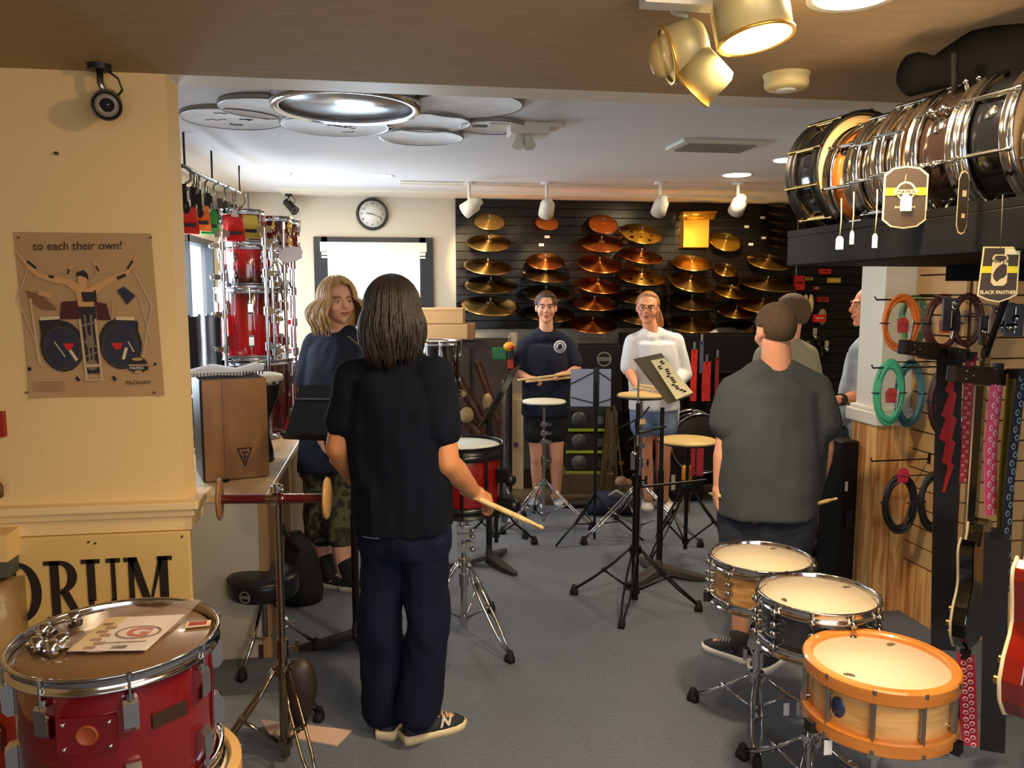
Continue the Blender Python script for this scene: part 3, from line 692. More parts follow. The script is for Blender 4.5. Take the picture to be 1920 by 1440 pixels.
q=at_y(0,912,2.70)
tag(MB().tube([(-.03,0,.02),(-.0,-.03,.025),(.02,-.04,.01),(.02,-.04,-.02),(.0,-.03,-.03)],.008,8).build('coat_hook',mat('hook_brown',(96,66,40),.5),None,loc=q),'curved brown hook at the left edge of the wall','hook')
# ---------------------------------------------------------------- counter by the window
ct=thing('window_counter','long pale wooden counter running under the left window','counter',(-.55,3.54,0))
MB().bb((-.85,-.0,.715),(.012,3.5,.75)).build('countertop',wood('maple_top',(222,188,138),(236,208,164),.35,(3,.6,3),2),ct,bevel=.004)
MB().bb((-.85,.01,0),(0,.03,.715)).build('end_panel',mat('end_panel_beige',(196,188,172),.6,noise_s=3,noise_a=.03),ct)
for k in range(4): MB().bb((-.02,.05+k*.85,.06),(-.002,.05+k*.85+.80,.70)).build('side_panel',wood('oak_side',(112,84,50),(140,108,70),.5,(12,12,1.2),2),ct)
for k in range(5): MB().bb((-.03,.0+k*.85,.0),(.004,.05+k*.85,.715)).build('post',wood('light_post',(170,130,84),(190,150,100),.5),ct)
MB().bb((-.05,.0,0),(-.03,3.5,.06)).build('kick_board',mat('kick_dark',(52,40,30),.6),ct)
# cajon
cm=wood('cajon_front',(138,92,46),(170,120,64),.4,(2.6,9,1.0),1.6)
q=at_c(422,905,3.68)
t=thing('cajon','wooden box drum with a tan front panel and a black side, on the counter','drum',(q.x,q.y+.13,.752),math.radians(19))
MB().bb((-.14,-.15,0),(.15,.15,.475)).build('box',mat('cajon_black',(30,33,40),.45),t,bevel=.006)
MB().bb((-.13,-.16,.004),(.155,-.148,.472)).build('front_plate',cm,t)
MB().bb((-.045,-.1612,.004),(-.043,-.160,.472)).build('plate_seam',mat('seam_brown',(96,56,26),.5),t)
mk=MB()
for s,w_ in((.062,.006),):
    tri=[(-s*.5,.045),(s*.5,.045),(0,-.04)]
    for i in range(3):
        a,c=tri[i],tri[(i+1)%3];d=(Vector(c)-Vector(a)).normalized();nq=Vector((-d.y,d.x))*w_/2
        mk.prism([(a[0]+nq.x,a[1]+nq.y),(c[0]+nq.x,c[1]+nq.y),(c[0]-nq.x,c[1]-nq.y),(a[0]-nq.x,a[1]-nq.y)],.001,T(.045,-.1615,.10)@RX(PI/2))
mk.prism([(-.014,.030),(.014,.030),(.014,.024),(.003,.024),(.003,-.02),(-.003,-.02),(-.003,.024),(-.014,.024)],.001,T(.045,-.1615,.10)@RX(PI/2))
mk.prism([(-.018,.008),(.018,.008),(.018,.003),(-.018,.003)],.001,T(.045,-.1615,.10)@RX(PI/2))
mk.build('triangle_logo',blackink,t)
MB().lathe([(0,.01),(.02,.0),(.02,.014)],10,T(-.05,-.17,-.002)).build('rubber_foot',rubber,t)
q=at_c(408,716,3.7)
t=thing('sheet_music_pad','open spiral pad of sheet music lying on the wooden box drum','notebook',(q.x+.02,q.y+.1,1.232),.3)
pg_=[[(-.17,-.08,0),(-.05,-.09,.008),(.06,-.08,0),(.17,-.05,.022)],[(-.16,.12,.004),(-.05,.12,.03),(.06,.12,.006),(.16,.14,.03)]]
for k in range(3):
    b=MB();vs=[(x,y,z+.006*k) for r in pg_ for x,y,z in r]+[(x,y,z+.006*k+.003) for r in pg_ for x,y,z in r]
    b.add(vs,[(0,1,5,4),(1,2,6,5),(2,3,7,6),(8,9,13,12),(9,10,14,13),(10,11,15,14),(0,1,9,8),(1,2,10,9),(2,3,11,10)]);b.build('page',mat('page_white',(232,234,240),.6),t)
b=MB()
for k in range(22): b.tube([( -.15+.0145*k,-.088+.012*math.cos(a),.012+.010*math.sin(a)) for a in (0,1.3,2.6,3.9,5.2,6.28)],.0016,4)
b.build('spiral_binding',blackp,t)
# djembe
q=at_c(478,705,4.10)
t=thing('djembe','black goblet hand drum with a white head behind the box drum','drum',(q.x,q.y,.752))
MB().lathe([(.075,0),(.085,.004),(.078,.06),(.06,.15),(.056,.20),(.085,.27),(.118,.35),(.125,.41),(.12,.43)],36).build('body',mat('djembe_black',(20,18,18),.5),t)
MB().lathe([(0,.456),(.115,.455),(.135,.448),(.142,.43),(.136,.405),(.128,.41)],36).build('skin',headw,t)
b=MB()
for k in range(18):
    a=2*PI*k/18;b.box((.139*math.cos(a),.139*math.sin(a),.415),(.014,.014,.014))
b.build('rope_loops',blackp,t)
# red lacquer drums: tall stack by the window
fade=bpy.data.materials.new('red_fade_lacquer');fade.use_nodes=True;nt=fade.node_tree;B=nt.nodes['Principled BSDF'];B.inputs['Roughness'].default_value=.12;B.inputs['Coat Weight'].default_value=1
tcn=nt.nodes.new('ShaderNodeTexCoord');sx_=nt.nodes.new('ShaderNodeSeparateXYZ');rmp=nt.nodes.new('ShaderNodeValToRGB')
nt.links.new(tcn.outputs['Generated'],sx_.inputs[0]);nt.links.new(sx_.outputs[2],rmp.inputs[0]);nt.links.new(rmp.outputs[0],B.inputs['Base Color'])
rmp.color_ramp.elements[0].color=rgb(214,18,20);rmp.color_ramp.elements[0].position=.3
rmp.color_ramp.elements[1].color=rgb(52,6,10);rmp.color_ramp.elements[1].position=1
fade2=fade.copy();fade2.name='red_fade_lacquer_low';r2=[n for n in fade2.node_tree.nodes if n.type=='VALTORGB'][0]
r2.color_ramp.elements[0].color=rgb(44,6,10);r2.color_ramp.elements[0].position=.1;r2.color_ramp.elements[1].color=rgb(198,16,22);r2.color_ramp.elements[1].position=.95
maroon=mat('maroon_lacquer',(84,14,18),.14,coat=1)
def dr(px,pyb,D,R,H,m,lab,**k):
    q=at_c(px,pyb,D);return drum(k.pop('name','tom_drum'),lab,T(q.x,q.y,k.pop('z',q.z)),R,H,m,**k)
q=at_c(480,694,4.95);zb=.752
drum('bass_drum','dark red bass drum lying flat on the counter, bottom of the red stack',T(q.x,q.y,zb),.235,.46,maroon,nl=8,lug='box',throw=False,rot=.4)
z1=zb+.47
drum('floor_tom','glossy red floor tom fading to black at the top, in the stack by the window',T(*at_c(468,600,4.95).xy,z1),.195,.42,fade,nl=8,lug='box',throw=False,rot=.2)
z2=z1+.43
drum('tom_drum','red tom fading to black below, second from the top of the window stack',T(*at_c(468,600,4.95).xy,z2),.165,.25,fade2,nl=6,lug='round',throw=False,rot=.2,double=True)
z3=z2+.26
drum('tom_drum','small dark red tom at the top of the window stack',T(*at_c(458,500,4.98).xy,z3),.135,.20,fade2,nl=6,lug='round',throw=False,rot=.5,double=True)
drum('tom_drum','small maroon tom with gold hardware beside the top of the window stack',T(*at_c(520,500,5.2).xy,z3-.02),.10,.20,maroon,nl=6,lug='round',throw=False,rot=.5,double=True,lugmat=mat('gold_hardware',(214,176,96),.25,1))
drum('tom_drum','narrow red tom standing at the right behind the window stack',T(*at_c(541,460,5.5).xy,1.86),.075,.24,maroon,nl=5,lug='round',throw=False,double=True)
MB().cyl((0,0,-1.1),(0,0,0),.012,n=8).lathe([(0,-1.085),(.06,-1.09),(.06,-1.105),(0,-1.105)],16).build('mounting_pole',chrome,[o for o in bpy.data.objects if o.get('label','').startswith('narrow red tom')][0])
drum('floor_tom','low maroon tom with chrome hoop on the counter beside the bass drum',T(*at_c(522,690,5.5).xy,.752),.17,.40,maroon,nl=6,lug='box',throw=False,rot=.7)
drum('conga','black hand drum with a wide white head at the left end of the counter',T(*at_c(385,680,4.45).xy,.752),.16,.42,mat('djembe_black',(20,18,18),.5),nl=7,lug='round',throw=False)
# red bucket seat-like plastic part below the djembe
q=at_c(517,800,4.9)
t=thing('red_stand_bag','red bag slumped on the counter behind the djembe','bag',(q.x,q.y,.752))
MB().loft([[(a*.09*s,b_*.07*s,z) for a,b_ in arc(0,0,1,0,330,11)] for s,z in((1,0),(1.15,.04),(1.0,.12),(.6,.2),(.2,.22))]).build('bag_body',mat('red_fabric',(186,18,22),.6),t)
MB().tube([(-.06,-.05,.15),(-.03,-.08,.27),(.03,-.08,.27),(.06,-.05,.15)],.006,6).build('strap',mat('red_fabric',(186,18,22),.6),t)
# chrome hardware racks beside the stack
hw=[(500,4.75,1.98,'chrome clamp stand in front of the red stack'),(512,4.85,1.9,'chrome stand with bent arm beside the red stack'),(535,5.0,2.02,'chrome stand right of the red stack'),(551,5.15,1.85,'rightmost chrome stand near the red stack'),(420,4.7,1.95,'chrome stand at the left of the red stack')]
for k,(px,D,zt_,lab) in enumerate(hw):
    q=at_c(px,560,D)
    t=thing('hardware_stand',lab,'stand',(q.x,q.y,.752),k*.9,'chrome stands around the red drum stack')
    h=zt_-.752
    MB().cyl((0,0,.02),(0,0,h),.011,n=10).build('pole',chrome,t)
    MB().lathe([(0,0),(.055,0),(.05,.02),(.012,.03)],16).build('base',steel,t)
    for z in (h*.45,h*.62,h*.8,h*.95):
        MB().cyl((0,0,z-.025),(0,0,z+.025),.022,n=8).box((.03,.0,z),(.045,.022,.03)).ball((.06,0,z),.016,8,6).build('clamp',chrome,t)
    a=random.uniform(0,6)
    MB().tube([(0,0,h*.8),(.06*math.cos(a),.06*math.sin(a),h*.86),(.10*math.cos(a),.10*math.sin(a),h*.72)],.008,8).build('arm',chrome,t)
    b=MB().cyl((0,0,h-.01),(0,0,h+.02),.013,n=8)
    for s in(-1,1): b.box((.026*s,0,h+.01),(.034,.012,.04))
    b.build('wing_nut',chrome,t)
q=at_c(545,478,4.9)
tag(MB().prism(arc(0,0,.075,0,360,10,.05)[:-1],.012,RX(1.2)@RZ(.3)).build('paper_tag',mat('crumpled_white',(226,216,214),.6),None,loc=q),'crumpled white paper tag hanging on the chrome stands','tag')
# percussion hanging high on the left wall, on a rail
rp=[at_c(346+k*13,362+k*5,4.3+.14*k)+Vector((0,.03,.14)) for k in range(9)]
rail=thing('percussion_rail','black rail under the ceiling carrying hanging percussion by the left window','rail',tuple(rp[0]))
MB().tube([rp[0]-Vector((.05,.2,0))-rp[0]]+[v-rp[0] for v in rp],.011,8).build('bar',blackm,rail)
for v in (rp[0],rp[4],rp[8]): MB().cyl(tuple(v-rp[0]),(v.x-rp[0].x,v.y-rp[0].y,2.46-rp[0].z),.006,n=8).build('ceiling_rod',blackm,rail)
jb=[(352,412,4.35,(226,40,30),'red jam block hanging leftmost above the window'),(376,408,4.45,(240,120,30),'orange jam block hanging above the window'),(392,415,4.6,(20,150,50),'green jam block hanging above the window'),(440,428,4.8,(214,26,24),'red jam block above the drum stack'),(468,424,4.9,(222,196,84),'yellow-gold cowbell above the drum stack')]
for k,(px,py,D,c,lab) in enumerate(jb):
    if k<3: D=4.3+.14*(px-346)/13
    q=at_c(px,py,D)
    t=thing('jam_block' if k<4 else 'cowbell',lab,'percussion',tuple(q),.4,'percussion blocks on the wall rail')
    m=mat('block_%s'%'_'.join(map(str,c)),c,.4)
    MB().loft([[(a*.05*s,b_*.028*s,z) for a,b_ in ((-1,-1),(1,-1),(1,1),(-1,1))] for s,z in((1.15,-.075),(1.1,-.07),(.85,.06),(.8,.065))]).build('block',m,t,bevel=.006)
    MB().box((0,-.034,-.03),(.07,.004,.02)).build('slot',mat('slot_dark',(30,20,18),.6),t)
    MB().box((0,.0,.085),(.03,.03,.04)).cyl((0,0,.1),(0,0,.2),.006,n=6).build('clamp',steel,t)
for k in range(9):
    px=346+k*13;q=at_c(px,362+k*5,4.3+.14*k)
    t=thing('pedal_clamp','dark metal clamp on the wall rail, %s'%(['leftmost of the row']+['%s from the left'%w for w in ('second','third','fourth','fifth','sixth','seventh','eighth')]+['nearest the back corner'])[k],'clamp',tuple(q),k*.7,'dark clamps on the wall rail')
    MB().box((0,0,.0),(.035,.05,.09)).ball((0,.0,-.07),(.03,.03,.04),8,6).build('jaw',mat('clamp_dark',(44,40,36),.35,.6),t)
    MB().tube([(0,0,.04),(.03,.02,.07),(.03,.02,.12),(0,.03,.14)],.007,6).ball((.02,-.02,.02),.012,8,6).build('hook',mat('clamp_grey',(120,116,104),.3,.8),t)
for k,(px,D,w_) in enumerate([(352,4.4,.09),(408,4.75,.03),(398,4.72,.03),(372,4.6,.022),(388,4.66,.018)]):
    q=at_c(px,570,D)
    tag(MB().bb((-w_/2,-.02,-.38 if k==0 else -.36),(w_/2,.02,.36)).tube([(0,0,.34),(0,.0,.37)],.01,6).build('stand_pole' if k else 'dark_case',mat('case_navy',(20,26,34),.4) if k<2 else steel,None,loc=(q.x,q.y,1.13+.0)),['tall dark case standing on the counter before the left window','dark pole beside the window','steel pole before the window','thin steel pole before the window, left of the others','thinnest steel pole before the left window'][k],'case' if k==0 else 'pole')
# ---------------------------------------------------------------- shelf with the row of drums on edge
sh=thing('drum_shelf','long black shelf carrying the row of drums at the upper right','shelf',(1.33,2.56,1.71))
MB().bb((0,-1.5,0),(1.5,0,.095)).build('shelf_board',mat('shelf_black',(12,11,11),.6,spec=.08),sh,bevel=.004)
MB().bb((.0,-1.5,.095),(.02,0,.115)).build('edge_lip',mat('shelf_black',(12,11,11),.6,spec=.08),sh)
MB().bb((.55,-1.4,-.05),(1.5,-.06,0)).build('lower_box',mat('shelf_black2',(12,11,11),.8,spec=.05),sh)
for y in(-.1,-1.0): MB().cyl((1.2,y,.09),(1.2,y,.59),.012,n=8).build('hanger_rod',blackm,sh)
goldh=mat('gold_hoop',(206,170,104),.25,1)
shchrome=mat('polished_chrome',(215,215,215),.06,1)
orangew=wood('orange_maple',(196,104,36),(222,132,52),.3,(3,3,12),2,coat=.6)
darkbr=mat('dark_bronze_shell',(46,34,30),.12,.4,coat=.6)
gunm=mat('gunmetal_shell',(66,66,72),.12,.9)
redl=mat('red_lacquer',(120,8,12),.12,coat=1,noise_s=40,noise_a=.1)
tanh=mat('tan_drum_head',(206,170,118),.5,noise_s=6,noise_a=.04)
row=[(.18,2.46,.13,mat('black_lacquer',(20,20,22),.15,coat=1),'black snare drum with gold hoops, farthest in the row on the black shelf',dict(hoopm=blackm,lug='tube',lugmat=goldh,nl=10)),
(.158,2.315,.10,orangew,'orange maple snare drum, second in the row on the black shelf',dict(lug='tube',nl=8,badge=(2.6,gunm,.024))),
(.165,2.205,.085,shchrome,'narrow mirror-chrome snare drum next to the orange one in the shelf row',dict(lug='tube',nl=10)),
(.172,2.11,.085,shchrome,'mirror-chrome snare drum, fourth in the shelf row before the dark bronze one',dict(lug='tube',nl=10)),
(.174,1.99,.14,darkbr,'dark bronze snare drum with chrome lugs in the middle of the shelf row',dict(lug='beer',nl=8,badge=(2.8,lugm,.02))),
(.178,1.84,.14,gunm,'gunmetal snare drum with a wide tan head, beside the red one on the shelf',dict(lug='tube',nl=8,badge=(2.8,lugm,.02))),
(.15,1.68,.16,redl,'red lacquered snare drum nearest the camera in the shelf row',dict(lug='tube',nl=8))]
for R,Y,Hh,m,lab,k in row:
    X=1.447+(2.38-Y)*.18;zc=1.806+R+.005
    M=frame((X,Y,zc),(.17,-1,0),(1,0,0))
    drum('snare_drum',lab,M,R,Hh,m,headm=tanh,throw=False,group='drums on the black shelf',rot=.25,**k)
for k in range(1): pass
b=MB()   # black soft bag lying over the row
pts=[(1700,135,2.25,.05),(1715,140,2.25,.062),(1745,140,2.22,.05),(1775,125,2.2,.06),(1810,112,2.15,.075),(1850,108,2.1,.08),(1900,106,2.02,.08),(1960,110,1.95,.08)]
q0=at_c(1800,130,2.2)
rings=[]
for (x,y,D,r) in pts:
    c=at_c(x,y,D)-q0
    rings.append([tuple(c+UP*(r*.9*math.sin(a))+FWD*(r*1.2*math.cos(a))) for a in [2*PI*i/14 for i in range(14)]])
b.loft(rings)
t=thing('gig_bag','black soft bag lying on top of the drum row under the brown ceiling','bag',tuple(q0))
b.build('bag_body',mat('black_cloth',(10,9,9),.95,spec=.04,bump=.5,bump_s=30),t)
MB().tube([tuple(at_c(1790,y,2.05)-q0) for y in (100,125,150,175)],.008,6).build('strap',mat('strap_dark',(14,12,11),.95,spec=.05),t)
# price and product tags
def string_tag(px,py0,py1,D,w_,lab):
    a=at_c(px,py0,D);c=at_c(px,py1,D)
    t=thing('price_tag',lab,'tag',tuple(c),-YAW)
    MB().tube([(0,0,.02),(.002,0,(a.z-c.z)*.5),(0,0,a.z-c.z)],.0018,6).build('string',mat('string_pale',(190,176,140),.7),t)
    p=[(-w_/2,-.018),(w_/2,-.018),(w_/2,.012),(w_*.25,.02),(-w_*.25,.02),(-w_/2,.012)]
    MB().prism(p,.001,RX(PI/2)).build('card',mat('tag_white',(238,236,230),.5),t)
string_tag(1574,372,456,2.36,.022,'white price tag hanging from the orange snare drum')
string_tag(1597,360,446,2.30,.012,'narrow white price tag hanging from the first chrome drum')
string_tag(1640,355,452,2.2,.014,'tan price tag on a twisted string under the second chrome drum')
tagbr=mat('tag_brown',(62,48,34),.5);tagcr=mat('tag_cream',(236,216,160),.5);tagy=mat('tag_yellow',(236,220,20),.45)
def card(px,py,D,w_,h_,lab,yaw,kind):
    q=at_c(px,py,D);t=thing('product_tag',lab,'tag',tuple(q),-YAW+yaw)
    def pl(nm,m,pts,d): MB().prism([(x*w_,y*h_) for x,y in pts],.0006,T(0,-d,0)@RX(PI/2)).build(nm,m,t)
    out=[(-.5,.36),(-.3,.47),(0,.5),(.3,.47),(.5,.36),(.5,-.36),(.3,-.47),(0,-.5),(-.3,-.47),(-.5,-.36)] if kind!='p' else [(-.42,.5),(.5,.5),(.5,-.36),(.3,-.44),(.05,-.5),(-.25,-.46),(-.5,-.38)]
    inn=[(x*.92,y*.95) for x,y in out]
    pl('border',tagcr,out,0);pl('card',tagbr,inn,.0008)
    if kind=='e':
        return t
    pl('stripe',tagy,[(-.46,.03),(.46,.03),(.46,.15),(-.46,.15)],.0016)
    if kind=='c':
        pl('crest',tagcr,arc(0,.10,.22,0,360,20,.15)[:-1],.0024);pl('crest_inner',tagbr,arc(0,.10,.18,0,360,20,.12)[:-1],.0030)
        pl('crest_band',tagcr,[(-.26,.05),(.26,.05),(.26,.12),(-.26,.12)],.0036)
        text('MAPEX',.012,'lettering',mat('sign_black',(30,20,18),.55),t,T(0,-.0045,.085*h_)@RX(PI/2),.0003,sx=1.2)
        pl('small_tag',mat('tag_white',(238,236,230),.5),[(-.12,-.22),(.14,-.22),(.14,-.02),(.04,.05),(-.06,.05),(-.12,-.02)],.0052)
        text('SNARE DRUM',.008,'lettering',tagcr,t,T(0,-.002,-.16*h_)@RX(PI/2),.0003)
    if kind=='p':
        pl('emblem',tagcr,[(-.2,.3),(-.14,.36),(.14,.36),(.2,.3),(.2,-.14),(.12,-.2),(-.12,-.2),(-.2,-.14)],.0024)
        pl('emblem_top',tagbr,[(-.16,.30),(-.1,.34),(.1,.34),(.16,.30),(.12,.27),(0,.24),(-.12,.27)],.0030)
        pl('panther',tagbr,[(-.16,.0),(-.10,.10),(.0,.17),(.08,.20),(.17,.17),(.18,.0),(.12,-.05),(.02,-.08),(-.05,-.13),(-.1,-.10),(-.14,-.07)],.0030)
        pl('white_label',mat('tag_white2',(240,232,190),.5),[(.1,.36),(.48,.36),(.48,.47),(.1,.47)],.0024)
        text('MAPEX',.011,'lettering',mat('sign_black',(30,20,18),.55),t,T(0,-.0045,.24*h_)@RX(PI/2),.0003,sx=1.1)
        text('BLACK PANTHER',.0105,'lettering',tagcr,t,T(0,-.0025,-.32*h_)@RX(PI/2),.0003,bold=.0004)
    return t
t=card(1697,370,2.04,.1065,.154,'brown product tag with a yellow stripe and crest hanging before the shelf row',-.1,'c')
MB().tube([(-.005,-.004,.02),(0,0,.06),(.004,.002,.085)],.0012,6).build('string',mat('string_pale',(190,176,140),.7),t)
t=card(1805,380,1.86,.0276,.1435,'narrow edge-on product tag under the gunmetal drum',.2,'e')
MB().box((0,-.004,.02),(.010,.001,.014)).box((0,-.004,-.03),(.008,.001,.01)).build('crest_side',tagcr,t)
t=card(1872,515,1.74,.090,.119,'brown tag reading BLACK PANTHER with a big cat, under the shelf edge',.06,'p')
MB().tube([(0,0,.045),(0,.0,.1),(0,.003,.17)],.0012,6).build('string',mat('string_dark',(60,50,40),.7),t)
b=MB();random.seed(3)
for i,(px,py) in enumerate(((1815,415),(1835,422),(1850,412),(1868,428),(1885,418),(1905,425),(1918,412),(1765,442))):
    q=at_c(px,py,2.1)-at_c(1860,420,2.1);b.ball(tuple(q),(.014,.014,.010),8,6);b.cyl(tuple(q),tuple(q+Vector((.02,.0,.025))),.004,n=6)
o=b.build('chrome_fittings',chrome,None,loc=at_c(1860,420,2.1));tag(o,'cluster of small chrome fittings clipped under the black shelf','fittings',kind='stuff')
# ---------------------------------------------------------------- three snares on stands
mapleL=wood('pale_maple_shell',(214,160,88),(240,192,122),.28,(3,3,14),1.6,coat=.7)
natw=wood('natural_grain_shell',(186,136,82),(226,180,120),.32,(3,3,20),2.2,coat=.5)
orangeh=wood('orange_wood_hoop',(208,126,48),(228,150,70),.3,(2,2,8),1.5,coat=.6)
greysp=mat('grey_sparkle_shell',(74,80,92),.22,.55,noise_s=300,noise_a=.25,coat=.8)
def snare_on_stand(px,py,D,R,H,shell,lab,slab,rot,srot,**k):
    q=at_c(px,py,D);z0=q.z-H
    t=drum('snare_drum',lab,T(q.x,q.y,z0),R,H,shell,headm=mat('snare_head_pale',(222,204,176),.55,noise_s=8,noise_a=.03),group='snare drums on the display stands',rot=rot,**k)
    s=tripod('snare_stand',slab,(q.x,q.y,0),z0-.055,.20,.27,srot,chrome,tr=.013,upper=.010,low=.07,group='stands under the display snares',split=.6)
    basket(s,z0-.06,R*.95,chrome,srot+.5)
    for i in range(3):
        a=srot+.5+2*PI*i/3
        o=MB().box((R+.010,0,z0-.005),(.022,.03,.03)).build('rubber_grip',rubber,s);o.rotation_euler=(0,0,a-srot)
        o.rotation_euler=(0,0,a)
    return t
def snare_on_stand_fix():pass
a1=snare_on_stand(1427,1046,2.84,.18,.155,natw,'natural wood snare drum with chrome hoop, farthest of the three on display','chrome stand under the farthest display snare',.5,2.2,lug='beer',nl=8,double=True)
a2=snare_on_stand(1533,1115,2.41,.18,.15,greysp,'grey sparkle snare drum between the two wooden ones','chrome stand under the grey sparkle snare',.35,2.0,lug='beer',nl=10,double=True)
a3=snare_on_stand(1650,1242,2.06,.19,.15,mapleL,'pale maple snare drum with orange wooden hoops, nearest the camera','chrome stand under the maple snare drum',.3,2.4,lug='tube',nl=10,wood_hoop=True,hoopm=orangeh)
# prints on the heads, badge, price tag
for t,lst in ((a1,((.10,.10,.3),)),(a2,((-.12,-.02,1.3),(.13,.05,.2))),(a3,((-.12,-.05,-.6),(.10,.10,.4)))):
    h=.155 if t is a1 else .15
    for (x,y,a) in lst: child('head_logo',MB().bb((-.014,-.006,0),(.014,.006,.0006)).bb((-.008,.007,0),(.008,.010,.0006)).mesh('head_logo',mat('head_print',(96,80,66),.6)),t,T(x,y,h-.0022)@RZ(a))
b=MB().lathe([(0,.002),(.020,.002),(.020,0)],20,sy=1.4);child('badge',b.mesh('badge',mat('badge_blue',(70,84,120),.3,.5)),a3,frame((.176*math.cos(-2.72),.176*math.sin(-2.72),.075),(math.cos(-2.72),math.sin(-2.72),0)))
o=MB().box((0,0,0),(.022,.002,.04)).build('price_tag',mat('tag_white',(238,236,230),.5),a3);o.location=(.19*math.cos(-2.8),.19*math.sin(-2.8),-.04)
o=MB().box((0,0,0),(.02,.002,.045)).build('price_tag',mat('tag_white',(238,236,230),.5),a1);o.location=(.02,-.19,-.33)
# ---------------------------------------------------------------- coils on the slatwall
def coil(px,py,rx,ry,D,c,lab,extra=None,nl=11,th=.0075,group='cable coils on the slatwall',turn=0):
    q=at_c(px,py,D);t=thing('cable_coil',lab,'cable',tuple(q),-YAW+turn,group)
    a=rx/1500*D;bb=ry/1500*D;m=mat('cable_%d_%d_%d'%c,c,.5)
    b=MB();random.seed(px)
    for k in range(nl):
        s=1-.24*random.random();dy=random.uniform(-.014,.014)
        b.tube([(a*s*math.cos(u),dy+.004*math.sin(3*u+k),bb*s*math.sin(u)) for u in [2*PI*i/26 for i in range(26)]],th,6,closed=True)
    b.build('cable_loops',m,t)
    for sx in(-1,1): MB().tube([(sx*(a*.9)+.02*math.cos(u),.022*math.sin(u),0) for u in [2*PI*i/8 for i in range(8)]],.003,5,closed=True).build('cable_tie',blackp,t)
    e=Vector((2.578,q.y,q.z+bb*.93)) if q.y>3.27 else Vector((q.x,3.245,q.z+bb*.93))
    v=T(q).inverted()@e;v=RZ(YAW-turn).to_3x3()@(e-q)
    MB().cyl((0,0,bb*.93),tuple(v),.003,n=6).build('hook',blackm,t)
    if extra:
        MB().cyl((a*.45,-.01,-bb*.55),(a*.62,-.012,bb*.12),.007,.005,n=8).build('plug',lugm,t)
        MB().prism([(-.024,-.03),(.024,-.03),(.028,.02),(.012,.04),(-.012,.04),(-.028,.02)],.001,T(0,-.022,bb*(.95 if extra=='top' else -.1))@RX(PI/2)).build('hang_card',mat('card_'+extra,(206,30,52) if extra=='top' else (176,60,60),.5,noise_s=60,noise_a=.6),t)
    return t
coil(1689,606,34,54,3.72,(206,112,40),'orange cable coil on the upper hook of the slatwall','mid')
coil(1713,600,25,46,3.80,(112,166,118),'pale green cable coil behind the orange one')
coil(1667,736,27,62,3.72,(70,178,142),'teal green cable coil on the hook below the orange one','mid')
coil(1705,738,27,64,3.80,(56,118,134),'blue-teal cable coil behind the teal green one')
coil(1768,606,32,52,3.5,(66,20,22),'dark red cable coil on the upper row beside the black strap','mid')
coil(1812,600,28,50,3.5,(58,18,18),'second dark red cable coil behind the hanging adapters')
coil(1785,752,44,72,3.45,(58,22,26),'large maroon cable coil behind the lightning-bolt strap','mid')
coil(1686,944,31,58,3.74,(24,22,22),'black cable coil with a red card on the lower hook','top')
coil(1753,940,30,58,3.60,(26,22,22),'black cable coil with a red card behind the long black strap','top')
for (x0,y0,x1,y1,D,lab) in ((1640,562,1700,566,3.7,'wire hook holding the orange cable coil'),(1634,690,1690,692,3.7,'wire hook holding the teal cable coil'),(1632,865,1712,862,3.74,'long empty wire hook above the black cable coil')):
    a=at_c(x0,y0,D);c=Vector((2.575,a.y+.01,a.z));o=MB().tube([Vector((0,0,.015)),Vector((.008,0,0)),(c-a)*.5,c-a],.004,6).box(tuple(c-a),(.02,.02,.05)).build('slatwall_hook',blackm,None,loc=a);tag(o,lab,'hook')
# long hooks carrying straps: dark wooden hanger arms
hang=mat('hanger_brown',(44,30,22),.5)
for (x0,y0,D0,x1,y1,D1,lab) in ((1690,650,2.75,1812,668,2.95,'dark wooden hanger arm with bolts over the lightning-bolt strap'),(1782,700,2.4,1935,712,2.6,'dark wooden hanger arm with bolts over the guitars')):
    a=at_c(x0,y0,D0);c=at_c(x1,y1,D1);t=thing('hanger_arm',lab,'hanger',tuple(a),0,'guitar and strap hangers')
    M=frame((0,0,0),(c-a),(0,0,1));L=(c-a).length
    MB().box((0,0,L/2),(.05,.03,L),M).build('arm',hang,t,bevel=.004)
    MB().box((0,-.012,L*.45),(.06,.04,.07),M).build('block',mat('hanger_brown2',(64,46,34),.5),t,bevel=.004)
    b=MB()
    for (u,v) in((.12,.012),(.12,-.012),(.2,.0),(.72,.014),(.72,-.014),(.8,.012),(.8,-.012)): b.ball(tuple(M@Vector((v,.017,L*u))),.0045,8,6);b.ball(tuple(M@Vector((v,-.017,L*u))),.0045,8,6)
    b.build('bolts',lugm,t)
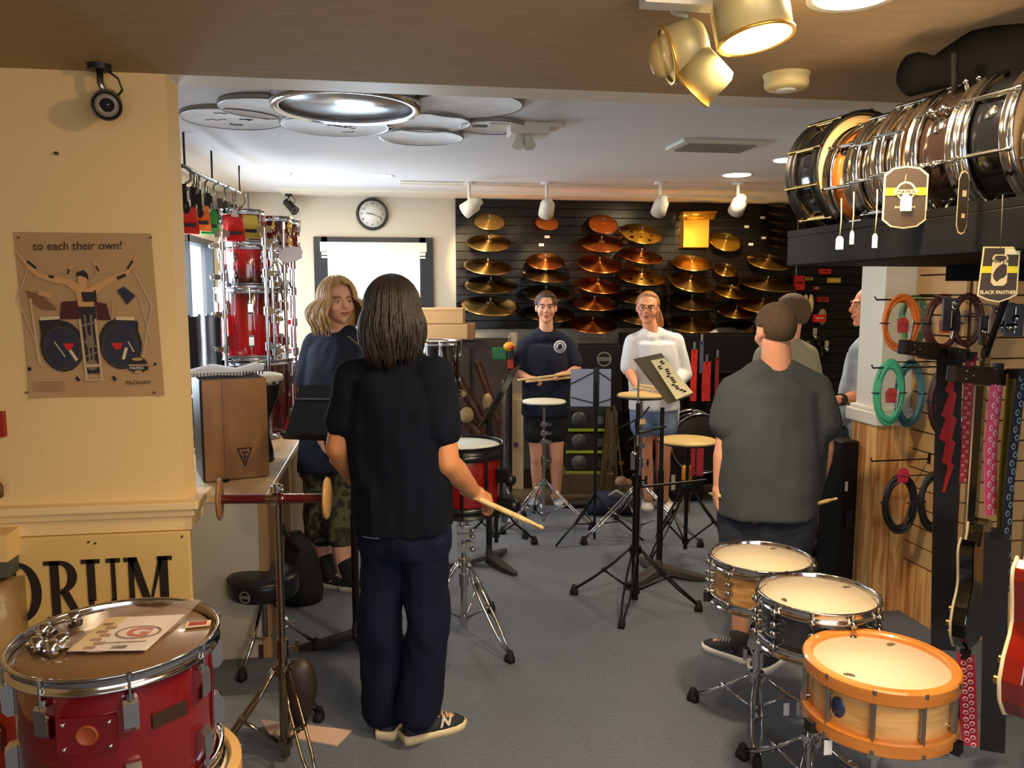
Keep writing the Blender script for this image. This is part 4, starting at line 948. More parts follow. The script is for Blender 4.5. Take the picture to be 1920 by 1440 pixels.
def strap(px,y0,y1,D,w_,c,lab,lean=0,turn=0,kind=None,D1=None,m=None):
    a=at_c(px,y0,D);e=at_c(px+lean,y1,D1 or D);t=thing('guitar_strap',lab,'strap',tuple(a),0,'straps hanging by the slatwall')
    n=10;ax=(RGT*math.cos(turn)+FWD*math.sin(turn));nn=ax.cross(UP)
    def P(u,s,d): return (e-a)*u+ax*s*w_/2+nn*(d+.006*math.sin(u*5+px))
    vs=[];fs=[]
    for i in range(n+1):
        for s in(-1,1):
            for d in(-.0015,.0015): vs.append(tuple(P(i/n,s,d)))
    for i in range(n):
        q=4*i;fs+=[(q,q+2,q+6,q+4),(q+1,q+5,q+7,q+3),(q,q+4,q+5,q+1),(q+2,q+3,q+7,q+6)]
    fs+=[(0,1,3,2),(4*n,4*n+2,4*n+3,4*n+1)]
    MB().add(vs,fs,False).build('webbing',m or mat('webbing_%d_%d_%d'%c,c,.7),t)
    sgn=-1 if nn.dot(FWD)>0 else 1
    if kind=='bolt':
        z=[(.3,.0),(-.0,.17),(.28,.20),(-.12,.37),(.2,.40),(-.2,.56),(.22,.59),(-.05,.75),(.3,.78),(-.22,1.0)];wd_=[.02,.34,.30,.46,.44,.5,.4,.34,.24,.1]
        zz=[(x+.22,u) for x,u in z[::-1]]
        U0,U1=.05,.46;b=MB();k=len(z)
        for i in range(k-1):
            q=[P(U0+(U1-U0)*z[j][1],z[j][0]+e_*wd_[j],sgn*.004) for j,e_ in((i,-1),(i,1),(i+1,1),(i+1,-1))]
            b.add([tuple(v) for v in q]+[tuple(v-nn*sgn*.001) for v in q],[(0,1,2,3),(4,5,6,7)],False)
        b.build('lightning_bolt',redink,t)
    if kind in('dots','swirl','stripe'):
        b=MB()
        for i in range(26):
            u=(i+.5)/26
            if kind=='stripe':
                continue
            c_=P(u,(.35 if i%2 else -.35)*(1 if kind=='dots' else .8),sgn*.003)
            M=frame(c_,nn*sgn,UP);r=w_*(.17 if kind=='dots' else .24)
            b.lathe([(r*.55,.0012),(r,.0012),(r,0),(r*.55,0),(r*.55,.0012)],10,M)
        if kind=='stripe':
            for s in (-.6,0,.6):
                q=[P(0,s-.12,sgn*.003),P(0,s+.12,sgn*.003),P(.5,s+.12,sgn*.005),P(.5,s-.12,sgn*.005),P(1,s+.12,sgn*.003),P(1,s-.12,sgn*.003)]
                b.add([tuple(v) for v in q],[(0,1,2,3),(3,2,4,5)],False)
        b.build('printed_pattern',mat('pattern_%s'%kind,{'dots':(248,196,206),'swirl':(120,150,168),'stripe':(92,86,30)}[kind],.6),t)
    MB().box(tuple(P(.0,0,0)),(.03,.015,.03)).build('buckle',blackp,t)
    return t
strap(1780,662,1218,2.85,.085,(26,27,34),'wide black strap with a red lightning bolt hanging by the slatwall',-12,-.2,'bolt')
strap(1822,668,905,2.75,.03,(176,50,70),'narrow red patterned strap left of the pink one',-16,-.9,'dots')
strap(1868,690,965,2.5,.060,(226,90,130),'bright pink strap with pale circles',-12,.45,'dots')
strap(1893,700,1080,2.5,.045,(150,138,50),'olive yellow striped strap right of the pink one',-18,.45,'stripe')
strap(1912,700,1110,2.45,.045,(30,32,52),'dark navy strap with pale blue swirls at the right edge',-30,.45,'swirl')
strap(1870,1000,1408,2.35,.068,(14,14,15),'broad plain black strap hanging low between the two guitars',-10,-.3)
strap(1810,1225,1400,2.5,.05,(196,40,60),'red strap end with white pattern below the black guitar',10,-.3,'dots')
b=MB()
q=at_c(1796,1300,2.6)
tag(MB().loft([[(a*.035*s,b_*.02*s,z) for a,b_ in arc(0,0,1,0,324,9)] for s,z in((.5,.09),(1,.06),(1.1,0),(1,-.08),(.3,-.13))]).build('red_pouch',mat('red_satin',(120,12,34),.4),None,loc=q),'dark red pouch hanging under the black guitar','pouch')
# adapters and cards hanging at the upper right
random.seed(5)
for k,(px,py,D,w_,h_,c,lab) in enumerate([(1782,590,2.95,.06,.12,(44,48,56),'dark grey hanging pouch above the lightning-bolt strap'),(1850,620,2.8,.05,.10,(58,54,50),'grey blister pack left of the chrome adapters'),(1900,600,2.5,.06,.10,(40,44,54),'dark blue-grey pack at the right edge above the pink strap'),(1870,600,2.7,.05,.09,(150,110,76),'tan card of small brass fittings above the pink strap')]):
    q=at_c(px,py,D);t=thing('hanging_pack',lab,'package',tuple(q),-YAW)
    MB().bb((-w_/2,-.006,-h_/2),(w_/2,.006,h_/2)).build('card',mat('pack_%d'%k,c,.4,noise_s=40,noise_a=.4),t,bevel=.002)
    b=MB()
    b.cyl((0,-.008,-.4*h_),(0,-.008,.4*h_),.003,n=6)
    for i in range(3): b.ball((random.uniform(-.3,.3)*w_,-.012,random.uniform(-.4,.4)*h_),(.009,.008,.012),8,6)
    b.build('fittings',lugm,t)
    MB().cyl((0,0,h_/2),(0,.12,h_/2+.01),.003,n=6).build('hook',blackm,t)
q=at_c(1885,560,2.45);e=at_c(1848,668,2.6)
o=MB().cyl((0,0,0),tuple(e-q),.011,.009,n=12).build('slanted_rod',mat('rod_black',(34,32,34),.3,.6),None,loc=q);tag(o,'slanted dark metal rod crossing the hanging packs at the upper right','rod')
# ---------------------------------------------------------------- guitars seen edge-on
def guitar(px,py,D,lab,bodym,s=1.0,turn=0.):
    q=at_c(px,py,D);v=(q-Vector((0,0,CH)));v.z=0;v.normalize()
    n=Vector((-v.y,v.x,0));n=(Matrix.Rotation(turn,3,'Z')@n)      # front faces left across the view
    M=frame(q,n,(UP.cross(n)))                        # local x along side, y up?, z front
    M=Matrix((UP.cross(n),UP,n)).transposed().to_4x4();M.translation=q
    t=thing('electric_guitar',lab,'guitar',M=M,group='electric guitars on hangers')
    half=[(0,-.215),(.06,-.212),(.12,-.195),(.158,-.15),(.168,-.10),(.150,-.05),(.118,-.01),(.108,.02),(.118,.07),(.130,.12),(.122,.165),(.09,.195),(.05,.205),(.028,.20)]
    left=[(-x,y) for x,y in half[1:]][::-1];left=[(x,y) for x,y in left if y<.22]
    cut=[(.028,.20),(.05,.14),(.075,.12),(.10,.14),(.118,.17)]
    right=half[:10]+[(.128,.145),(.105,.165),(.082,.14),(.05,.135),(.03,.17),(.028,.2)]
    out=[(x*s,y*s) for x,y in right+left]
    MB().prism(out,.045*s,T(0,0,-.045*s)).build('body',bodym,t,bevel=.004)
    bd=MB();k=len(out)
    bd.tube([(x*1.005,y*1.005,.0) for x,y in out],.0042*s,6,closed=True);bd.build('binding',mat('cream_binding',(236,220,176),.4),t)
    MB().prism([(-.024*s,.14*s),(.024*s,.14*s),(.020*s,.66*s),(-.020*s,.66*s)],.022*s,T(0,0,-.018*s)).build('neck',bodym,t)
    MB().prism([(-.026*s,.12*s),(.026*s,.12*s),(.021*s,.66*s),(-.021*s,.66*s)],.005*s,T(0,0,.004*s)).build('fretboard',mat('fretboard_dark',(40,26,18),.4),t)
    MB().tube([(-.0245*s,.14*s,.006*s),(-.021*s,.66*s,.006*s)],.003*s,6).tube([(.0245*s,.14*s,.006*s),(.021*s,.66*s,.006*s)],.003*s,6).build('neck_binding',mat('cream_binding',(236,220,176),.4),t)
    MB().prism([(-.022*s,.66*s),(.022*s,.66*s),(.04*s,.70*s),(.034*s,.83*s),(0,.815*s),(-.034*s,.83*s),(-.04*s,.70*s)],.014*s,T(0,0,-.02*s)).build('headstock',bodym,t)
    gm=mat('gold_hardware',(214,176,96),.25,1)
    for y in(.10,-.0): MB().box((0,y*s,.008*s),(.07*s,.036*s,.016*s)).build('pickup',gm,t,bevel=.002)
    MB().box((0,-.06*s,.009*s),(.08*s,.014*s,.018*s)).build('bridge',gm,t);MB().box((0,-.10*s,.008*s),(.09*s,.016*s,.014*s)).build('tailpiece',gm,t)
    for (x,y) in((.10,-.08),(.125,-.12),(.06,-.13),(.09,-.165)): MB().cyl((x*s,y*s,0),(x*s,y*s,.022*s),.012*s,.010*s,n=12).build('knob',gm,t)
    for i in range(3):
        for sx in(-1,1): MB().cyl((sx*.036*s,(.71+.04*i)*s,-.012*s),(sx*.062*s,(.71+.04*i)*s,-.012*s),.006*s,n=6).build('tuner',lugm,t)
    b=MB()
    for i in range(6): b.cyl(((-.02+.008*i)*s,-.10*s,.018*s),((-.016+.0064*i)*s,.67*s,.013*s),.0006,n=4)
    b.build('strings',lugm,t)
    MB().box((.0,-.212*s,-.022*s),(.05*s,.006*s,.03*s)).build('jack_plate',mat('plate_grey',(90,88,86),.3,.8),t)
    return t
blackg=mat('black_gloss',(14,12,12),.08,coat=1)
guitar(1812,1085,2.62,'glossy black electric guitar with cream edges hanging edge-on by the slatwall',blackg,1.0,-.22)
guitar(1925,1155,1.80,'glossy red electric guitar with cream edges at the right edge of the photo',mat('red_gloss',(122,20,10),.1,coat=1,noise_s=6,noise_a=.3),1.0,-.25)
# ---------------------------------------------------------------- foreground left
redlac=mat('red_floor_tom_lacquer',(112,5,13),.13,coat=1,noise_s=3,noise_a=.05,stretch=(1,1,.2))
q=at_c(218,1197,1.66)
Mft=T(q.x,q.y,0)@RY(math.radians(-1.5))
drum('floor_tom','lower red drum with pale hoops carrying the big red one','' or T(q.x+.02,q.y+.01,0),.218,.555,redlac,nl=8,lug='box',throw=False,rot=.3,wood_hoop=True,hoopm=mat('pale_hoop',(206,164,96),.35),cat='drum')
H_=q.z-.585
ft=drum('floor_tom','large glossy red floor tom with parts lying on its brown head, lower left',T(q.x,q.y,.585),.208,H_,redlac,headm=headclear,nl=8,lug='box',throw=False,rot=-1.16,lugmat=chrome,double=True)
hz=.585+H_
qa=MB();Mv=frame((.194*math.cos(-1.56),.194*math.sin(-1.56),H_*.62),(math.cos(-1.56),math.sin(-1.56),0),(0,0,1))
child('mount_plate',MB().box((0,0,.0),(.075,.11,.004)).mesh('mount_plate',mat('plate_red',(110,8,16),.2,coat=1)),ft,Mv)
child('mount_hole',MB().lathe([(0,.004),(.017,.004),(.019,.006),(.021,.003),(.021,0)],20).mesh('mount_hole',mat('hole_orange',(150,70,34),.5)),ft,Mv)
for (x,y) in((-.025,-.042),(-.025,.042),(.025,-.042),(.025,.042)): child('screw',cached('scr',lambda:MB().ball((0,0,.002),.005,8,6).mesh('screw',chrome)),ft,Mv@T(x,y,0))
Mv=frame((.194*math.cos(-.77),.194*math.sin(-.77),H_*.62),(math.cos(-.77),math.sin(-.77),0),(0,0,1))
child('name_plate',MB().box((0,0,.001),(.03,.075,.004)).mesh('name_plate',mat('plate_grey2',(88,66,56),.3,.7)),ft,Mv@RZ(.0))
# chrome lugs lying on the head
for k,(px,py,rz) in enumerate([(140,1172,.3),(85,1195,1.2),(100,1228,2.0),(118,1215,.6),(70,1222,2.6)]):
    p=at_z(px,py,hz+.0);t=thing('loose_lug','loose chrome drum lug on the red floor tom, %s'%['standing alone at the back','leftmost of the pile','nearest the front hoop','in the middle of the pile','at the left by the hoop'][k],'drum part',(p.x,p.y,hz),rz,'loose chrome lugs on the red floor tom')
    MB().loft([[(x*s,y*s*.8,z) for x,y in arc(0,0,.016,22,337,7)] for s,z in((1.1,0),(1.2,.010),(1.1,.022),(.7,.032))]).build('casting',chrome,t)
    MB().cyl((.0,-.016,.014),(0,.018,.014),.008,n=10).ball((0,-.018,.014),.009,8,6).build('swivel_nut',chrome,t)
    MB().cyl((0,-.021,.014),(0,-.029,.014),.005,n=8).build('bore',blackp,t)
p=at_z(245,1180,hz+.006)
t=thing('parts_bag','clear plastic bag holding a white card with red G logo, on the red floor tom','bag',(p.x,p.y,hz+.003),-YAW+.06)
random.seed(11)
vs=[];n=10
for i in range(n+1):
    for j in range(n+1):
        u,v=i/n-.5,j/n-.5;vs.append((u*.20+v*.03,v*.235,.012+.010*math.sin(7*u+2)*math.cos(6*v)+.004*random.random()))
fs=[(i*(n+1)+j,(i+1)*(n+1)+j,(i+1)*(n+1)+j+1,i*(n+1)+j+1) for i in range(n) for j in range(n)]
MB().add(vs,fs).build('plastic_film',mat('clear_film',(220,200,196),.12,alpha=.28),t)
MB().prism([(-.085,-.105),(.075,-.11),(.092,.075),(-.075,.065)],.0012,T(0,0,.003)).build('card',mat('white_card',(236,232,230),.5),t)
MB().prism([(-.085,-.105),(-.045,-.107),(-.030,.068),(-.075,.065)],.0008,T(0,0,.0045)).build('cream_strip',mat('cream_card',(228,204,150),.5),t)
b=MB();b.add(*(lambda o,i:([(x,y,.0055) for x,y in o]+[(x,y,.0055) for x,y in i],[(k,k+1,len(o)+k+1,len(o)+k) for k in range(len(o)-1)]))(arc(.025,-.02,.048,0,360,28,.034),arc(.025,-.02,.043,0,360,28,.029)));b.build('logo_ring',mat('logo_dark_red',(90,30,48),.5),t)
text('G',.062,'logo_letter',redink,t,T(.027,-.022,.0058)@RZ(-.1),.0006,bold=.0018,sx=1.2)
MB().prism([(-.03,-.075),(.06,-.07),(.06,-.067),(-.03,-.072)],.0005,T(0,0,.0052)).build('underline',mat('logo_dark_red',(90,30,48),.5),t)
b=MB()
for k in range(7): b.box((-.055+.012*(k%2),-.09+.02*k,.0056),(.022,.014,.0006),RZ(.1))
b.build('small_picture',mat('print_mixed',(110,80,50),.6,noise_s=120,noise_a=.9),t)
MB().prism([(.0,-.10),(.03,-.10),(.03,-.088),(.0,-.088)],.0006,T(0,0,.0052)).build('barcode',mat('grey_print',(120,120,120),.6),t)
p=at_z(372,1172,hz)
t=thing('small_sachet','small red and white sachet at the right side of the red floor tom','sachet',(p.x,p.y,hz+.001),.1)
MB().bb((-.026,-.014,0),(.026,.014,.003)).build('sachet_body',mat('sachet_cream',(222,196,160),.4),t)
MB().bb((-.020,-.010,.003),(.018,.010,.0036)).build('sachet_print',mat('sachet_red',(130,44,34),.5,noise_s=200,noise_a=.9),t)
q=at_c(5,1330,1.95)
drum('floor_tom','orange-red drum partly hidden behind the big red floor tom, at the left edge',T(q.x-.06,q.y+.35,0),.18,.52,mat('orange_red_lacquer',(160,40,14),.2,coat=.8),nl=6,lug='box',throw=False,rot=.3)
# ---------------------------------------------------------------- chrome stand with the two-disc percussion
p=floor_c(512,2.62)
s=tripod('chrome_stand','tall chrome double-braced stand in the left foreground',(p.x,p.y,0),.985,.34,.27,0,mat('smoked_chrome',(150,136,122),.16,1),tr=.017,upper=.013,low=.07,ang=[math.radians(a) for a in (196,-62,70)],split=.42)
b=MB()
for z in (.94,.97): b.cyl((0,0,z-.01),(0,0,z+.01),.022,n=12);b.ball((.02,-.02,z),.009,8,6)
b.build('clamp',chrome,s)
MB().loft([[(x*s_+.05,y*s_+.02,z) for x,y in arc(0,0,.055,0,330,11,.03)] for s_,z in((.5,.36),(1,.32),(1.15,.25),(.8,.17),(.3,.10))]).build('hanging_leather_flap',mat('flap_brown',(46,30,24),.5),s)
a=at_c(412,936,2.60);c=at_c(613,934,2.62);o=(a+c)/2
t=thing('bar_percussion','dark red rod with a round wooden disc at each end, clamped on the chrome stand','percussion',tuple(o))
ax=(c-a)/2
MB().cyl(tuple(-ax),tuple(ax),.016,n=16).build('rod',mat('dark_red_rod',(78,14,16),.2,coat=.8),t)
MB().cyl(tuple(-ax*.14),tuple(ax*.10),.0175,n=16).build('center_band',mat('band_chrome',(200,170,150),.2,1),t)
for sg in(-1,1):
    MB().lathe([(0,-.006),(.066,-.006),(.072,0),(.066,.006),(0,.006)],32,frame(ax*sg,ax+FWD*(.03 if sg<0 else -.0),(0,0,1))).build('disc',wood('disc_wood',(110,74,38),(150,108,62),.4) if sg<0 else wood('disc_wood_light',(168,126,76),(190,148,92),.4),t)
MB().cyl((0,0,0),(0,0,-.02),.012,n=10).build('stem',chrome,t)
# drum stool
p=floor_c(481,3.42)
t=thing('drum_stool','round black padded drum stool on chrome tripod legs beside the counter','stool',(p.x,p.y,0))
zs=.300
MB().lathe([(0,zs+.100),(.09,zs+.101),(.130,zs+.096),(.147,zs+.084),(.153,zs+.062),(.153,zs+.01),(.146,zs),(0,zs)],40).build('seat',mat('black_vinyl',(22,24,30),.32),t)
MB().lathe([(.1535,zs+.070),(.155,zs+.074),(.1535,zs+.078)],40).build('piping',blackp,t)
MB().cyl((0,0,.10),(0,0,zs),.014,n=12).cyl((0,0,zs-.03),(0,0,zs),.04,n=12).build('post',steel,t)
lm=leg_mesh(.22,.25,chrome,False,.007);fm=foot_mesh(.22)
bme=MB().tube([(.015,0,.09),(.14,0,.155)],.006,6).mesh('brace',chrome)
for i in range(3):
    a=math.radians(12+120*i);l=child('leg',lm,t,RZ(a));child('rubber_foot',fm,l);child('brace',bme,t,RZ(a))
MB().cyl((0,0,.255),(0,0,.285),.028,n=12).build('hub',chrome,t)
Mv=frame((.153*math.cos(-1.9),.153*math.sin(-1.9),zs+.035),(math.cos(-1.9),math.sin(-1.9),0),(-1,0,0));Mv=Matrix.Translation((.1545*math.cos(-1.95),.1545*math.sin(-1.95),zs+.035))@RZ(-1.95+PI/2)@RX(PI/2)
b=MB();o1=arc(0,0,.026,0,360,24);i1=arc(0,0,.021,0,360,24)
b.add([(x,y,0) for x,y in o1+i1],[(k,k+1,25+k+1,25+k) for k in range(24)],False);b.box((0,0,0),(.05,.012,.0006));child('crest',b.mesh('crest',mat('logo_grey',(140,140,140),.5)),t,Mv)
text('MAPEX',.010,'lettering',blackp,t,Mv@T(0,0,.0008),.0003,sx=1.3)
# cardboard sheet and plastic sheet on the carpet
c4=[at_z(x,y,0) for x,y in((488,1352),(660,1372),(632,1400),(505,1378))];o=sum(c4,Vector())/4
tag(MB().prism([((v-o).x,(v-o).y) for v in c4],.006,T(0,0,.001)).build('cardboard_sheet',mat('pale_card',(214,180,160),.7),None,loc=(o.x,o.y,0)),'pale cardboard strip lying on the carpet behind the chrome stand','cardboard')
o=at_z(470,1335,0);b=MB();random.seed(9);vs=[];n=8
for i in range(n+1):
    for j in range(n+1): vs.append(((i/n-.5)*.42,(j/n-.5)*.26,.006+.020*random.random()*math.sin(PI*i/n)*math.sin(PI*j/n)))
b.add(vs,[(i*(n+1)+j,(i+1)*(n+1)+j,(i+1)*(n+1)+j+1,i*(n+1)+j+1) for i in range(n) for j in range(n)]);tag(b.build('plastic_sheet',mat('clear_sheet',(200,206,214),.15,alpha=.3),None,loc=o),'crumpled clear plastic sheet on the carpet behind the chrome stand','plastic')
# ---------------------------------------------------------------- music stand left of the man
p=floor_c(658,3.55);q=at_c(590,770,3.55)
t=thing('music_stand','black music stand with a tilted desk, left of the long-haired man','music stand',(p.x,p.y,0))
MB().cyl((0,0,.08),(0,0,.62),.017,n=12).build('lower_pole',blackm,t);MB().cyl((0,0,.6),(0,0,.93),.011,n=10).build('upper_pole',blackm,t)
flat_base(t,mat('base_dark_grey',(44,42,44),.6),.25,3,math.radians(185),.06)
rel=q-p
pp_=[at_c(562,722,3.68),at_c(690,722,3.62),at_c(672,828,3.42),at_c(532,822,3.48)]
b=MB();pr_=[v-p for v in pp_];nrm=(pr_[1]-pr_[0]).cross(pr_[3]-pr_[0]).normalized()
b.add([tuple(v) for v in pr_]+[tuple(v+nrm*.004) for v in pr_],[(0,1,2,3),(7,6,5,4),(0,4,5,1),(1,5,6,2),(2,6,7,3),(3,7,4,0)],False)
desk_navy=mat('desk_navy_black',(20,26,36),.35);b.build('desk',desk_navy,t)
lp=[pr_[3],pr_[2]];up=(pr_[0]-pr_[3]).normalized()
if nrm.dot(UP)<0:nrm=-nrm
b=MB();A=[lp[0],lp[1],lp[1]+nrm*.05,lp[0]+nrm*.05];b.add([tuple(v) for v in A]+[tuple(v-up*.004) for v in A],[(0,1,2,3),(7,6,5,4),(0,4,5,1),(1,5,6,2),(2,6,7,3),(3,7,4,0)],False);b.build('ledge',desk_navy,t)
A=[pr_[0]*.72+pr_[3]*.28,pr_[1]*.72+pr_[2]*.28];b=MB().cyl(tuple(A[0]+nrm*.005),tuple(A[1]+nrm*.005),.004,n=6);b.build('crease',mat('crease_grey',(110,120,130),.4),t)
# ---------------------------------------------------------------- marching drum on its stand
q=at_c(868,832,3.62)
rl=mat('marching_red',(120,10,16),.2,coat=.8)
t=drum('marching_drum','red marching snare drum with a white head in front of the long-haired man',T(q.x,q.y,q.z-.30),.185,.30,rl,headm=mat('white_marching_head',(224,236,232),.5),nl=10,lug='tube',hoopm=blackm,throw=False,rot=.2,lugmat=blackm)
MB().lathe([(.176,.245),(.186,.248),(.186,.275),(.176,.28)],48).build('upper_ring',hoopblack,t)
MB().lathe([(.176,.01),(.186,.012),(.186,.035),(.176,.04)],48).build('lower_ring',hoopblack,t)
o=MB().box((.20,0,.17),(.05,.06,.06)).ball((.23,0,.15),.03,10,8).build('snare_strainer',blackm,t);o.rotation_euler=(0,0,-.5)
o=MB().box((.20,0,.03),(.05,.08,.07)).ball((.235,0,.02),.035,10,8).build('leg_rest',blackm,t);o.rotation_euler=(0,0,-.35)
s=tripod('chrome_stand','heavy chrome stand holding the red marching drum',(q.x,q.y,0),q.z-.36,.37,.33,0,chrome,tr=.016,upper=.013,low=.1,ang=[math.radians(a) for a in (-58,60,200)],split=.5,group=None)
basket(s,q.z-.37,.165,chrome,.4)
b=MB()
for z in(.44,.50,.53): b.box((.0,0,z),(.06,.045,.035));b.ball((.04,-.03,z),.014,8,6)
b.build('tilter',chrome,s)
# ---------------------------------------------------------------- practice pads and stands
def pad(px,py,D,R,m,lab,zz=None,pole=chrome,slab='',hub=.3,sr=.30,rot=.5,dbl=True,ang=None,foot=None,edge=None):
    q=at_c(px,py,D);p=q if foot is None else floor_c(*foot)
    t=thing('practice_pad',lab,'practice pad',(q.x,q.y,q.z-.022),group='practice pads')
    MB().lathe([(0,.022),(R*.93,.022),(R*.95,.018),(R*.95,.012)],36).build('rubber_top',m,t)
    MB().lathe([(0,.012),(R,.012),(R*1.0,.004),(R*.95,0),(0,0)],36).build('base_board',edge or mat('pad_edge',(24,22,22),.5),t)
    MB().cyl((0,0,-.02),(0,0,0),.03,n=12).build('socket',steel,t)
    s=tripod('pad_stand',slab,(q.x,q.y,0),q.z-.044,hub,sr,rot,pole,double=dbl,low=.08,group='stands under the practice pads',ang=ang)
    return t,s
t,s=pad(1020,751,5.45,.158,mat('pad_white',(222,222,206),.5),'white round practice pad in front of the girl in navy','chrome','' and None or chrome,'chrome stand under the white practice pad',.31,.34,math.radians(0),True,[math.radians(a) for a in(-20,90,200)]) if False else pad(1020,751,5.45,.158,mat('pad_white',(222,222,206),.5),'white round practice pad in front of the girl in navy',slab='chrome stand under the white practice pad',hub=.31,sr=.34,rot=0,ang=[math.radians(a) for a in(-25,90,205)])
b=MB()
for z in(.60,.66,.72): b.box((.0,0,z),(.05,.03,.03));b.box((.03,-.02,z),(.04,.02,.02))
b.build('clamp',chrome,s)
t,s=pad(1203,739,5.2,.165,mat('pad_gold',(222,190,120),.5),'tan round practice pad in front of the girl with glasses',slab='chrome stand under the tan practice pad before the girl with glasses',hub=.36,sr=.42,rot=0,ang=[math.radians(a) for a in(-40,95,195)])
b=MB()
for z in(.62,.70,.78): b.box((.0,0,z),(.05,.03,.03));b.box((-.03,-.02,z-.02),(.03,.02,.05))
b.build('clamp',chrome,s)
t,s=pad(1290,824,4.85,.185,mat('pad_cream',(226,192,122),.5),'large cream practice pad beside the arm of the boy in grey',pole=blackm,slab='black double-braced stand under the large cream pad',hub=.42,sr=.33,rot=0,ang=[math.radians(a) for a in(-150,-30,100)])
# black cymbal stand in the middle
p=floor_c(1197,4.05)
s=tripod('cymbal_stand','black double-braced cymbal stand alone in the middle of the carpet','stand' and (p.x,p.y,0),1.06,.29,.33,0,mat('stand_black',(20,18,20),.35,.4),tr=.019,upper=.010,low=.07,ang=[math.radians(a) for a in(-28,-118,150)],split=.62)
MB().cyl((0,0,1.06),(0,0,1.18),.005,n=8).build('rod',steel,s)
MB().tube([(.0,0,.90),(.10,.02,.92),(.16,.03,.93)],.006,6).tube([(.0,0,.90),(-.05,.0,.86)],.006,6).build('side_arm',blackm,s)
MB().tube([(-.10,0,.93),(.02,.0,.99),(.06,0,1.04)],.005,6).build('boom_arm',blackm,s)
MB().cyl((0,0,.84),(0,0,.90),.017,n=8).ball((-.02,-.02,.80),.018,8,6).box((-.03,-.02,.76),(.02,.02,.08)).build('tilter',steel,s)
MB().cyl((0,0,.62),(.42,.1,.62),.007,n=8).build('side_bar',blackm,s)
# music stand with desk toward the girl with glasses
p=floor_c(1243,4.45)
t=thing('music_stand','heavy black music stand with a tilted olive desk holding sheet music','music stand',(p.x,p.y,0))
MB().cyl((0,0,.06),(0,0,.62),.018,n=12).build('lower_pole',blackm,t);MB().cyl((0,0,.6),(0,0,.98),.012,n=10).build('upper_pole',blackm,t)
flat_base(t,mat('base_grey',(70,64,62),.6),.30,3,math.radians(-25),.07)
P4=[at_c(1188,673,4.55),at_c(1240,662,4.72),at_c(1300,740,4.45),at_c(1253,757,4.28)]
P4=[v-p for v in P4];nr=(P4[1]-P4[0]).cross(P4[3]-P4[0]).normalized()
if nr.dot(FWD)<0: nr=-nr
b=MB();b.add([tuple(v) for v in P4]+[tuple(v+nr*.004) for v in P4],[(0,1,2,3),(7,6,5,4),(0,4,5,1),(1,5,6,2),(2,6,7,3),(3,7,4,0)],False);b.build('desk',mat('desk_olive',(74,68,50),.9),t)
o=thing('sheet_music','long sheet of printed music lying on the olive desk','sheet music',tuple(p))
Q=[at_c(1220,676,4.52),at_c(1246,671,4.50),at_c(1299,736,4.25),at_c(1268,749,4.18)];Q=[v-p-nr*.0 for v in Q]
def bil(u,v,d=0): 
    a=Q[0].lerp(Q[1],u);c=Q[3].lerp(Q[2],u);return a.lerp(c,v)-FWD*(.012*math.sin(PI*v)+d)
vs=[tuple(bil(i/3,j/8)) for j in range(9) for i in range(4)]
MB().add(vs,[(j*4+i,j*4+i+1,(j+1)*4+i+1,(j+1)*4+i) for j in range(8) for i in range(3)]).build('paper',mat('music_paper',(232,222,184),.6),o)
b=MB();random.seed(2)
for k in range(16):
    v=.08+.055*k;u=random.uniform(.25,.65);c=bil(u,v,.003);b.ball(tuple(c),(.012,.002,.007),6,4)
b.build('notes',blackink,o)
# light folding stand with a white folder
p=floor_c(1118,5.15)
t=thing('folding_music_stand','thin black folding music stand with wire arms','music stand',(p.x,p.y,0))
MB().cyl((0,0,.0),(0,0,1.05),.009,n=8).build('pole',blackm,t);MB().cyl((0,0,.55),(0,0,.9),.013,n=8).build('pole_sleeve',blackm,t)
for i,a in enumerate((-20,100,205)):
    a=math.radians(a);l=MB().tube([(.0,0,.30),(.17,0,.13),(.32,0,.008)],.007,6).build('leg',blackm,t);l.rotation_euler=(0,0,a)
    br=MB().tube([(.0,0,.10),(.17,0,.13)],.005,6).build('brace',blackm,t);br.rotation_euler=(0,0,a)
x0,x1=-.165,.075
zt_=at_c(1118,692,5.15).z;zb_=at_c(1118,762,5.15).z
b=MB()
for (u0,z0,u1,z1) in((x0,.6,0,.95),(0,.95,x1+.02,.7),(x0,.25,0,.08),(0,.08,x1+.02,.2)): b.cyl((u0,-.008,zb_+(zt_-zb_)*z0),(u1,-.008,zb_+(zt_-zb_)*z1),.004,n=6)
b.box((0,.012,(zt_+zb_)/2),(.035,.012,zt_-zb_+.02));b.box((-.04,.004,zb_-.006),(.30,.05,.006))
o=b.build('wire_desk',blackm,t);o.rotation_euler=(0,0,-YAW)
o=MB().bb((x0,.0,zb_),(-.02,.003,zt_)).bb((.02,.0,zb_),(x1+.02,.003,zt_)).build('folder_sheets',mat('folder_white',(176,190,222),.5),None,loc=(p.x,p.y+.0,0));o.rotation_euler=(0,0,-YAW);tag(o,'pale blue-white sheets standing on the thin folding stand','sheet music')
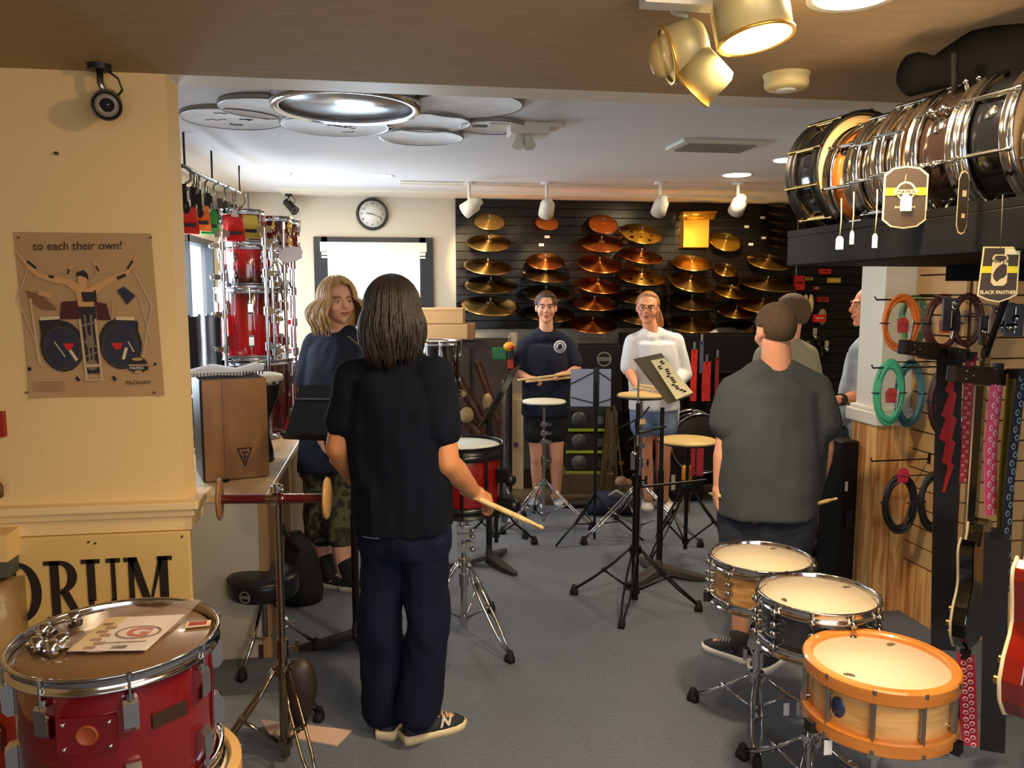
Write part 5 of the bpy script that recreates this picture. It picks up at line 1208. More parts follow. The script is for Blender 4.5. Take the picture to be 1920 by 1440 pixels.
# flat-footed black stand behind the marching drum
p=floor_c(916,4.65)
t=thing('music_stand','black music stand behind the red marching drum, its desk turned edge-on','music stand',(p.x,p.y,0))
MB().cyl((0,0,.05),(0,0,.95),.018,n=12).build('pole',blackm,t);flat_base(t,mat('base_dark_grey',(44,42,44),.6),.25,3,math.radians(-60),.06)
A=at_c(905,795,4.6)-p;B_=at_c(965,690,4.7)-p;b=MB();w2=FWD*.20+RGT*.03
vs=[A-w2,A+w2,B_+w2,B_-w2];nn=(vs[1]-vs[0]).cross(vs[3]-vs[0]).normalized()*.008
b.add([tuple(v) for v in vs]+[tuple(v+nn) for v in vs],[(0,1,2,3),(7,6,5,4),(0,4,5,1),(1,5,6,2),(2,6,7,3),(3,7,4,0)],False);b.build('desk',blackm,t)
p=floor_c(930,4.95)
tripod('black_tripod','low black tripod stand behind the red marching drum',(p.x,p.y,0),.42,.28,.26,.2,blackm,double=False)
# thin chrome stand by the pale cabinet
p=floor_c(945,5.4)
tripod('chrome_stand','grey boom stand before the pale cabinet, left of the girl in navy',(p.x,p.y,0),1.03,.3,.28,.9,steel,double=False,tr=.02,upper=.012)
# drum parts: short chrome stand and drum legs near the lower right
p=floor_c(1300,4.6)
# ---------------------------------------------------------------- furniture and stock along the back wall
cb=mat('cardboard',(186,150,104),.7,noise_s=4,noise_a=.05)
def bx(nm,px0,px1,py0,py1,D,dep,m,lab,cat,bev=.004,yaw=-YAW,**k):
    a=at_c(px0,py1,D);c=at_c(px1,py0,D);w_=(px1-px0)/1500*D*1.0
    if a.z<.13: a.z=.012
    t=thing(nm,lab,cat,((a.x+c.x)/2,(a.y+c.y)/2,a.z),yaw,k.get('group'))
    MB().bb((-w_/2,0,0),(w_/2,dep,c.z-a.z)).build(k.get('part','body'),m,t,bevel=bev);return t,w_,c.z-a.z
t,w_,h_=bx('cardboard_box',770,868,578,607,6.3,.3,cb,'upper of two flat cardboard boxes beside the left end of the cymbal wall','box')
MB().bb((-w_/2,-.001,h_-.02),(w_/2,.0,h_-.016)).build('tape_seam',mat('tape_tan',(160,124,80),.4),t)
t,w_,h_=bx('cardboard_box',760,888,608,636,6.3,.32,cb,'lower of two flat cardboard boxes beside the left end of the cymbal wall','box')
MB().bb((w_/2-.05,-.002,.0),(w_/2-.0,.0,h_)).build('tape_strip',mat('tape_brown',(120,82,40),.4),t)
t,w_,h_=bx('low_cabinet',742,960,640,905,6.42,.5,mat('bench_dark',(52,40,32),.55,noise_s=8,noise_a=.3),'dark brown cabinet behind the long-haired man, full of drum parts','cabinet')
for k in range(3): MB().bb((-w_/2+.02+k*w_/3,-.01,.05),(-w_/2-.02+(k+1)*w_/3,.0,h_-.06)).build('door',mat('bench_door',(62,46,36),.55,noise_s=8,noise_a=.3),t)
q=at_c(822,640,5.9)
drum('floor_tom','black drum with chrome hoops behind the shoulder of the long-haired man',T(q.x,q.y,q.z-.40),.165,.40,mat('black_lacquer',(20,20,22),.15,coat=1),nl=8,lug='round',throw=False)
bpy.data.objects.remove  # keep namespace tidy
p=floor_c(822,5.9);tripod('drum_riser_stand','steel stand under the black drum behind the long-haired man',(p.x,p.y,0),q.z-.42,.3,.25,.3,steel,double=False)
# wooden percussion frame with oval holes
q=at_c(895,770,6.05);t=thing('wooden_rack','reddish brown wooden rack with oval cut-outs and hung parts','rack',(q.x,q.y,0),-YAW)
rw=wood('rack_wood',(70,40,26),(104,62,40),.4)
ob=lambda x0,z0,x1,z1,w_:MB().cyl((x0,0,z0),(x1,0,z1),w_,n=10)
for (x0,z0,x1,z1,w_) in((-.25,1.15,.05,.62,.04),(.05,.62,.16,.30,.045),(-.28,.85,.02,.55,.035),(.0,1.1,.16,.65,.03),(-.3,.3,.2,.3,.03),(-.25,.0,-.2,.9,.03),(.2,.0,.18,.7,.03)): ob(x0,z0,x1,z1,w_).build('bent_strut',rw,t)
for (x,z,a,b_) in((-.13,.86,.05,.032),(-.08,.70,.055,.06),(.08,.80,.04,.065)):
    MB().lathe([(0,-.008),(1,-.006),(1,.006),(0,.008)],20,Matrix.Translation((x,-.04,z))@RX(PI/2)@Matrix.Diagonal((a,b_,1,1))).build('pale_panel',mat('pale_panel',(206,176,126),.6),t)
tag_=MB().bb((-.045,-.04,-.045),(.11,.02,.045));q=at_c(935,663,5.95)
o=tag_.build('jam_block',mat('green_plastic',(10,128,74),.4),None,loc=q,bevel=.008);tag(o,'green plastic jam block at the elbow of the girl in navy','percussion')
q=at_c(955,650,5.9);t=thing('toy_percussion','yellow-orange round shaker on a black and red post beside the girl in navy','percussion',tuple(q))
MB().ball((0,0,0),(.045,.045,.036),14,10).build('shaker_head',mat('shaker_yellow',(238,160,22),.4),t)
MB().lathe([(0,.03),(.02,.03),(.006,.035)],12,T(.012,-.035,-.002)@RX(PI/2)).build('opening',mat('shaker_red',(176,50,30),.5),t)
MB().cyl((0,0,.03),(-.005,0,.09),.003,n=6).build('antenna',mat('string_pale',(190,176,140),.7),t)
MB().cyl((.01,0,-.03),(.01,0,-.09),.03,n=12).build('collar',blackp,t);MB().cyl((.01,0,-.09),(.01,0,-.16),.022,n=12).build('post',mat('shaker_red',(176,50,30),.5),t);MB().cyl((.01,0,-.16),(.01,0,-q.z),.012,n=10).build('stand_rod',blackm,t)
t,w_,h_=bx('pale_cabinet',953,982,748,892,6.45,.4,mat('cabinet_cream',(206,184,146),.6),'narrow pale cabinet door with a round knob left of the girl in navy','cabinet')
MB().cyl((0,-.02,h_*.5),(0,0,h_*.5),.02,n=12).build('knob',mat('knob_dark',(60,50,40),.5),t)
for k in range(3): 
    D=6.35
    t,w_,h_=bx('amplifier',1062,1142,[770,812,852][k],[806,847,886][k],D,.35,mat('amp_black',(24,24,26),.5),'black case with a lime stripe, %s of three stacked behind the folding stand'%['topmost','middle','lowest'][k],'case',group='black cases with lime stripes')
    MB().bb((-w_/2-.005,-.006,-.012),(w_/2+.005,.0,.010)).build('lime_stripe',mat('lime_green',(160,190,30),.5),t)
    MB().lathe([(0,.012),(.05,.010),(.06,0)],20,T(-w_/2+.10,0,h_*.55)@RX(PI/2)).build('speaker_cone',mat('cone_grey',(92,92,92),.4,.4),t)
    MB().bb((w_/2-.09,-.012,h_*.3),(w_/2-.04,0,h_*.7)).build('latch',steel,t)
q=at_c(1100,886,6.35);t=thing('low_platform','low olive-brown platform under the lime-striped cases','platform',(q.x,q.y,.012),-YAW)
MB().bb((-.22,-.06,0),(.22,.36,q.z-.012)).build('platform_body',mat('olive_brown',(84,72,48),.7),t,bevel=.004)
t,w_,h_=bx('hardware_case',1088,1168,648,770,6.5,.3,mat('case_black',(18,18,20),.5,spec=.25),'black case with a round grey logo behind the folding music stand','case')
b=MB();o1=arc(0,0,.06,0,360,24);i1=arc(0,0,.05,0,360,24);b.add([(x,y,0) for x,y in o1+i1],[(k,k+1,25+k+1,25+k) for k in range(24)],False);b.box((0,0,0),(.11,.03,.0006));child('logo',b.mesh('logo',mat('logo_grey2',(120,120,116),.5)),t,T(.02,-.002,h_-.11)@RX(PI/2))
text('MAPEX',.022,'lettering',blackp,t,T(.02,-.004,h_-.11)@RX(PI/2),.0004,sx=1.3)
# black stock behind the girl with glasses: drum cases, bass drum, straps
t,w_,h_=bx('black_shelving',1170,1500,628,935,6.62,.4,mat('shelving_black',(14,13,13),.6,spec=.15),'black shelving unit along the back wall behind the girl with glasses','shelf')
for z in(.3,.62,.95): MB().bb((-w_/2,-.03,z),(w_/2,0,z+.02)).build('shelf_board',mat('shelf_dark',(24,22,22),.5,spec=.2),t)
q=at_c(1312,830,6.1);M=frame(q,-FWD+UP*.05,(1,0,0))
drum('bass_drum','black-faced bass drum with a chrome rim behind the large cream pad',M@T(0,0,-.3),.23,.35,mat('black_lacquer',(20,20,22),.15,coat=1),headm=mat('bass_head_dark',(30,20,20),.35),nl=8,lug='box',throw=False)
for k,(px,y0,y1,w_,c,lab) in enumerate([(1302,655,752,.05,(190,30,26),'bright red strap hanging on the black shelving beside the white shirt'),(1325,678,752,.07,(176,28,28),'wide dark red strap, second on the black shelving'),(1316,640,700,.03,(70,76,110),'blue-grey strap between the two red ones'),(1345,670,745,.03,(120,20,24),'narrow dark red strap on the black shelving near the boy')]):
    q=at_c(px,y0,6.5);e=at_c(px,y1,6.5)
    t=thing('hanging_strap',lab,'strap',tuple(q),-YAW)
    MB().bb((-w_/2,-.004,e.z-q.z),(w_/2,.004,0)).build('webbing',mat('strapc_%d'%k,c,.6,noise_s=30,noise_a=.3),t)
    MB().cyl((0,-.01,0),(0,-.01,.06),.012,n=8).build('clip',steel,t)
q=at_c(1262,770,6.2);t=thing('white_towel','white printed towel hanging beside the girl with glasses','towel',tuple(q),-YAW)
b=MB();rg=[]
for z,s in((.12,.6),(.05,1),(-.05,.9),(-.15,.8),(-.5,.35)): rg.append([(x*s,y,z) for x,y in((-.05,-.02),(.0,-.035),(.05,-.02),(.05,.02),(-.05,.02))])
b.loft(rg).build('cloth',mat('towel_white',(222,226,238),.8),t)
q=at_c(1270,880,6.22);t=thing('gear_bag','black gear bag with white lettering under the bass drum','bag',(q.x,q.y,0),-YAW)
MB().loft([[(x*s,y*s,z) for x,y in arc(0,0,.20,20,340,11,.13)] for s,z in((1,.0),(1.1,.08),(1.05,.25),(.7,.38))]).build('bag_body',mat('bag_black',(22,22,20),.7),t)
MB().box((-.06,-.145,.16),(.03,.004,.12)).build('label_strip',whiteink,t)
q=at_c(1288,885,5.8);t=thing('orange_bottle','orange plastic bottle in front of the black gear bag','bottle',(q.x,q.y,q.z-.06),0)
MB().lathe([(0,0),(.036,0),(.038,.01),(.038,.09),(.03,.11),(0,.112)],20).build('body',mat('orange_plastic',(232,146,30),.4),t);MB().lathe([(0,.13),(.02,.13),(.02,.11)],16).build('cap',blackp,t);MB().cyl((0,0,-.0),(0,0,-(q.z-.06)),.03,n=10).build('holder_sleeve',mat('tan_cloth',(120,92,60),.7),t)
for k,(px,w_,lab) in enumerate([(1313,.05,'red and white patterned strap hanging under the bass drum'),(1300,.03,'narrow pink strap hanging under the bass drum')]):
    q=at_c(px,840,5.75);e=at_c(px,892,5.75);t=thing('hanging_strap',lab,'strap',tuple(q),-YAW)
    MB().bb((-w_/2,-.004,e.z-q.z),(w_/2,.004,0)).build('webbing',mat('strap_redwhite%d'%k,(214,44,54),.6,noise_s=70,noise_a=.9),t);MB().cyl((0,.0,0),(0,.12,.01),.006,n=6).build('hook',blackm,t)
q=at_c(1152,925,5.75);t=thing('backpack','navy backpack lying on the floor behind the folding stand','bag',(q.x,q.y,0),-YAW)
MB().loft([[(x,y*s,z*s) for y,z in arc(0,.5*.17,.10,0,330,11,.085)] for x,s in((-.20,.6),(-.15,1.0),(0,1.08),(.13,1.0),(.18,.6))]).build('pack_body',mat('navy_cloth',(24,30,56),.8),t)
MB().tube([(-.05,-.08,.16),(.0,-.10,.20),(.08,-.09,.15)],.012,6).build('strap',mat('grey_strap',(150,146,140),.7),t)
q=at_c(1165,888,5.9);o=MB().ball((0,0,0),(.05,.035,.04),12,8).ball((.05,.0,-.01),(.035,.03,.03),10,8).build('crumpled_cloth',mat('tan_pink_cloth',(176,136,116),.8,bump=.6,bump_s=25),None,loc=(q.x,q.y,.21));tag(o,'tan crumpled cloth on top of the navy backpack','cloth')
q=at_c(1090,925,5.95);o=MB().loft([[(x,y*s,z*s) for y,z in arc(0,.03,.05,0,330,11,.03)] for x,s in((-.14,.5),(-.1,1),(.08,1),(.13,.5))]).build('dark_shoe',mat('shoe_brown',(40,26,22),.6),None,loc=(q.x,q.y,0));tag(o,'dark low shoe lying left of the navy backpack','shoe')
# gold/green small stand clutter beside the cases
q=at_c(1148,830,6.1);t=thing('hardware_rack','bronze-coloured tripod hardware leaning beside the lime-striped cases','hardware',(q.x,q.y,0))
random.seed(8)
for k in range(6):
    a=random.uniform(-.12,.12);MB().cyl((a,0,.0),(a*.3,.02,.55+.07*k),.010,n=8).build('pole',mat('brass_pole',(150,130,84),.3,.9),t)
    MB().box((a*.6,-.01,.25+.06*k),(.04,.03,.03)).build('clamp',mat('brass_pole',(150,130,84),.3,.9),t)
# dark bag on the floor between the counter and the stool
q=at_c(566,1080,4.08);t=thing('black_backpack','black backpack leaning against the counter beside camouflage shorts','bag',(q.x,q.y,0),.3)
MB().loft([[(x*s-.25*z*.3,y*s,z) for x,y in arc(0,0,.105,20,340,11,.09)] for s,z in((1,0),(1.12,.06),(1.05,.22),(.7,.33),(.3,.38))]).build('pack_body',mat('pack_black',(18,18,18),.8),t)
MB().tube([(-.03,-.09,.30),(-.10,-.10,.42),(-.16,-.06,.58)],.013,6).build('shoulder_strap',mat('pack_black',(18,18,18),.8),t)
# accessories on the dark wall at the right end
random.seed(21)
acc=[(1517,530,.10,.13,(196,20,24),'red blister pack at the left of the accessory wall'),(1511,560,.07,.06,(150,20,24),'dark red pack below the red blister pack'),(1571,508,.11,.045,(206,24,36),'small bright red card high on the accessory wall'),(1590,525,.12,.045,(206,170,40),'yellow card high on the accessory wall'),(1535,522,.09,.03,(150,130,70),'dull gold card high on the accessory wall'),(1552,540,.06,.04,(110,20,30),'maroon label high on the accessory wall'),(1566,562,.11,.05,(150,16,24),'red lettered card in the middle of the accessory wall'),(1559,598,.12,.07,(222,40,26),'bright orange-red box beside the round mirror pack')]
for k,(px,py,w_,h_,c,lab) in enumerate(acc):
    q=at_c(px,py,7.3);t=thing('accessory_pack',lab,'package',(q.x,BY-.10,q.z),0,'packs on the accessory wall')
    MB().bb((-w_/2,-.015,-h_/2),(w_/2,.015,h_/2)).build('card',mat('acc_%d'%k,c,.45),t);MB().bb((-w_*.3,-.018,-h_*.05),(w_*.3,-.015,h_*.1)).build('print',whiteink if k%2 else blackink,t);MB().cyl((0,0,h_/2-.01),(0,.09,h_/2-.005),.004,n=6).build('hook',steel,t)
q=at_c(1534,571,7.3);t=thing('shaker_pair','pair of tall cream oval shakers on the accessory wall','percussion',(q.x,BY-.12,q.z))
for sx in(-1,1): MB().ball((sx*.026,0,0),(.025,.025,.092),12,10).build('shaker',mat('shaker_cream',(232,206,136),.4),t)
MB().cyl((0,0,.08),(0,.10,.09),.004,n=6).build('hook',steel,t)
q=at_c(1580,596,7.2);o=MB().ball((0,0,0),(.042,.01,.075),20,10).build('oval_tambourine',mat('tamb_tan',(176,160,130),.5),None,loc=(q.x,BY-.08,q.z));tag(o,'pale oval disc beside the older man\'s chin','percussion')
for k,(px,py) in enumerate(((1530,640),(1545,650),(1560,625),(1575,660),(1535,680),(1550,700),(1568,640),(1520,610),(1585,650))):
    q=at_c(px,py,7.2);t=thing('hanging_clamp','small metal clamp on the dark accessory wall, %s'%['below the cream shakers','right of the first clamp','under the orange-red box','lower right by the pale shirt','left in the low row','lowest of all','in the middle','beside the red blister pack','nearest the older man'][k],'clamp',(q.x,BY-.10,q.z),0,'clamps on the accessory wall')
    MB().box((0,0,0),(.04,.03,.07)).ball((0,-.02,-.05),(.022,.02,.03),8,6).build('jaw',[mat('clamp_dark',(44,40,36),.35,.6),steel,chrome][k%3],t);MB().cyl((0,0,.03),(0,.09,.04),.004,n=6).build('hook',steel,t)
# dark cases standing behind the clad pillar, low black boxes behind the boy
q=at_c(1580,1080,4.12);t=thing('tall_black_case','tall black case standing against the wood-clad pillar','case',(q.x-.02,q.y,0),0)
MB().bb((-.055,-.06,0),(.05,.14,.86)).build('body',mat('case_black',(18,18,20),.5,spec=.25),t,bevel=.01);MB().bb((-.03,-.064,.60),(-.015,-.06,.65)).build('white_sticker',whiteink,t);MB().bb((-.02,-.07,.4),(.02,-.06,.5)).build('handle',blackp,t)
q=at_c(1520,1030,4.4);t=thing('low_stool','dark low round stool behind the boy in grey','stool',(q.x,q.y,0))
MB().lathe([(0,.30),(.14,.30),(.155,.285),(.155,.2),(.14,.19),(0,.19)],28).build('seat',mat('stool_dark',(34,26,26),.5),t);MB().cyl((0,0,.0),(0,0,.2),.03,n=12).build('post',blackm,t);MB().lathe([(0,.02),(.13,.015),(.14,0),(0,0)],24).build('base',blackm,t)
t,w_,h_=bx('flat_amp_case',1500,1572,985,1002,4.7,.4,mat('case_brownblack',(40,34,32),.5),'flat dark case lying behind the boy\'s hip','case')
MB().bb((-w_/2+.02,.05,-at_c(1530,1002,4.7).z),(-w_/2+.05,.08,0)).bb((w_/2-.05,.05,-at_c(1530,1002,4.7).z),(w_/2-.02,.08,0)).build('leg',blackm,t)
# ---------------------------------------------------------------- people
def remesh(mb,name,m,parent,vox,sm=3,disp=0,dsc=(10,10,3.5),seed=0,off=None):
    me=mb.mesh(name,m,off);o=bpy.data.objects.new('tmp_remesh',me);COL.objects.link(o)
    r=o.modifiers.new('r','REMESH');r.mode='VOXEL';r.voxel_size=vox;r.use_smooth_shade=True
    s=o.modifiers.new('s','SMOOTH');s.iterations=sm;s.factor=.5
    dg=bpy.context.evaluated_depsgraph_get();ne=bpy.data.meshes.new_from_object(o.evaluated_get(dg));ne.name=name
    bpy.data.objects.remove(o);bpy.data.meshes.remove(me)
    ne.materials.clear();ne.materials.append(m)
    if disp:
        nn=[v.normal.copy() for v in ne.vertices]
        for v,n_ in zip(ne.vertices,nn):
            c=v.co;p=Vector((c.x*dsc[0]+seed,c.y*dsc[1],c.z*dsc[2]+c.x*2))
            v.co=c+n_*disp*(noise.noise(p)+.5*noise.noise(p*2.3))
    ne.polygons.foreach_set('use_smooth',[True]*len(ne.polygons));ne.update()
    return child(name,ne,parent)
def skinmat(n,c): return mat(n,c,.5,noise_s=14,noise_a=.05)
def ring_(c,s,f,hw,hd,n=20,p=2.4):
    out=[]
    for i in range(n):
        a=2*PI*i/n;ca,sa=math.cos(a),math.sin(a)
        out.append(tuple(c+s*hw*math.copysign(abs(ca)**(2/p),ca)+f*hd*math.copysign(abs(sa)**(2/p),sa)))
    return out
def hand(b,w,d,n,s,curl=.5,sc=1.,spread=.0,thumb=1.0):
    # w wrist, d pointing direction, n palm normal (fingers bend to it), s thumb side
    d=d.normalized();n=(n-d*n.dot(d)).normalized();s=d.cross(n) if d.cross(n).dot(s)>0 else -d.cross(n)
    M=Matrix((s,n,d)).transposed().to_4x4()
    b.ball(tuple(w+d*.050*sc),(.040*sc,.016*sc,.050*sc),12,8,M);b.ball(tuple(w+d*.068*sc),(.042*sc,.014*sc,.028*sc),12,8,M)
    b.cap(tuple(w),.024*sc,tuple(w+d*.04*sc),.026*sc)
    for i,(o,L) in enumerate(((.031,.074),(.0105,.082),(-.0105,.077),(-.031,.060))):
        p=w+d*.086*sc+s*o*sc;dd=d+s*o*spread*8;dd.normalize();r=.0088*sc
        d0=dd;A=0
        for k,fr in enumerate((.44,.32,.24)):
            A+=curl*(1.0 if k else .7);dd=(d0*math.cos(A)+n*math.sin(A)).normalized()
            q=p+dd*L*fr*sc;b.cap(tuple(p),r,tuple(q),r*.9,10);p=q;r*=.92
    p=w+d*.028*sc+s*.026*sc;dd=(d*.75+s*.65*thumb+n*.3).normalized();q=p+dd*.036*sc;b.cap(tuple(p),.0135*sc,tuple(q),.011*sc,10)
    dd=(d*.9+s*.1*thumb+n*.5).normalized();q2=q+dd*.03*sc;b.cap(tuple(q),.011*sc,tuple(q2),.009*sc,10)
def headframe(c,f,tilt=0,roll=0):
    f=f.normalized();r=f.cross(UP).normalized();f2=(f*math.cos(tilt)+UP*math.sin(tilt)).normalized();u=r.cross(f2).normalized()
    u=(Matrix.Rotation(roll,3,f2)@u);r=f2.cross(u)
    M=Matrix((r,f2,u)).transposed().to_4x4();M.translation=c;return M
def head_geo(b,M,k=1.,jaw=1.):
    P=lambda x,y,z:tuple(M@Vector((x*k,y*k,z*k)));R=M.to_3x3().to_4x4()
    b.ball(P(0,-.012,.028),(.077*k,.096*k,.092*k),18,14,R);b.ball(P(0,.022,-.02),(.066*k*jaw,.068*k,.078*k),16,12,R)
    b.ball(P(0,.034,-.066),(.046*k*jaw,.050*k,.042*k),14,10,R);b.ball(P(0,.070,-.092),(.022*k,.018*k,.018*k),10,8,R)
    b.ball(P(0,.077,.030),(.050*k,.016*k,.012*k),12,8,R)
    for s in(-1,1):
        b.ball(P(s*.038,.056,-.026),(.026*k*jaw,.028*k,.028*k),10,8,R)
        b.ball(P(s*.077,-.004,-.002),(.009*k,.020*k,.031*k),10,8,R)
    b.cap(P(0,.085,.022),.0085*k,P(0,.105,-.018),.0125*k,10);b.ball(P(0,.098,-.024),(.017*k,.012*k,.010*k),10,8,R)
    b.ball(P(0,.083,-.050),(.022*k,.012*k,.007*k),10,6,R);b.ball(P(0,.082,-.062),(.020*k,.011*k,.008*k),10,6,R)
def face(t,M,k,skin,brow,lip,iris=(60,50,40),glasses=False):
    P=lambda x,y,z:tuple(M@Vector((x*k,y*k,z*k)));R=M.to_3x3().to_4x4()
    for s in(-1,1):
        e=MB().ball(P(s*.032,.0770,.006),(.0115*k,.0095*k,.0075*k),12,8,R).build('eye',mat('eye_white',(226,220,212),.3),t)
        MB().ball(P(s*.032,.0838,.0058),(.0062*k,.0035*k,.0062*k),10,8,R).build('iris',mat('iris_%d'%iris[0],iris,.2),e)
        MB().tube([P(s*.018,.087,.013),P(s*.032,.0885,.0175),P(s*.046,.080,.012)],.0030*k,6).build('eyelid',skin,t)
        MB().tube([P(s*.016,.093,.027),P(s*.033,.0925,.033),P(s*.052,.078,.028)],.0042*k,6).build('eyebrow',brow,t)
    MB().tube([P(-.023,.086,-.055),P(-.010,.094,-.0515),P(0,.095,-.053),P(.010,.094,-.0515),P(.023,.086,-.055)],.0042*k,6,rr=[.001,.0044*k,.004*k,.0044*k,.001]).tube([P(-.021,.087,-.057),P(0,.094,-.063),P(.021,.087,-.057)],.005*k,6,rr=[.001,.0055*k,.001]).build('lips',lip,t)
    if glasses:
        gm=mat('glasses_frame',(60,24,20),.3);b=MB()
        for s in(-1,1):
            b.tube([P(s*.034+.024*math.cos(a),.101-.0*abs(math.cos(a)),.004+.017*math.sin(a)) for a in [2*PI*i/16 for i in range(16)]],.0019*k,6,closed=True)
            b.tube([P(s*.058,.099,.010),P(s*.076,.04,.010),P(s*.080,-.01,.006)],.0018*k,6)
        b.tube([P(-.011,.101,.008),P(0,.107,.010),P(.011,.101,.008)],.0019*k,6);b.build('glasses',gm,t)
def cap_hair(t,M,k,m,front=.030,side=-.02,th=.010,rough=.003,back=-.075,seed=0,part='hair'):
    """short hair: a shell over the skull, sunk into the head where the face and neck are bare"""
    b=MB();n,mm=56,40;vs=[];fs=[]
    for i in range(mm+1):
        p=PI*i/mm
        for j in range(n):
            a=2*PI*j/n;d=Vector((math.sin(p)*math.cos(a),math.sin(p)*math.sin(a),math.cos(p)))
            rx,ry,rz=(.077+th),(.096+th),(.092+th*1.1)
            q=Vector((d.x*rx,d.y*ry-.012,d.z*rz+.028))
            lim=front+ .045*max(0,d.y) if d.y>.35 else (side+(back-side)*min(1,max(0,-d.y*1.4)))
            if abs(d.x)>.8 and d.y>-.3 and d.y<.5: lim=max(lim,.012+.03*max(0,d.y))
            w_=min(1,max(0,(q.z-lim)/.012))
            f=1-.16*(1-w_)
            q=Vector((q.x*f,(q.y+.012)*f-.012,(q.z-.028)*f+.028))+d*rough*noise.noise(Vector((d.x*14+seed,d.y*14,d.z*9)))*w_
            vs.append(tuple(M@(q*k)))
    for i in range(mm):
        for j in range(n):
            e=(j+1)%n;fs.append((i*n+j,(i+1)*n+j,(i+1)*n+e,i*n+e))
    b.add(vs,fs);return b.build(part,m,t)
def hairmat(n,c): return mat(n,c,.42,noise_s=26,noise_a=.35,bump=.5,bump_s=60,stretch=(4,4,.6))
def long_hair(t,M,k,m,L,n=420,skip=55,wave=.006,wl=30,bulge=.02,seed=1,thick=.0052,flare=0.,part='hair',lift=.0,rag=.72):
    random.seed(seed);b=MB()
    for i in range(n):
        phi=random.uniform(0,2*PI);a=math.degrees(math.atan2(math.cos(phi),math.sin(phi)))
        fx,fy=math.cos(phi),math.sin(phi)           # fy>0 is the face side
        ang=abs(math.degrees(math.atan2(fx,fy)))     # 0 at the face centre
        low=ang<skip
        pts=[];off=random.uniform(.0,.018);ll=L*random.uniform(rag,1.05);ph=random.uniform(0,6.28)
        a0=random.uniform(.03,.35)
        for j in range(7):
            th_=a0+(PI/2*1.02-a0)*j/6
            if low and th_>PI/2*.52+ .35*ang/skip: break
            rx,ry,rz=.088+off*.7+lift,.108+off*.6+lift,.112+off*.4+lift*.5
            pts.append(Vector((rx*math.sin(th_)*fx,-.012+ry*math.sin(th_)*fy,.024+rz*math.cos(th_))))
        if not low:
            e=pts[-1];out=Vector((fx,fy,0))
            for j in range(1,10):
                u=j/9;z=e.z-ll*u
                r=bulge*math.sin(PI*min(1,u*1.25))*(1)+flare*u-.012*max(0,u-.7)*3
                wv=wave*math.sin(wl*z+ph)*min(1,u*3)
                tang=Vector((-fy,fx,0))
                pts.append(Vector((e.x,e.y,z))+out*(r+wv*.6)+tang*wv)
        if len(pts)<3: continue
        q=len(pts);b.tube([tuple(M@(p*k)) for p in pts],thick*k,5,rr=[thick*k*(.55+.45*math.sin(PI*min(1,(j+1.5)/q)))*(1 if j<q-2 else .5) for j in range(q)])
    # inner mass so that no gaps open between the strands
    rings=[]
    for th_ in (.15,.5,.9,1.3,1.57): rings.append([tuple(M@(Vector((.084*math.sin(th_)*math.cos(a),-.016+.100*math.sin(th_)*math.sin(a)*(1 if math.sin(a)<0 else .62),.024+.110*math.cos(th_)))*k)) for a in [2*PI*i/24 for i in range(24)]])
    for u in (.25,.5,.75,.9): rings.append([tuple(M@(Vector(((.086+bulge*.8)*(1-.15*u)*math.cos(a),-.03+(.095+bulge*.5)*math.sin(a)*(1 if math.sin(a)<0 else .25),.024-L*u))*k)) for a in [2*PI*i/24 for i in range(24)]])
    b.loft(rings);return b.build(part,m,t)
def shoe(t,heel,toe,m,sole,name='shoe',w_=.048,h=.075,laces=None,extra=None,origin=None,mid=None):
    """heel and toe are points on the floor"""
    d=(toe-heel);L=d.length;d.normalize();s=d.cross(UP)
    P=lambda y,x,z:tuple(heel+d*y*L+s*x+UP*z-(origin or Vector()))
    sec=[(-.02,.60,.35),(.04,.74,.92),(.16,.80,1.0),(.30,.78,1.0),(.45,.86,.92),(.60,1.0,.74),(.78,1.05,.62),(.92,.86,.52),(1.0,.45,.38)]
    rg=[]
    for (y,wx,hz) in sec:
        r=[]
        for i in range(16):
            a=2*PI*i/16;r.append(P(y,w_*wx*math.cos(a)*(.86 if math.sin(a)>0 else 1),max(.02,.022+(h*hz-.02)*max(0,math.sin(a)))))
        rg.append(r)
    o=MB().loft(rg).build(name,m,t)
    out=[];so=MB();prof=[(-.035,.55),(-.03,.7),(.05,.86),(.2,.88),(.4,.86),(.6,1.04),(.8,1.10),(.93,.95),(1.02,.5)]
    pts=[(y,w_*wx) for y,wx in prof]+[(y,-w_*wx) for y,wx in prof[::-1]]
    n=len(pts);vs=[P(y,x,0) for y,x in pts]+[P(y,x*1.02,.018) for y,x in pts]+[P(y,x*.97,.032 if y<.4 else .026) for y,x in pts]
    fs=[tuple(range(n)),tuple(range(2*n,3*n))]+[(i+k*n,(i+1)%n+k*n,(i+1)%n+(k+1)*n,i+(k+1)*n) for i in range(n) for k in(0,1)]
    so.add(vs,fs).build('sole',sole,o)
    if laces:
        b=MB()
        for k in range(5):
            y=.40+.07*k;z=h*(.99-.055*k)+.004;b.tube([P(y,-w_*.45,z-.008),P(y+.03,0,z+.003),P(y,w_*.45,z-.008)],.0028,6)
        b.build('laces',laces,o)
    return o
def pr(b,J,key,r0,key2,r1): b.cap(tuple(J[key]),r0,tuple(J[key2]),r1)
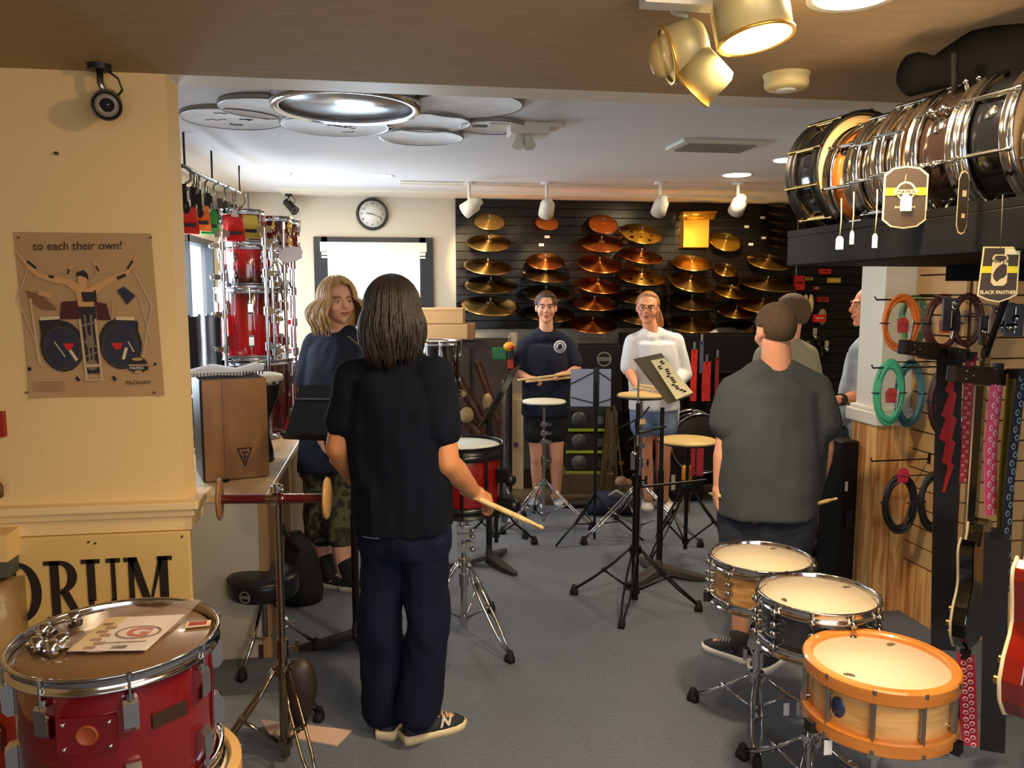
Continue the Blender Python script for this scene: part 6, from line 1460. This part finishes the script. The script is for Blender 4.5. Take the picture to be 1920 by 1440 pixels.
def person(lab,J,f,H,build,skin,spec):
    base=spec['base'];t=thing('person',lab,'person',tuple(base),group=spec.get('group'))
    J={k:(v-base) for k,v in J.items()};s=(J['shB']-J['shA']).normalized();fh=Vector((f.x,f.y,0)).normalized()
    k=H/1.75;kb=k*build;vox=spec.get('vox',.007)
    sh=(J['shB']-J['shA']);sw=sh.length/2
    s_h=(J['hipB']-J['hipA']).normalized()
    hipc=(J['hipA']+J['hipB'])/2;nk=J['neck'];shc=(J['shA']+J['shB'])/2
    def spine(inf=0.,lo=-.02,bt=1.0,skirt=0,top=True):
        L=[]
        def lv(u,hw,hd,ff=0):
            c=hipc.lerp(shc,u);ss=s_h.lerp(s,u).normalized();fr=UP.cross(ss).normalized();fr=fr if fr.dot(fh)>0 else -fr
            return ring_(c+fr*ff,ss,fr,hw+inf,hd+inf)
        bl=spec.get('belly',0)
        L.append(lv(lo,.155*kb+skirt,.105*kb+skirt+bl*.6))
        if lo<.1: L.append(lv(.14,.160*kb+skirt*.8,.108*kb+bl*.8))
        L+= [lv(.34,.146*kb*bt,.098*kb+bl),lv(.58,.152*kb*bt,.104*kb+bl*.6),lv(.80,max(.160*kb,sw*.86),.108*kb),lv(.98,sw*.96,.088*kb)]
        tp=shc.lerp(nk,.55);ss=s;fr=UP.cross(ss).normalized()
        L.append(ring_(tp,ss,fr,sw*.55+inf*.5,.070*k+inf*.5));L.append(ring_(nk,ss,fr,.058*k+inf*.4,.058*k+inf*.4))
        return L
    # body: one continuous surface
    b=MB();b.loft(spine());Mh=headframe(J['head'],spec.get('hf',f),spec.get('tilt',0),spec.get('roll',0))
    nr=spec.get('neckr',1.)*k
    for q in 'AB': b.cap(tuple(J['sh'+q]-UP*.004),.042*k,tuple(nk.lerp(J['sh'+q],.30)-UP*.004),.040*nr)
    b.cap(tuple(nk-UP*.02),.058*nr,tuple(J['head']-UP*.045*k-(spec.get('hf',f).normalized())*.018*k),.051*nr)
    head_geo(b,Mh,k*spec.get('headk',1.),spec.get('jaw',1.))
    ar=spec.get('arm',1.)*k
    for q in 'AB':
        if 'el'+q in J:
            b.cap(tuple(J['sh'+q]),.050*ar,tuple(J['el'+q]),.038*ar);m_=J['el'+q].lerp(J['wr'+q],.3)
            b.cap(tuple(J['el'+q]),.038*ar,tuple(m_),.040*ar);b.cap(tuple(m_),.040*ar,tuple(J['wr'+q]),.025*ar)
            hd=spec['hand'+q];hand(b,J['wr'+q],hd[0],hd[1],hd[2],hd[3],k*hd[4] if len(hd)>4 else k)
        lg=spec.get('leg',1.)*k
        b.cap(tuple(J['hip'+q]),.085*lg,tuple(J['kn'+q]),.055*lg);m_=J['kn'+q].lerp(J['an'+q],.32)-fh*.012
        b.cap(tuple(J['kn'+q]),.055*lg,tuple(m_),.056*lg);b.cap(tuple(m_),.056*lg,tuple(J['an'+q]),.036*lg)
        ft=spec['foot'+q];hl,to=ft[0]-base,ft[1]-base;dd=(to-hl).normalized();b.cap(tuple(J['an'+q]),.036*lg,tuple(hl+dd*.07+UP*.045),.034*k);b.cap(tuple(hl+dd*.04+UP*.04),.026*k,tuple(hl+dd*.19*k+UP*.035),.022*k)
    remesh(b,'body',skin,t,vox,2)
    # shirt
    sp=spec['shirt'];b=MB();inf=sp.get('inf',.016);b.ball(tuple(nk-UP*.045+fh*.022),(.078*k,.066*k,.05*k),14,10);b.loft(spine(inf,sp.get('hem',-.02),sp.get('bt',1.1),sp.get('skirt',.012)))
    for q in 'AB':
        b.cap(tuple(J['sh'+q]-UP*.006),.062*kb**.5,tuple(nk.lerp(J['sh'+q],.30)-UP*.004),.060*k*spec.get('neckr',1.))
        if 'el'+q in J:
            sl=sp.get('sleeve'+q,sp.get('sleeve',.62));r=sp.get('sr',.066)*kb**.5*.93
            if sl<=1:
                e=J['sh'+q].lerp(J['el'+q],sl);b.cap(tuple(J['sh'+q]-UP*.008),max(r*.88,.050*spec.get('arm',1.)*k+.019),tuple(e),r*sp.get('fl',1.08))
                d_=(J['el'+q]-J['sh'+q]).normalized();b.cyl(tuple(e),tuple(e+d_*.02),r*sp.get('fl',1.08))
            else:
                b.cap(tuple(J['sh'+q]),r,tuple(J['el'+q]),r*.88);b.cap(tuple(J['el'+q]),r*.88,tuple(J['el'+q].lerp(J['wr'+q],sl-1)),r*.72)
        else: b.ball(tuple(J['sh'+q]),.07*kb**.5)
    remesh(b,sp.get('name','shirt'),sp['m'],t,spec.get('cvox',.009),3,sp.get('fold',.009),(9,9,4),random.random()*9)
    # trousers or shorts
    pp=spec['pants'];b=MB();b.loft([ring_(hipc.lerp(shc,u),s_h,fh,w_*kb+.016,d_*kb+.014+spec.get('belly',0)*.5) for u,w_,d_ in((-.22,.150,.100),(-.10,.158,.108),(.04,.156,.106),(.20,.148,.102))])
    for q in 'AB':
        R=pp['r'];b.cap(tuple(J['hip'+q]-UP*.02),R[0]*kb,tuple(J['kn'+q]),R[1]*k) if pp['end']>1 else b.cap(tuple(J['hip'+q]-UP*.02),R[0]*kb,tuple(J['hip'+q].lerp(J['kn'+q],pp['end'])),R[1]*kb)
        if pp['end']>1:
            e=J['kn'+q].lerp(J['an'+q],pp['end']-1);b.cap(tuple(J['kn'+q]),R[1]*k,tuple(e),R[2]*k)
            b.cyl(tuple(e),tuple(e-UP*.03),R[2]*k,R[2]*k*1.02)
    remesh(b,pp.get('name','shorts'),pp['m'],t,spec.get('cvox',.009),3,pp.get('fold',.009),(9,9,6),random.random()*9)
    fm=spec['shoes']
    for q in 'AB':
        if fm.get('sock'):
            ft=spec['foot'+q];hl,to=ft[0]-base,ft[1]-base;dd=(to-hl).normalized();e=J['an'+q].lerp(J['kn'+q],fm.get('sockh',.18))
            MB().cap(tuple(hl+dd*.06+UP*.06),.040*k,tuple(e),.046*k).build('sock',fm['sock'],t)
        shoe(t,spec['foot'+q][0]-base,spec['foot'+q][1]-base,fm['m'],fm['sole'],laces=fm.get('laces'),w_=.048*k**.5,h=fm.get('h',.078))
    return t,Mh,J
def stick(a,b_,lab,t0=.0075,grp='drumsticks held by the players'):
    t=thing('drumstick',lab,'drumstick',tuple(a),0,grp);L=(b_-a).length;M=frame((0,0,0),b_-a)
    MB().lathe([(0,0),(t0*.8,.001),(t0,.006),(t0,L*.72),(t0*.5,L*.95)],12,M).build('shaft',stickm,t)
    MB().ball(tuple(M@Vector((0,0,L*.965))),(t0*.72,t0*.72,t0*1.4),10,8,M.to_3x3().to_4x4()).build('tip',stickm,t)
    return t
C=at_c
skA=skinmat('skin_tan',(196,132,88));skB=skinmat('skin_fair',(224,170,146));skC=skinmat('skin_rosy',(222,160,128));lipm=mat('lip_pink',(176,98,88),.45);lipd=mat('lip_rose',(190,110,100),.45)
blk=mat('black_tee',(14,18,31),.95,noise_s=5,noise_a=.1,spec=.15)
# --- long-haired man, back to the camera
D=2.78
J=dict(head=C(737,590,2.80),neck=C(738,672,2.79),shA=C(668,708,2.79),shB=C(812,704,2.76),elA=C(634,838,2.78),wrA=C(668,902,2.98),elB=C(838,868,2.72),wrB=C(886,920,2.90),
 hipA=C(722,978,2.80),hipB=C(794,978,2.77),knA=C(713,1165,2.80),knB=C(803,1165,2.76),anA=C(722,1335,2.82),anB=C(782,1340,2.74))
f=(FWD*.97+RGT*.2)
hb0,tb0=at_z(757,1390,0),at_z(862,1358,0)
ha0=at_z(722,1386,0)
spec=dict(base=floor_c(757,2.78),hf=(FWD+RGT*.1),vox=.005,footA=(ha0,ha0+(FWD*.95+RGT*.15)*.27),footB=(hb0,tb0+(tb0-hb0)*.06),
 handA=(RGT*.5+FWD*.6-UP*.3,RGT*.7,FWD,1.0),handB=(RGT*.75+FWD*.35-UP*.55,-RGT*.3-UP*.6+FWD*.3,FWD*.5+UP*.2,.95),
 shirt=dict(m=blk,hem=-.06,sleeve=.60,sr=.073,fl=1.12,bt=1.12,inf=.020,skirt=.010,fold=.015),arm=1.2,
 pants=dict(name='jeans',m=mat('dark_jeans',(15,21,44),.9,noise_s=7,noise_a=.3,bump=.2,bump_s=300,spec=.2),r=(.094,.080,.086),end=1.92,fold=.015),
 shoes=dict(m=mat('navy_sneaker',(26,30,44),.7),sole=mat('cream_sole',(224,208,170),.6),laces=mat('lace_cream',(196,180,140),.6)))
man,Mh,Jm=person('long-haired person seen from behind in black T-shirt and dark jeans, holding drumsticks',J,f,1.72,1.0,skA,spec)
long_hair(man,Mh,.98,hairmat('dark_brown_hair',(44,34,28)),.195,640,48,.005,26,.014,3,.0050,flare=.006)
# white letter on the outer side of the right shoe, yellow tongue
dv=(tb0-hb0).normalized();sd=dv.cross(UP);bs=floor_c(757,2.78)
Mn=Matrix((dv,UP,sd)).transposed().to_4x4();Mn.translation=hb0-bs+dv*.145+sd*.047+UP*.056
sh_=[o for o in man.children if o.name.startswith('shoe')][-1]
text('N',.055,'letter',mat('letter_white',(232,222,196),.6),sh_,Mn@Matrix.Rotation(-.0,4,'X'),.001,shear=.25,bold=.002)
# stitched back pockets on the jeans
for (px0,px1,py) in ((678,738,1006),(772,828,1012)):
    b=MB();b.tube([C(px0+(px1-px0)*i/8,py+4*math.sin(PI*i/8),2.668+.02*abs(i/4-1))-bs for i in range(9)],.0022,5);b.build('pocket_stitching',mat('stitch_blue',(70,84,120),.8),man)
tk=stick(C(862,920,2.90)+(RGT*-.0),C(1018,990,2.86),'drumstick pointing right in the hand of the long-haired person',.0105)
stick(C(620,862,2.90),C(664,915,3.02),'drumstick at the left elbow of the long-haired person')
# --- blond person in navy tee and camouflage shorts
camo=bpy.data.materials.new('camouflage');camo.use_nodes=True;nt=camo.node_tree;B=nt.nodes['Principled BSDF'];B.inputs['Roughness'].default_value=.9
tcn=nt.nodes.new('ShaderNodeTexCoord');nz=nt.nodes.new('ShaderNodeTexNoise');nz.inputs['Scale'].default_value=11;nz.inputs['Detail'].default_value=1.5;rm=nt.nodes.new('ShaderNodeValToRGB');rm.color_ramp.interpolation='CONSTANT'
nt.links.new(tcn.outputs['Object'],nz.inputs['Vector']);nt.links.new(nz.outputs['Fac'],rm.inputs[0]);nt.links.new(rm.outputs[0],B.inputs['Base Color'])
rm.color_ramp.elements[0].color=rgb(22,24,18);rm.color_ramp.elements[0].position=0;rm.color_ramp.elements[1].color=rgb(52,58,42);rm.color_ramp.elements[1].position=.42
for p_,c_ in((.50,(88,90,68)),(.60,(42,38,30)),(.68,(68,74,54))):
    e=rm.color_ramp.elements.new(p_);e.color=rgb(*c_)
J=dict(head=C(634,567,4.30),neck=C(640,622,4.34),shA=C(592,646,4.42),shB=C(688,646,4.26),elA=C(578,735,4.38),wrA=C(600,815,4.22),elB=C(700,735,4.2),wrB=C(668,800,4.05),
 hipA=C(602,850,4.42),hipB=C(655,850,4.30),knA=C(602,965,4.40),knB=C(640,965,4.28),anA=C(612,1064,4.38),anB=C(645,1072,4.28))
f2=(RGT*.62+FWD*.25).normalized();h1,h2=at_z(602,1098,0),at_z(640,1106,0)
spec=dict(base=floor_c(630,4.33),hf=(RGT*.55-FWD*.85),roll=0.05,vox=.0065,footA=(h1,h1+(RGT*.9-FWD*.3).normalized()*.27),footB=(h2,h2+(RGT*.95-FWD*.1).normalized()*.27),
 handA=(RGT*.3-UP*.9-FWD*.1,RGT*.6,FWD,.7),handB=(RGT*-.3-UP*.7-FWD*.2,RGT*-.5,-FWD,.7),arm=1.15,leg=1.1,belly=.02,jaw=1.08,
 shirt=dict(m=mat('navy_black_tee',(24,30,50),.9,noise_s=5,noise_a=.1),hem=-.14,sleeve=.72,sr=.078,fl=1.12,bt=1.2,inf=.022,skirt=.02),
 pants=dict(m=camo,r=(.100,.094,.100),end=1.28,fold=.012),shoes=dict(m=mat('black_sneaker',(22,22,24),.6),sole=mat('grey_sole',(170,168,160),.6),sock=mat('black_sock',(18,18,20),.9),sockh=.22,laces=mat('lace_white',(200,200,196),.6)))
bl,Mh,Jb=person('person with long wavy blond hair in dark T-shirt and camouflage shorts behind the music stand',J,f2,1.75,1.12,skB,spec)
long_hair(bl,Mh,1.0,hairmat('blond_hair',(196,158,104)),.185,600,44,.014,30,.038,5,.0058,flare=.045,lift=.004)
face(bl,Mh,1.0,skB,mat('brow_blond',(150,104,66),.6),lipd)
bs=spec['base'];b=MB()
for k in range(4): b.box((0,0,0),(.02,.002,.006),Matrix.Translation(C(655+6*k,632+5*k,4.14)-bs)@RZ(-.3)@RY(.5))
b.build('shirt_print',mat('shirt_print_tan',(130,120,84),.6),bl)
# --- girl in navy T-shirt, facing the camera
J=dict(head=C(1024,578,6.0),neck=C(1024,621,6.02),shA=C(988,645,6.03),shB=C(1062,644,6.03),elA=C(965,698,6.02),wrA=C(993,709,5.84),elB=C(1082,692,6.02),wrB=C(1063,701,5.82),
 hipA=C(1004,775,6.03),hipB=C(1041,775,6.03),knA=C(1007,858,6.0),knB=C(1044,858,6.0),anA=C(1008,928,6.02),anB=C(1043,928,6.02))
f3=-FWD;ga,gb=at_z(1006,937,0),at_z(1043,937,0)
spec=dict(base=floor_c(1024,6.02),hf=(-FWD+RGT*-.03),vox=.0062,headk=1.06,neckr=1.05,footA=(ga+FWD*.05,ga-FWD*.2-RGT*.03),footB=(gb+FWD*.05,gb-FWD*.2+RGT*.03),
 handA=(RGT*.8+UP*-.1-FWD*.3,-UP*.7-FWD*.3,UP,1.0,.92),handB=(-RGT*.8+UP*-.0-FWD*.3,-UP*.7,UP,1.0,.92),leg=1.0,arm=.95,
 shirt=dict(m=mat('navy_tee',(22,28,52),.9,noise_s=5,noise_a=.08),hem=-.02,sleeve=.70,sr=.068,fl=1.1,bt=1.2,inf=.018,skirt=.016),
 pants=dict(m=mat('black_shorts',(18,19,24),.8),r=(.100,.106),end=.42,fold=.008),shoes=dict(m=mat('light_sneaker',(186,190,198),.6),sole=mat('white_sole',(230,230,226),.6),laces=mat('lace_dark',(60,60,70),.6)))
g1,Mh,J1=person('dark-haired girl in navy T-shirt and black shorts holding sticks across her waist',J,f3,1.60,1.02,skC,spec)
cap_hair(g1,Mh,1.0,hairmat('dark_hair',(74,46,30)),.058,-.03,.012,.003,seed=3)
face(g1,Mh,.97,skC,mat('brow_dark',(60,40,28),.6),lipm)
MB().ball(tuple(Mh@Vector((0,-.105,.05))),(.035,.035,.035),12,8).build('hair_bun',hairmat('dark_hair',(74,46,30)),g1)
bs=spec['base'];Mg=Matrix.Translation(C(1050,650,5.86)-bs)@RZ(-YAW)@RX(PI/2);b=MB().lathe([(0,.001),(.046,.001),(.046,0)],28)
child('round_emblem',b.mesh('round_emblem',mat('emblem_white',(214,214,220),.6)),g1,Mg);o1=arc(0,0,.036,0,360,24);i1=arc(0,0,.030,0,360,24)
b=MB();b.add([(x,y,.0016) for x,y in o1+i1],[(k,k+1,25+k+1,25+k) for k in range(24)],False);b.prism([(-.02,-.016),(.004,-.024),(.02,-.006),(.012,.02),(-.012,.016)],.002,T(0,0,.0006))
child('emblem_figure',b.mesh('emblem_figure',mat('emblem_navy',(26,32,56),.7)),g1,Mg)
stick(C(970,713,5.74),C(1078,700,5.72),'upper white drumstick held flat by the girl in navy',.0095)
stick(C(985,716,5.78),C(1092,706,5.78),'lower drumstick behind the other one, held by the girl in navy',.0085)
# --- girl with glasses in white
J=dict(head=C(1214,579,5.85),neck=C(1222,622,5.88),shA=C(1188,640,5.86),shB=C(1266,640,5.9),elA=C(1178,694,5.83),wrA=C(1192,722,5.62),elB=C(1284,702,5.88),wrB=C(1258,728,5.66),
 hipA=C(1206,765,5.9),hipB=C(1246,765,5.9),knA=C(1210,856,5.88),knB=C(1243,856,5.88),anA=C(1216,930,5.9),anB=C(1244,930,5.9))
ga,gb=at_z(1214,945,0),at_z(1244,945,0)
spec=dict(base=floor_c(1226,5.88),hf=(-FWD-RGT*.25),roll=-.05,vox=.0062,headk=1.06,neckr=1.05,footA=(ga+FWD*.03,ga-FWD*.21-RGT*.04),footB=(gb+FWD*.03,gb-FWD*.21+RGT*.03),
 handA=(RGT*.4-UP*.3-FWD*.6,-UP,RGT,.8,.92),handB=(-RGT*.7-UP*.2-FWD*.4,-UP,UP,.8,.92),leg=1.08,arm=1.0,
 shirt=dict(m=mat('white_long_shirt',(226,230,240),.85),hem=-.02,sleeveA=.92,sleeveB=1.6,sr=.068,fl=1.0,bt=1.22,inf=.018,skirt=.016,fold=.008),
 pants=dict(m=mat('light_denim',(126,148,184),.85,noise_s=12,noise_a=.3),r=(.104,.108),end=.36,fold=.006),shoes=dict(m=mat('white_sneaker',(222,222,224),.6),sole=mat('white_sole',(230,230,226),.6),laces=mat('lace_dark',(60,60,70),.6)))
g2,Mh,J2=person('girl with glasses and a ponytail in white long-sleeved shirt and denim shorts',J,f3,1.62,1.06,skinmat('skin_freckled',(226,156,120)),spec)
hb_=hairmat('ginger_blond_hair',(168,116,70));cap_hair(g2,Mh,1.0,hb_,.066,-.01,.010,.002,seed=7)
face(g2,Mh,.98,skC,mat('brow_brown',(120,76,48),.6),lipm,glasses=True)
b=MB();random.seed(4)
for i in range(40):
    a=random.uniform(-.018,.018);c_=random.uniform(-.018,.018)
    b.tube([tuple(Mh@Vector(p)) for p in((.0,-.10,.05),(-.035+a*.5,-.115,.035+c_*.4),(-.070+a,-.11,-.02+c_),(-.085+a*1.4,-.10,-.08+c_*1.4),(-.10+a,-.09,-.115+c_))],.0045,5)
b.build('ponytail',hb_,g2)
stick(C(1186,727,5.5),C(1246,733,5.2),'drumstick in the right hand of the girl with glasses, over the tan pad',.0085)
stick(C(1200,722,5.45),C(1256,730,5.15),'drumstick in the left hand of the girl with glasses, near the olive desk',.0085)
# --- boy in a grey T-shirt, back to the camera
J=dict(head=C(1452,622,3.45),neck=C(1456,688,3.46),shA=C(1376,728,3.46),shB=C(1528,724,3.44),elA=C(1358,835,3.45),wrA=C(1348,905,3.46),elB=C(1546,838,3.42),wrB=C(1530,918,3.46),
 hipA=C(1398,965,3.48),hipB=C(1476,965,3.46),knA=C(1396,1085,3.48),knB=C(1466,1090,3.46),anA=C(1386,1195,3.50),anB=C(1450,1205,3.42))
ha,hb=at_z(1404,1245,0),at_z(1478,1228,0)
spec=dict(base=floor_c(1440,3.46),hf=(FWD*.9-RGT*.18),tilt=-.12,vox=.0055,footA=(ha,at_z(1322,1212,0)),footB=(hb,at_z(1412,1262,0)),
 handA=(-UP*.95-RGT*.12+FWD*.1,RGT*.8,FWD,.35),handB=(-UP*.6-RGT*.25+FWD*.3,-RGT*.5+FWD*.2,FWD,1.0),leg=1.05,arm=1.14,belly=.03,headk=1.06,neckr=1.28,
 shirt=dict(m=mat('charcoal_tee',(56,62,68),.92,noise_s=5,noise_a=.08),hem=.02,sleeve=.62,sr=.078,fl=1.1,bt=1.26,inf=.02,skirt=.018,fold=.011),
 pants=dict(m=mat('navy_shorts',(30,36,54),.85,noise_s=5,noise_a=.12),r=(.108,.100),end=.98,fold=.012),
 shoes=dict(m=mat('navy_canvas_shoe',(20,26,42),.7),sole=mat('white_sole',(230,230,226),.6),laces=mat('lace_grey',(120,124,130),.6),sock=mat('ankle_sock',(30,30,36),.9),sockh=.05))
boy,Mh,J5=person('stocky boy with short brown hair seen from behind in charcoal T-shirt and navy shorts',J,(FWD*.97-RGT*.12),1.60,1.26,skC,spec)
cap_hair(boy,Mh,1.0,mat('cropped_brown_hair',(78,60,44),.8,noise_s=160,noise_a=.35,bump=.5,bump_s=320),.045,-.028,.006,.002,-.062,seed=2)
stick(C(1350,930,3.42),C(1330,925,3.80),'drumstick end on seen in the left hand of the boy in charcoal',.0085)
stick(C(1508,950,3.42),C(1568,935,3.30),'drumstick pointing right in the hand of the boy in charcoal',.0085)
# --- man in grey shirt behind the boy
J=dict(head=C(1482,592,4.55),neck=C(1478,642,4.55),shA=C(1434,668,4.6),shB=C(1514,664,4.5),elA=C(1424,745,4.6),wrA=C(1440,800,4.5),elB=C(1520,745,4.5),wrB=C(1500,805,4.55),
 hipA=C(1452,840,4.58),hipB=C(1500,840,4.55),knA=C(1452,940,4.57),knB=C(1498,940,4.55),anA=C(1452,1030,4.57),anB=C(1496,1030,4.55))
ha,hb=at_z(1452,1052,0),at_z(1498,1052,0)
spec=dict(base=floor_c(1476,4.56),hf=(FWD*.5-RGT*.5),vox=.0075,footA=(ha,ha+FWD*.25),footB=(hb,hb+FWD*.25),
 handA=(-UP,RGT,FWD,.5),handB=(-UP,-RGT,FWD,.5),
 shirt=dict(m=mat('light_grey_tee',(140,136,120),.9),hem=-.06,sleeve=.66,sr=.070,fl=1.1,bt=1.2),
 pants=dict(name='trousers',m=mat('dark_trousers',(34,36,46),.85),r=(.092,.076,.076),end=1.9),shoes=dict(m=mat('black_sneaker',(22,22,24),.6),sole=mat('grey_sole',(170,168,160),.6)))
m6,Mh,_=person('person in pale grey T-shirt mostly hidden behind the boy in charcoal',J,FWD,1.66,1.05,skC,spec)
cap_hair(m6,Mh,.97,mat('brown_hair_short',(92,70,48),.7,noise_s=120,noise_a=.35,bump=.5,bump_s=260),.045,-.025,.010,.004,-.06,seed=9)
# --- older man at the pillar, facing left
J=dict(head=C(1630,576,4.6),neck=C(1640,626,4.62),shA=C(1614,660,4.48),shB=C(1660,660,4.8),elA=C(1614,745,4.46),wrA=C(1572,750,4.32),elB=C(1650,745,4.8),wrB=C(1590,772,4.7),
 hipA=C(1612,830,4.54),hipB=C(1640,830,4.72),knA=C(1608,932,4.54),knB=C(1640,932,4.72),anA=C(1610,1025,4.56),anB=C(1640,1015,4.74))
ha,hb=floor_c(1624,4.56),floor_c(1650,4.74)
spec=dict(base=floor_c(1628,4.62),hf=(-RGT),vox=.0065,footA=(ha,ha-RGT*.27),footB=(hb,hb-RGT*.27),belly=.035,
 handA=(-RGT*.9-FWD*.2,-UP*.5+FWD*.4,UP,.7),handB=(-RGT,FWD*-.5,UP,.7),
 shirt=dict(m=mat('pale_blue_print_shirt',(158,176,204),.85,noise_s=18,noise_a=.25),hem=-.10,sleeve=.85,sr=.074,fl=1.12,bt=1.2,inf=.022,skirt=.02),
 pants=dict(name='jeans',m=mat('blue_jeans',(44,56,84),.85),r=(.096,.078,.080),end=1.92),shoes=dict(m=mat('black_sneaker',(22,22,24),.6),sole=mat('grey_sole',(170,168,160),.6)))
m7,Mh,J7=person('older man in pale blue shirt with black wristwatch, half behind the white pillar',J,-RGT,1.76,1.1,skinmat('skin_ruddy',(220,146,118)),spec)
cap_hair(m7,Mh,1.0,mat('grey_brown_hair',(150,128,104),.7,noise_s=90,noise_a=.3,bump=.4,bump_s=200),.075,-.02,.006,.003,-.06,seed=5)
face(m7,Mh,1.0,skC,mat('brow_grey',(150,120,96),.6),lipd)
w0=J7['wrA'].lerp(J7['elA'],.12);ax=(J7['wrA']-J7['elA']).normalized();MB().cyl(tuple(w0-ax*.012),tuple(w0+ax*.012),.034,n=20).box((0,0,.0),(.03,.03,.012),frame(w0+FWD*-.032,-FWD)).build('wristwatch',blackp,m7)
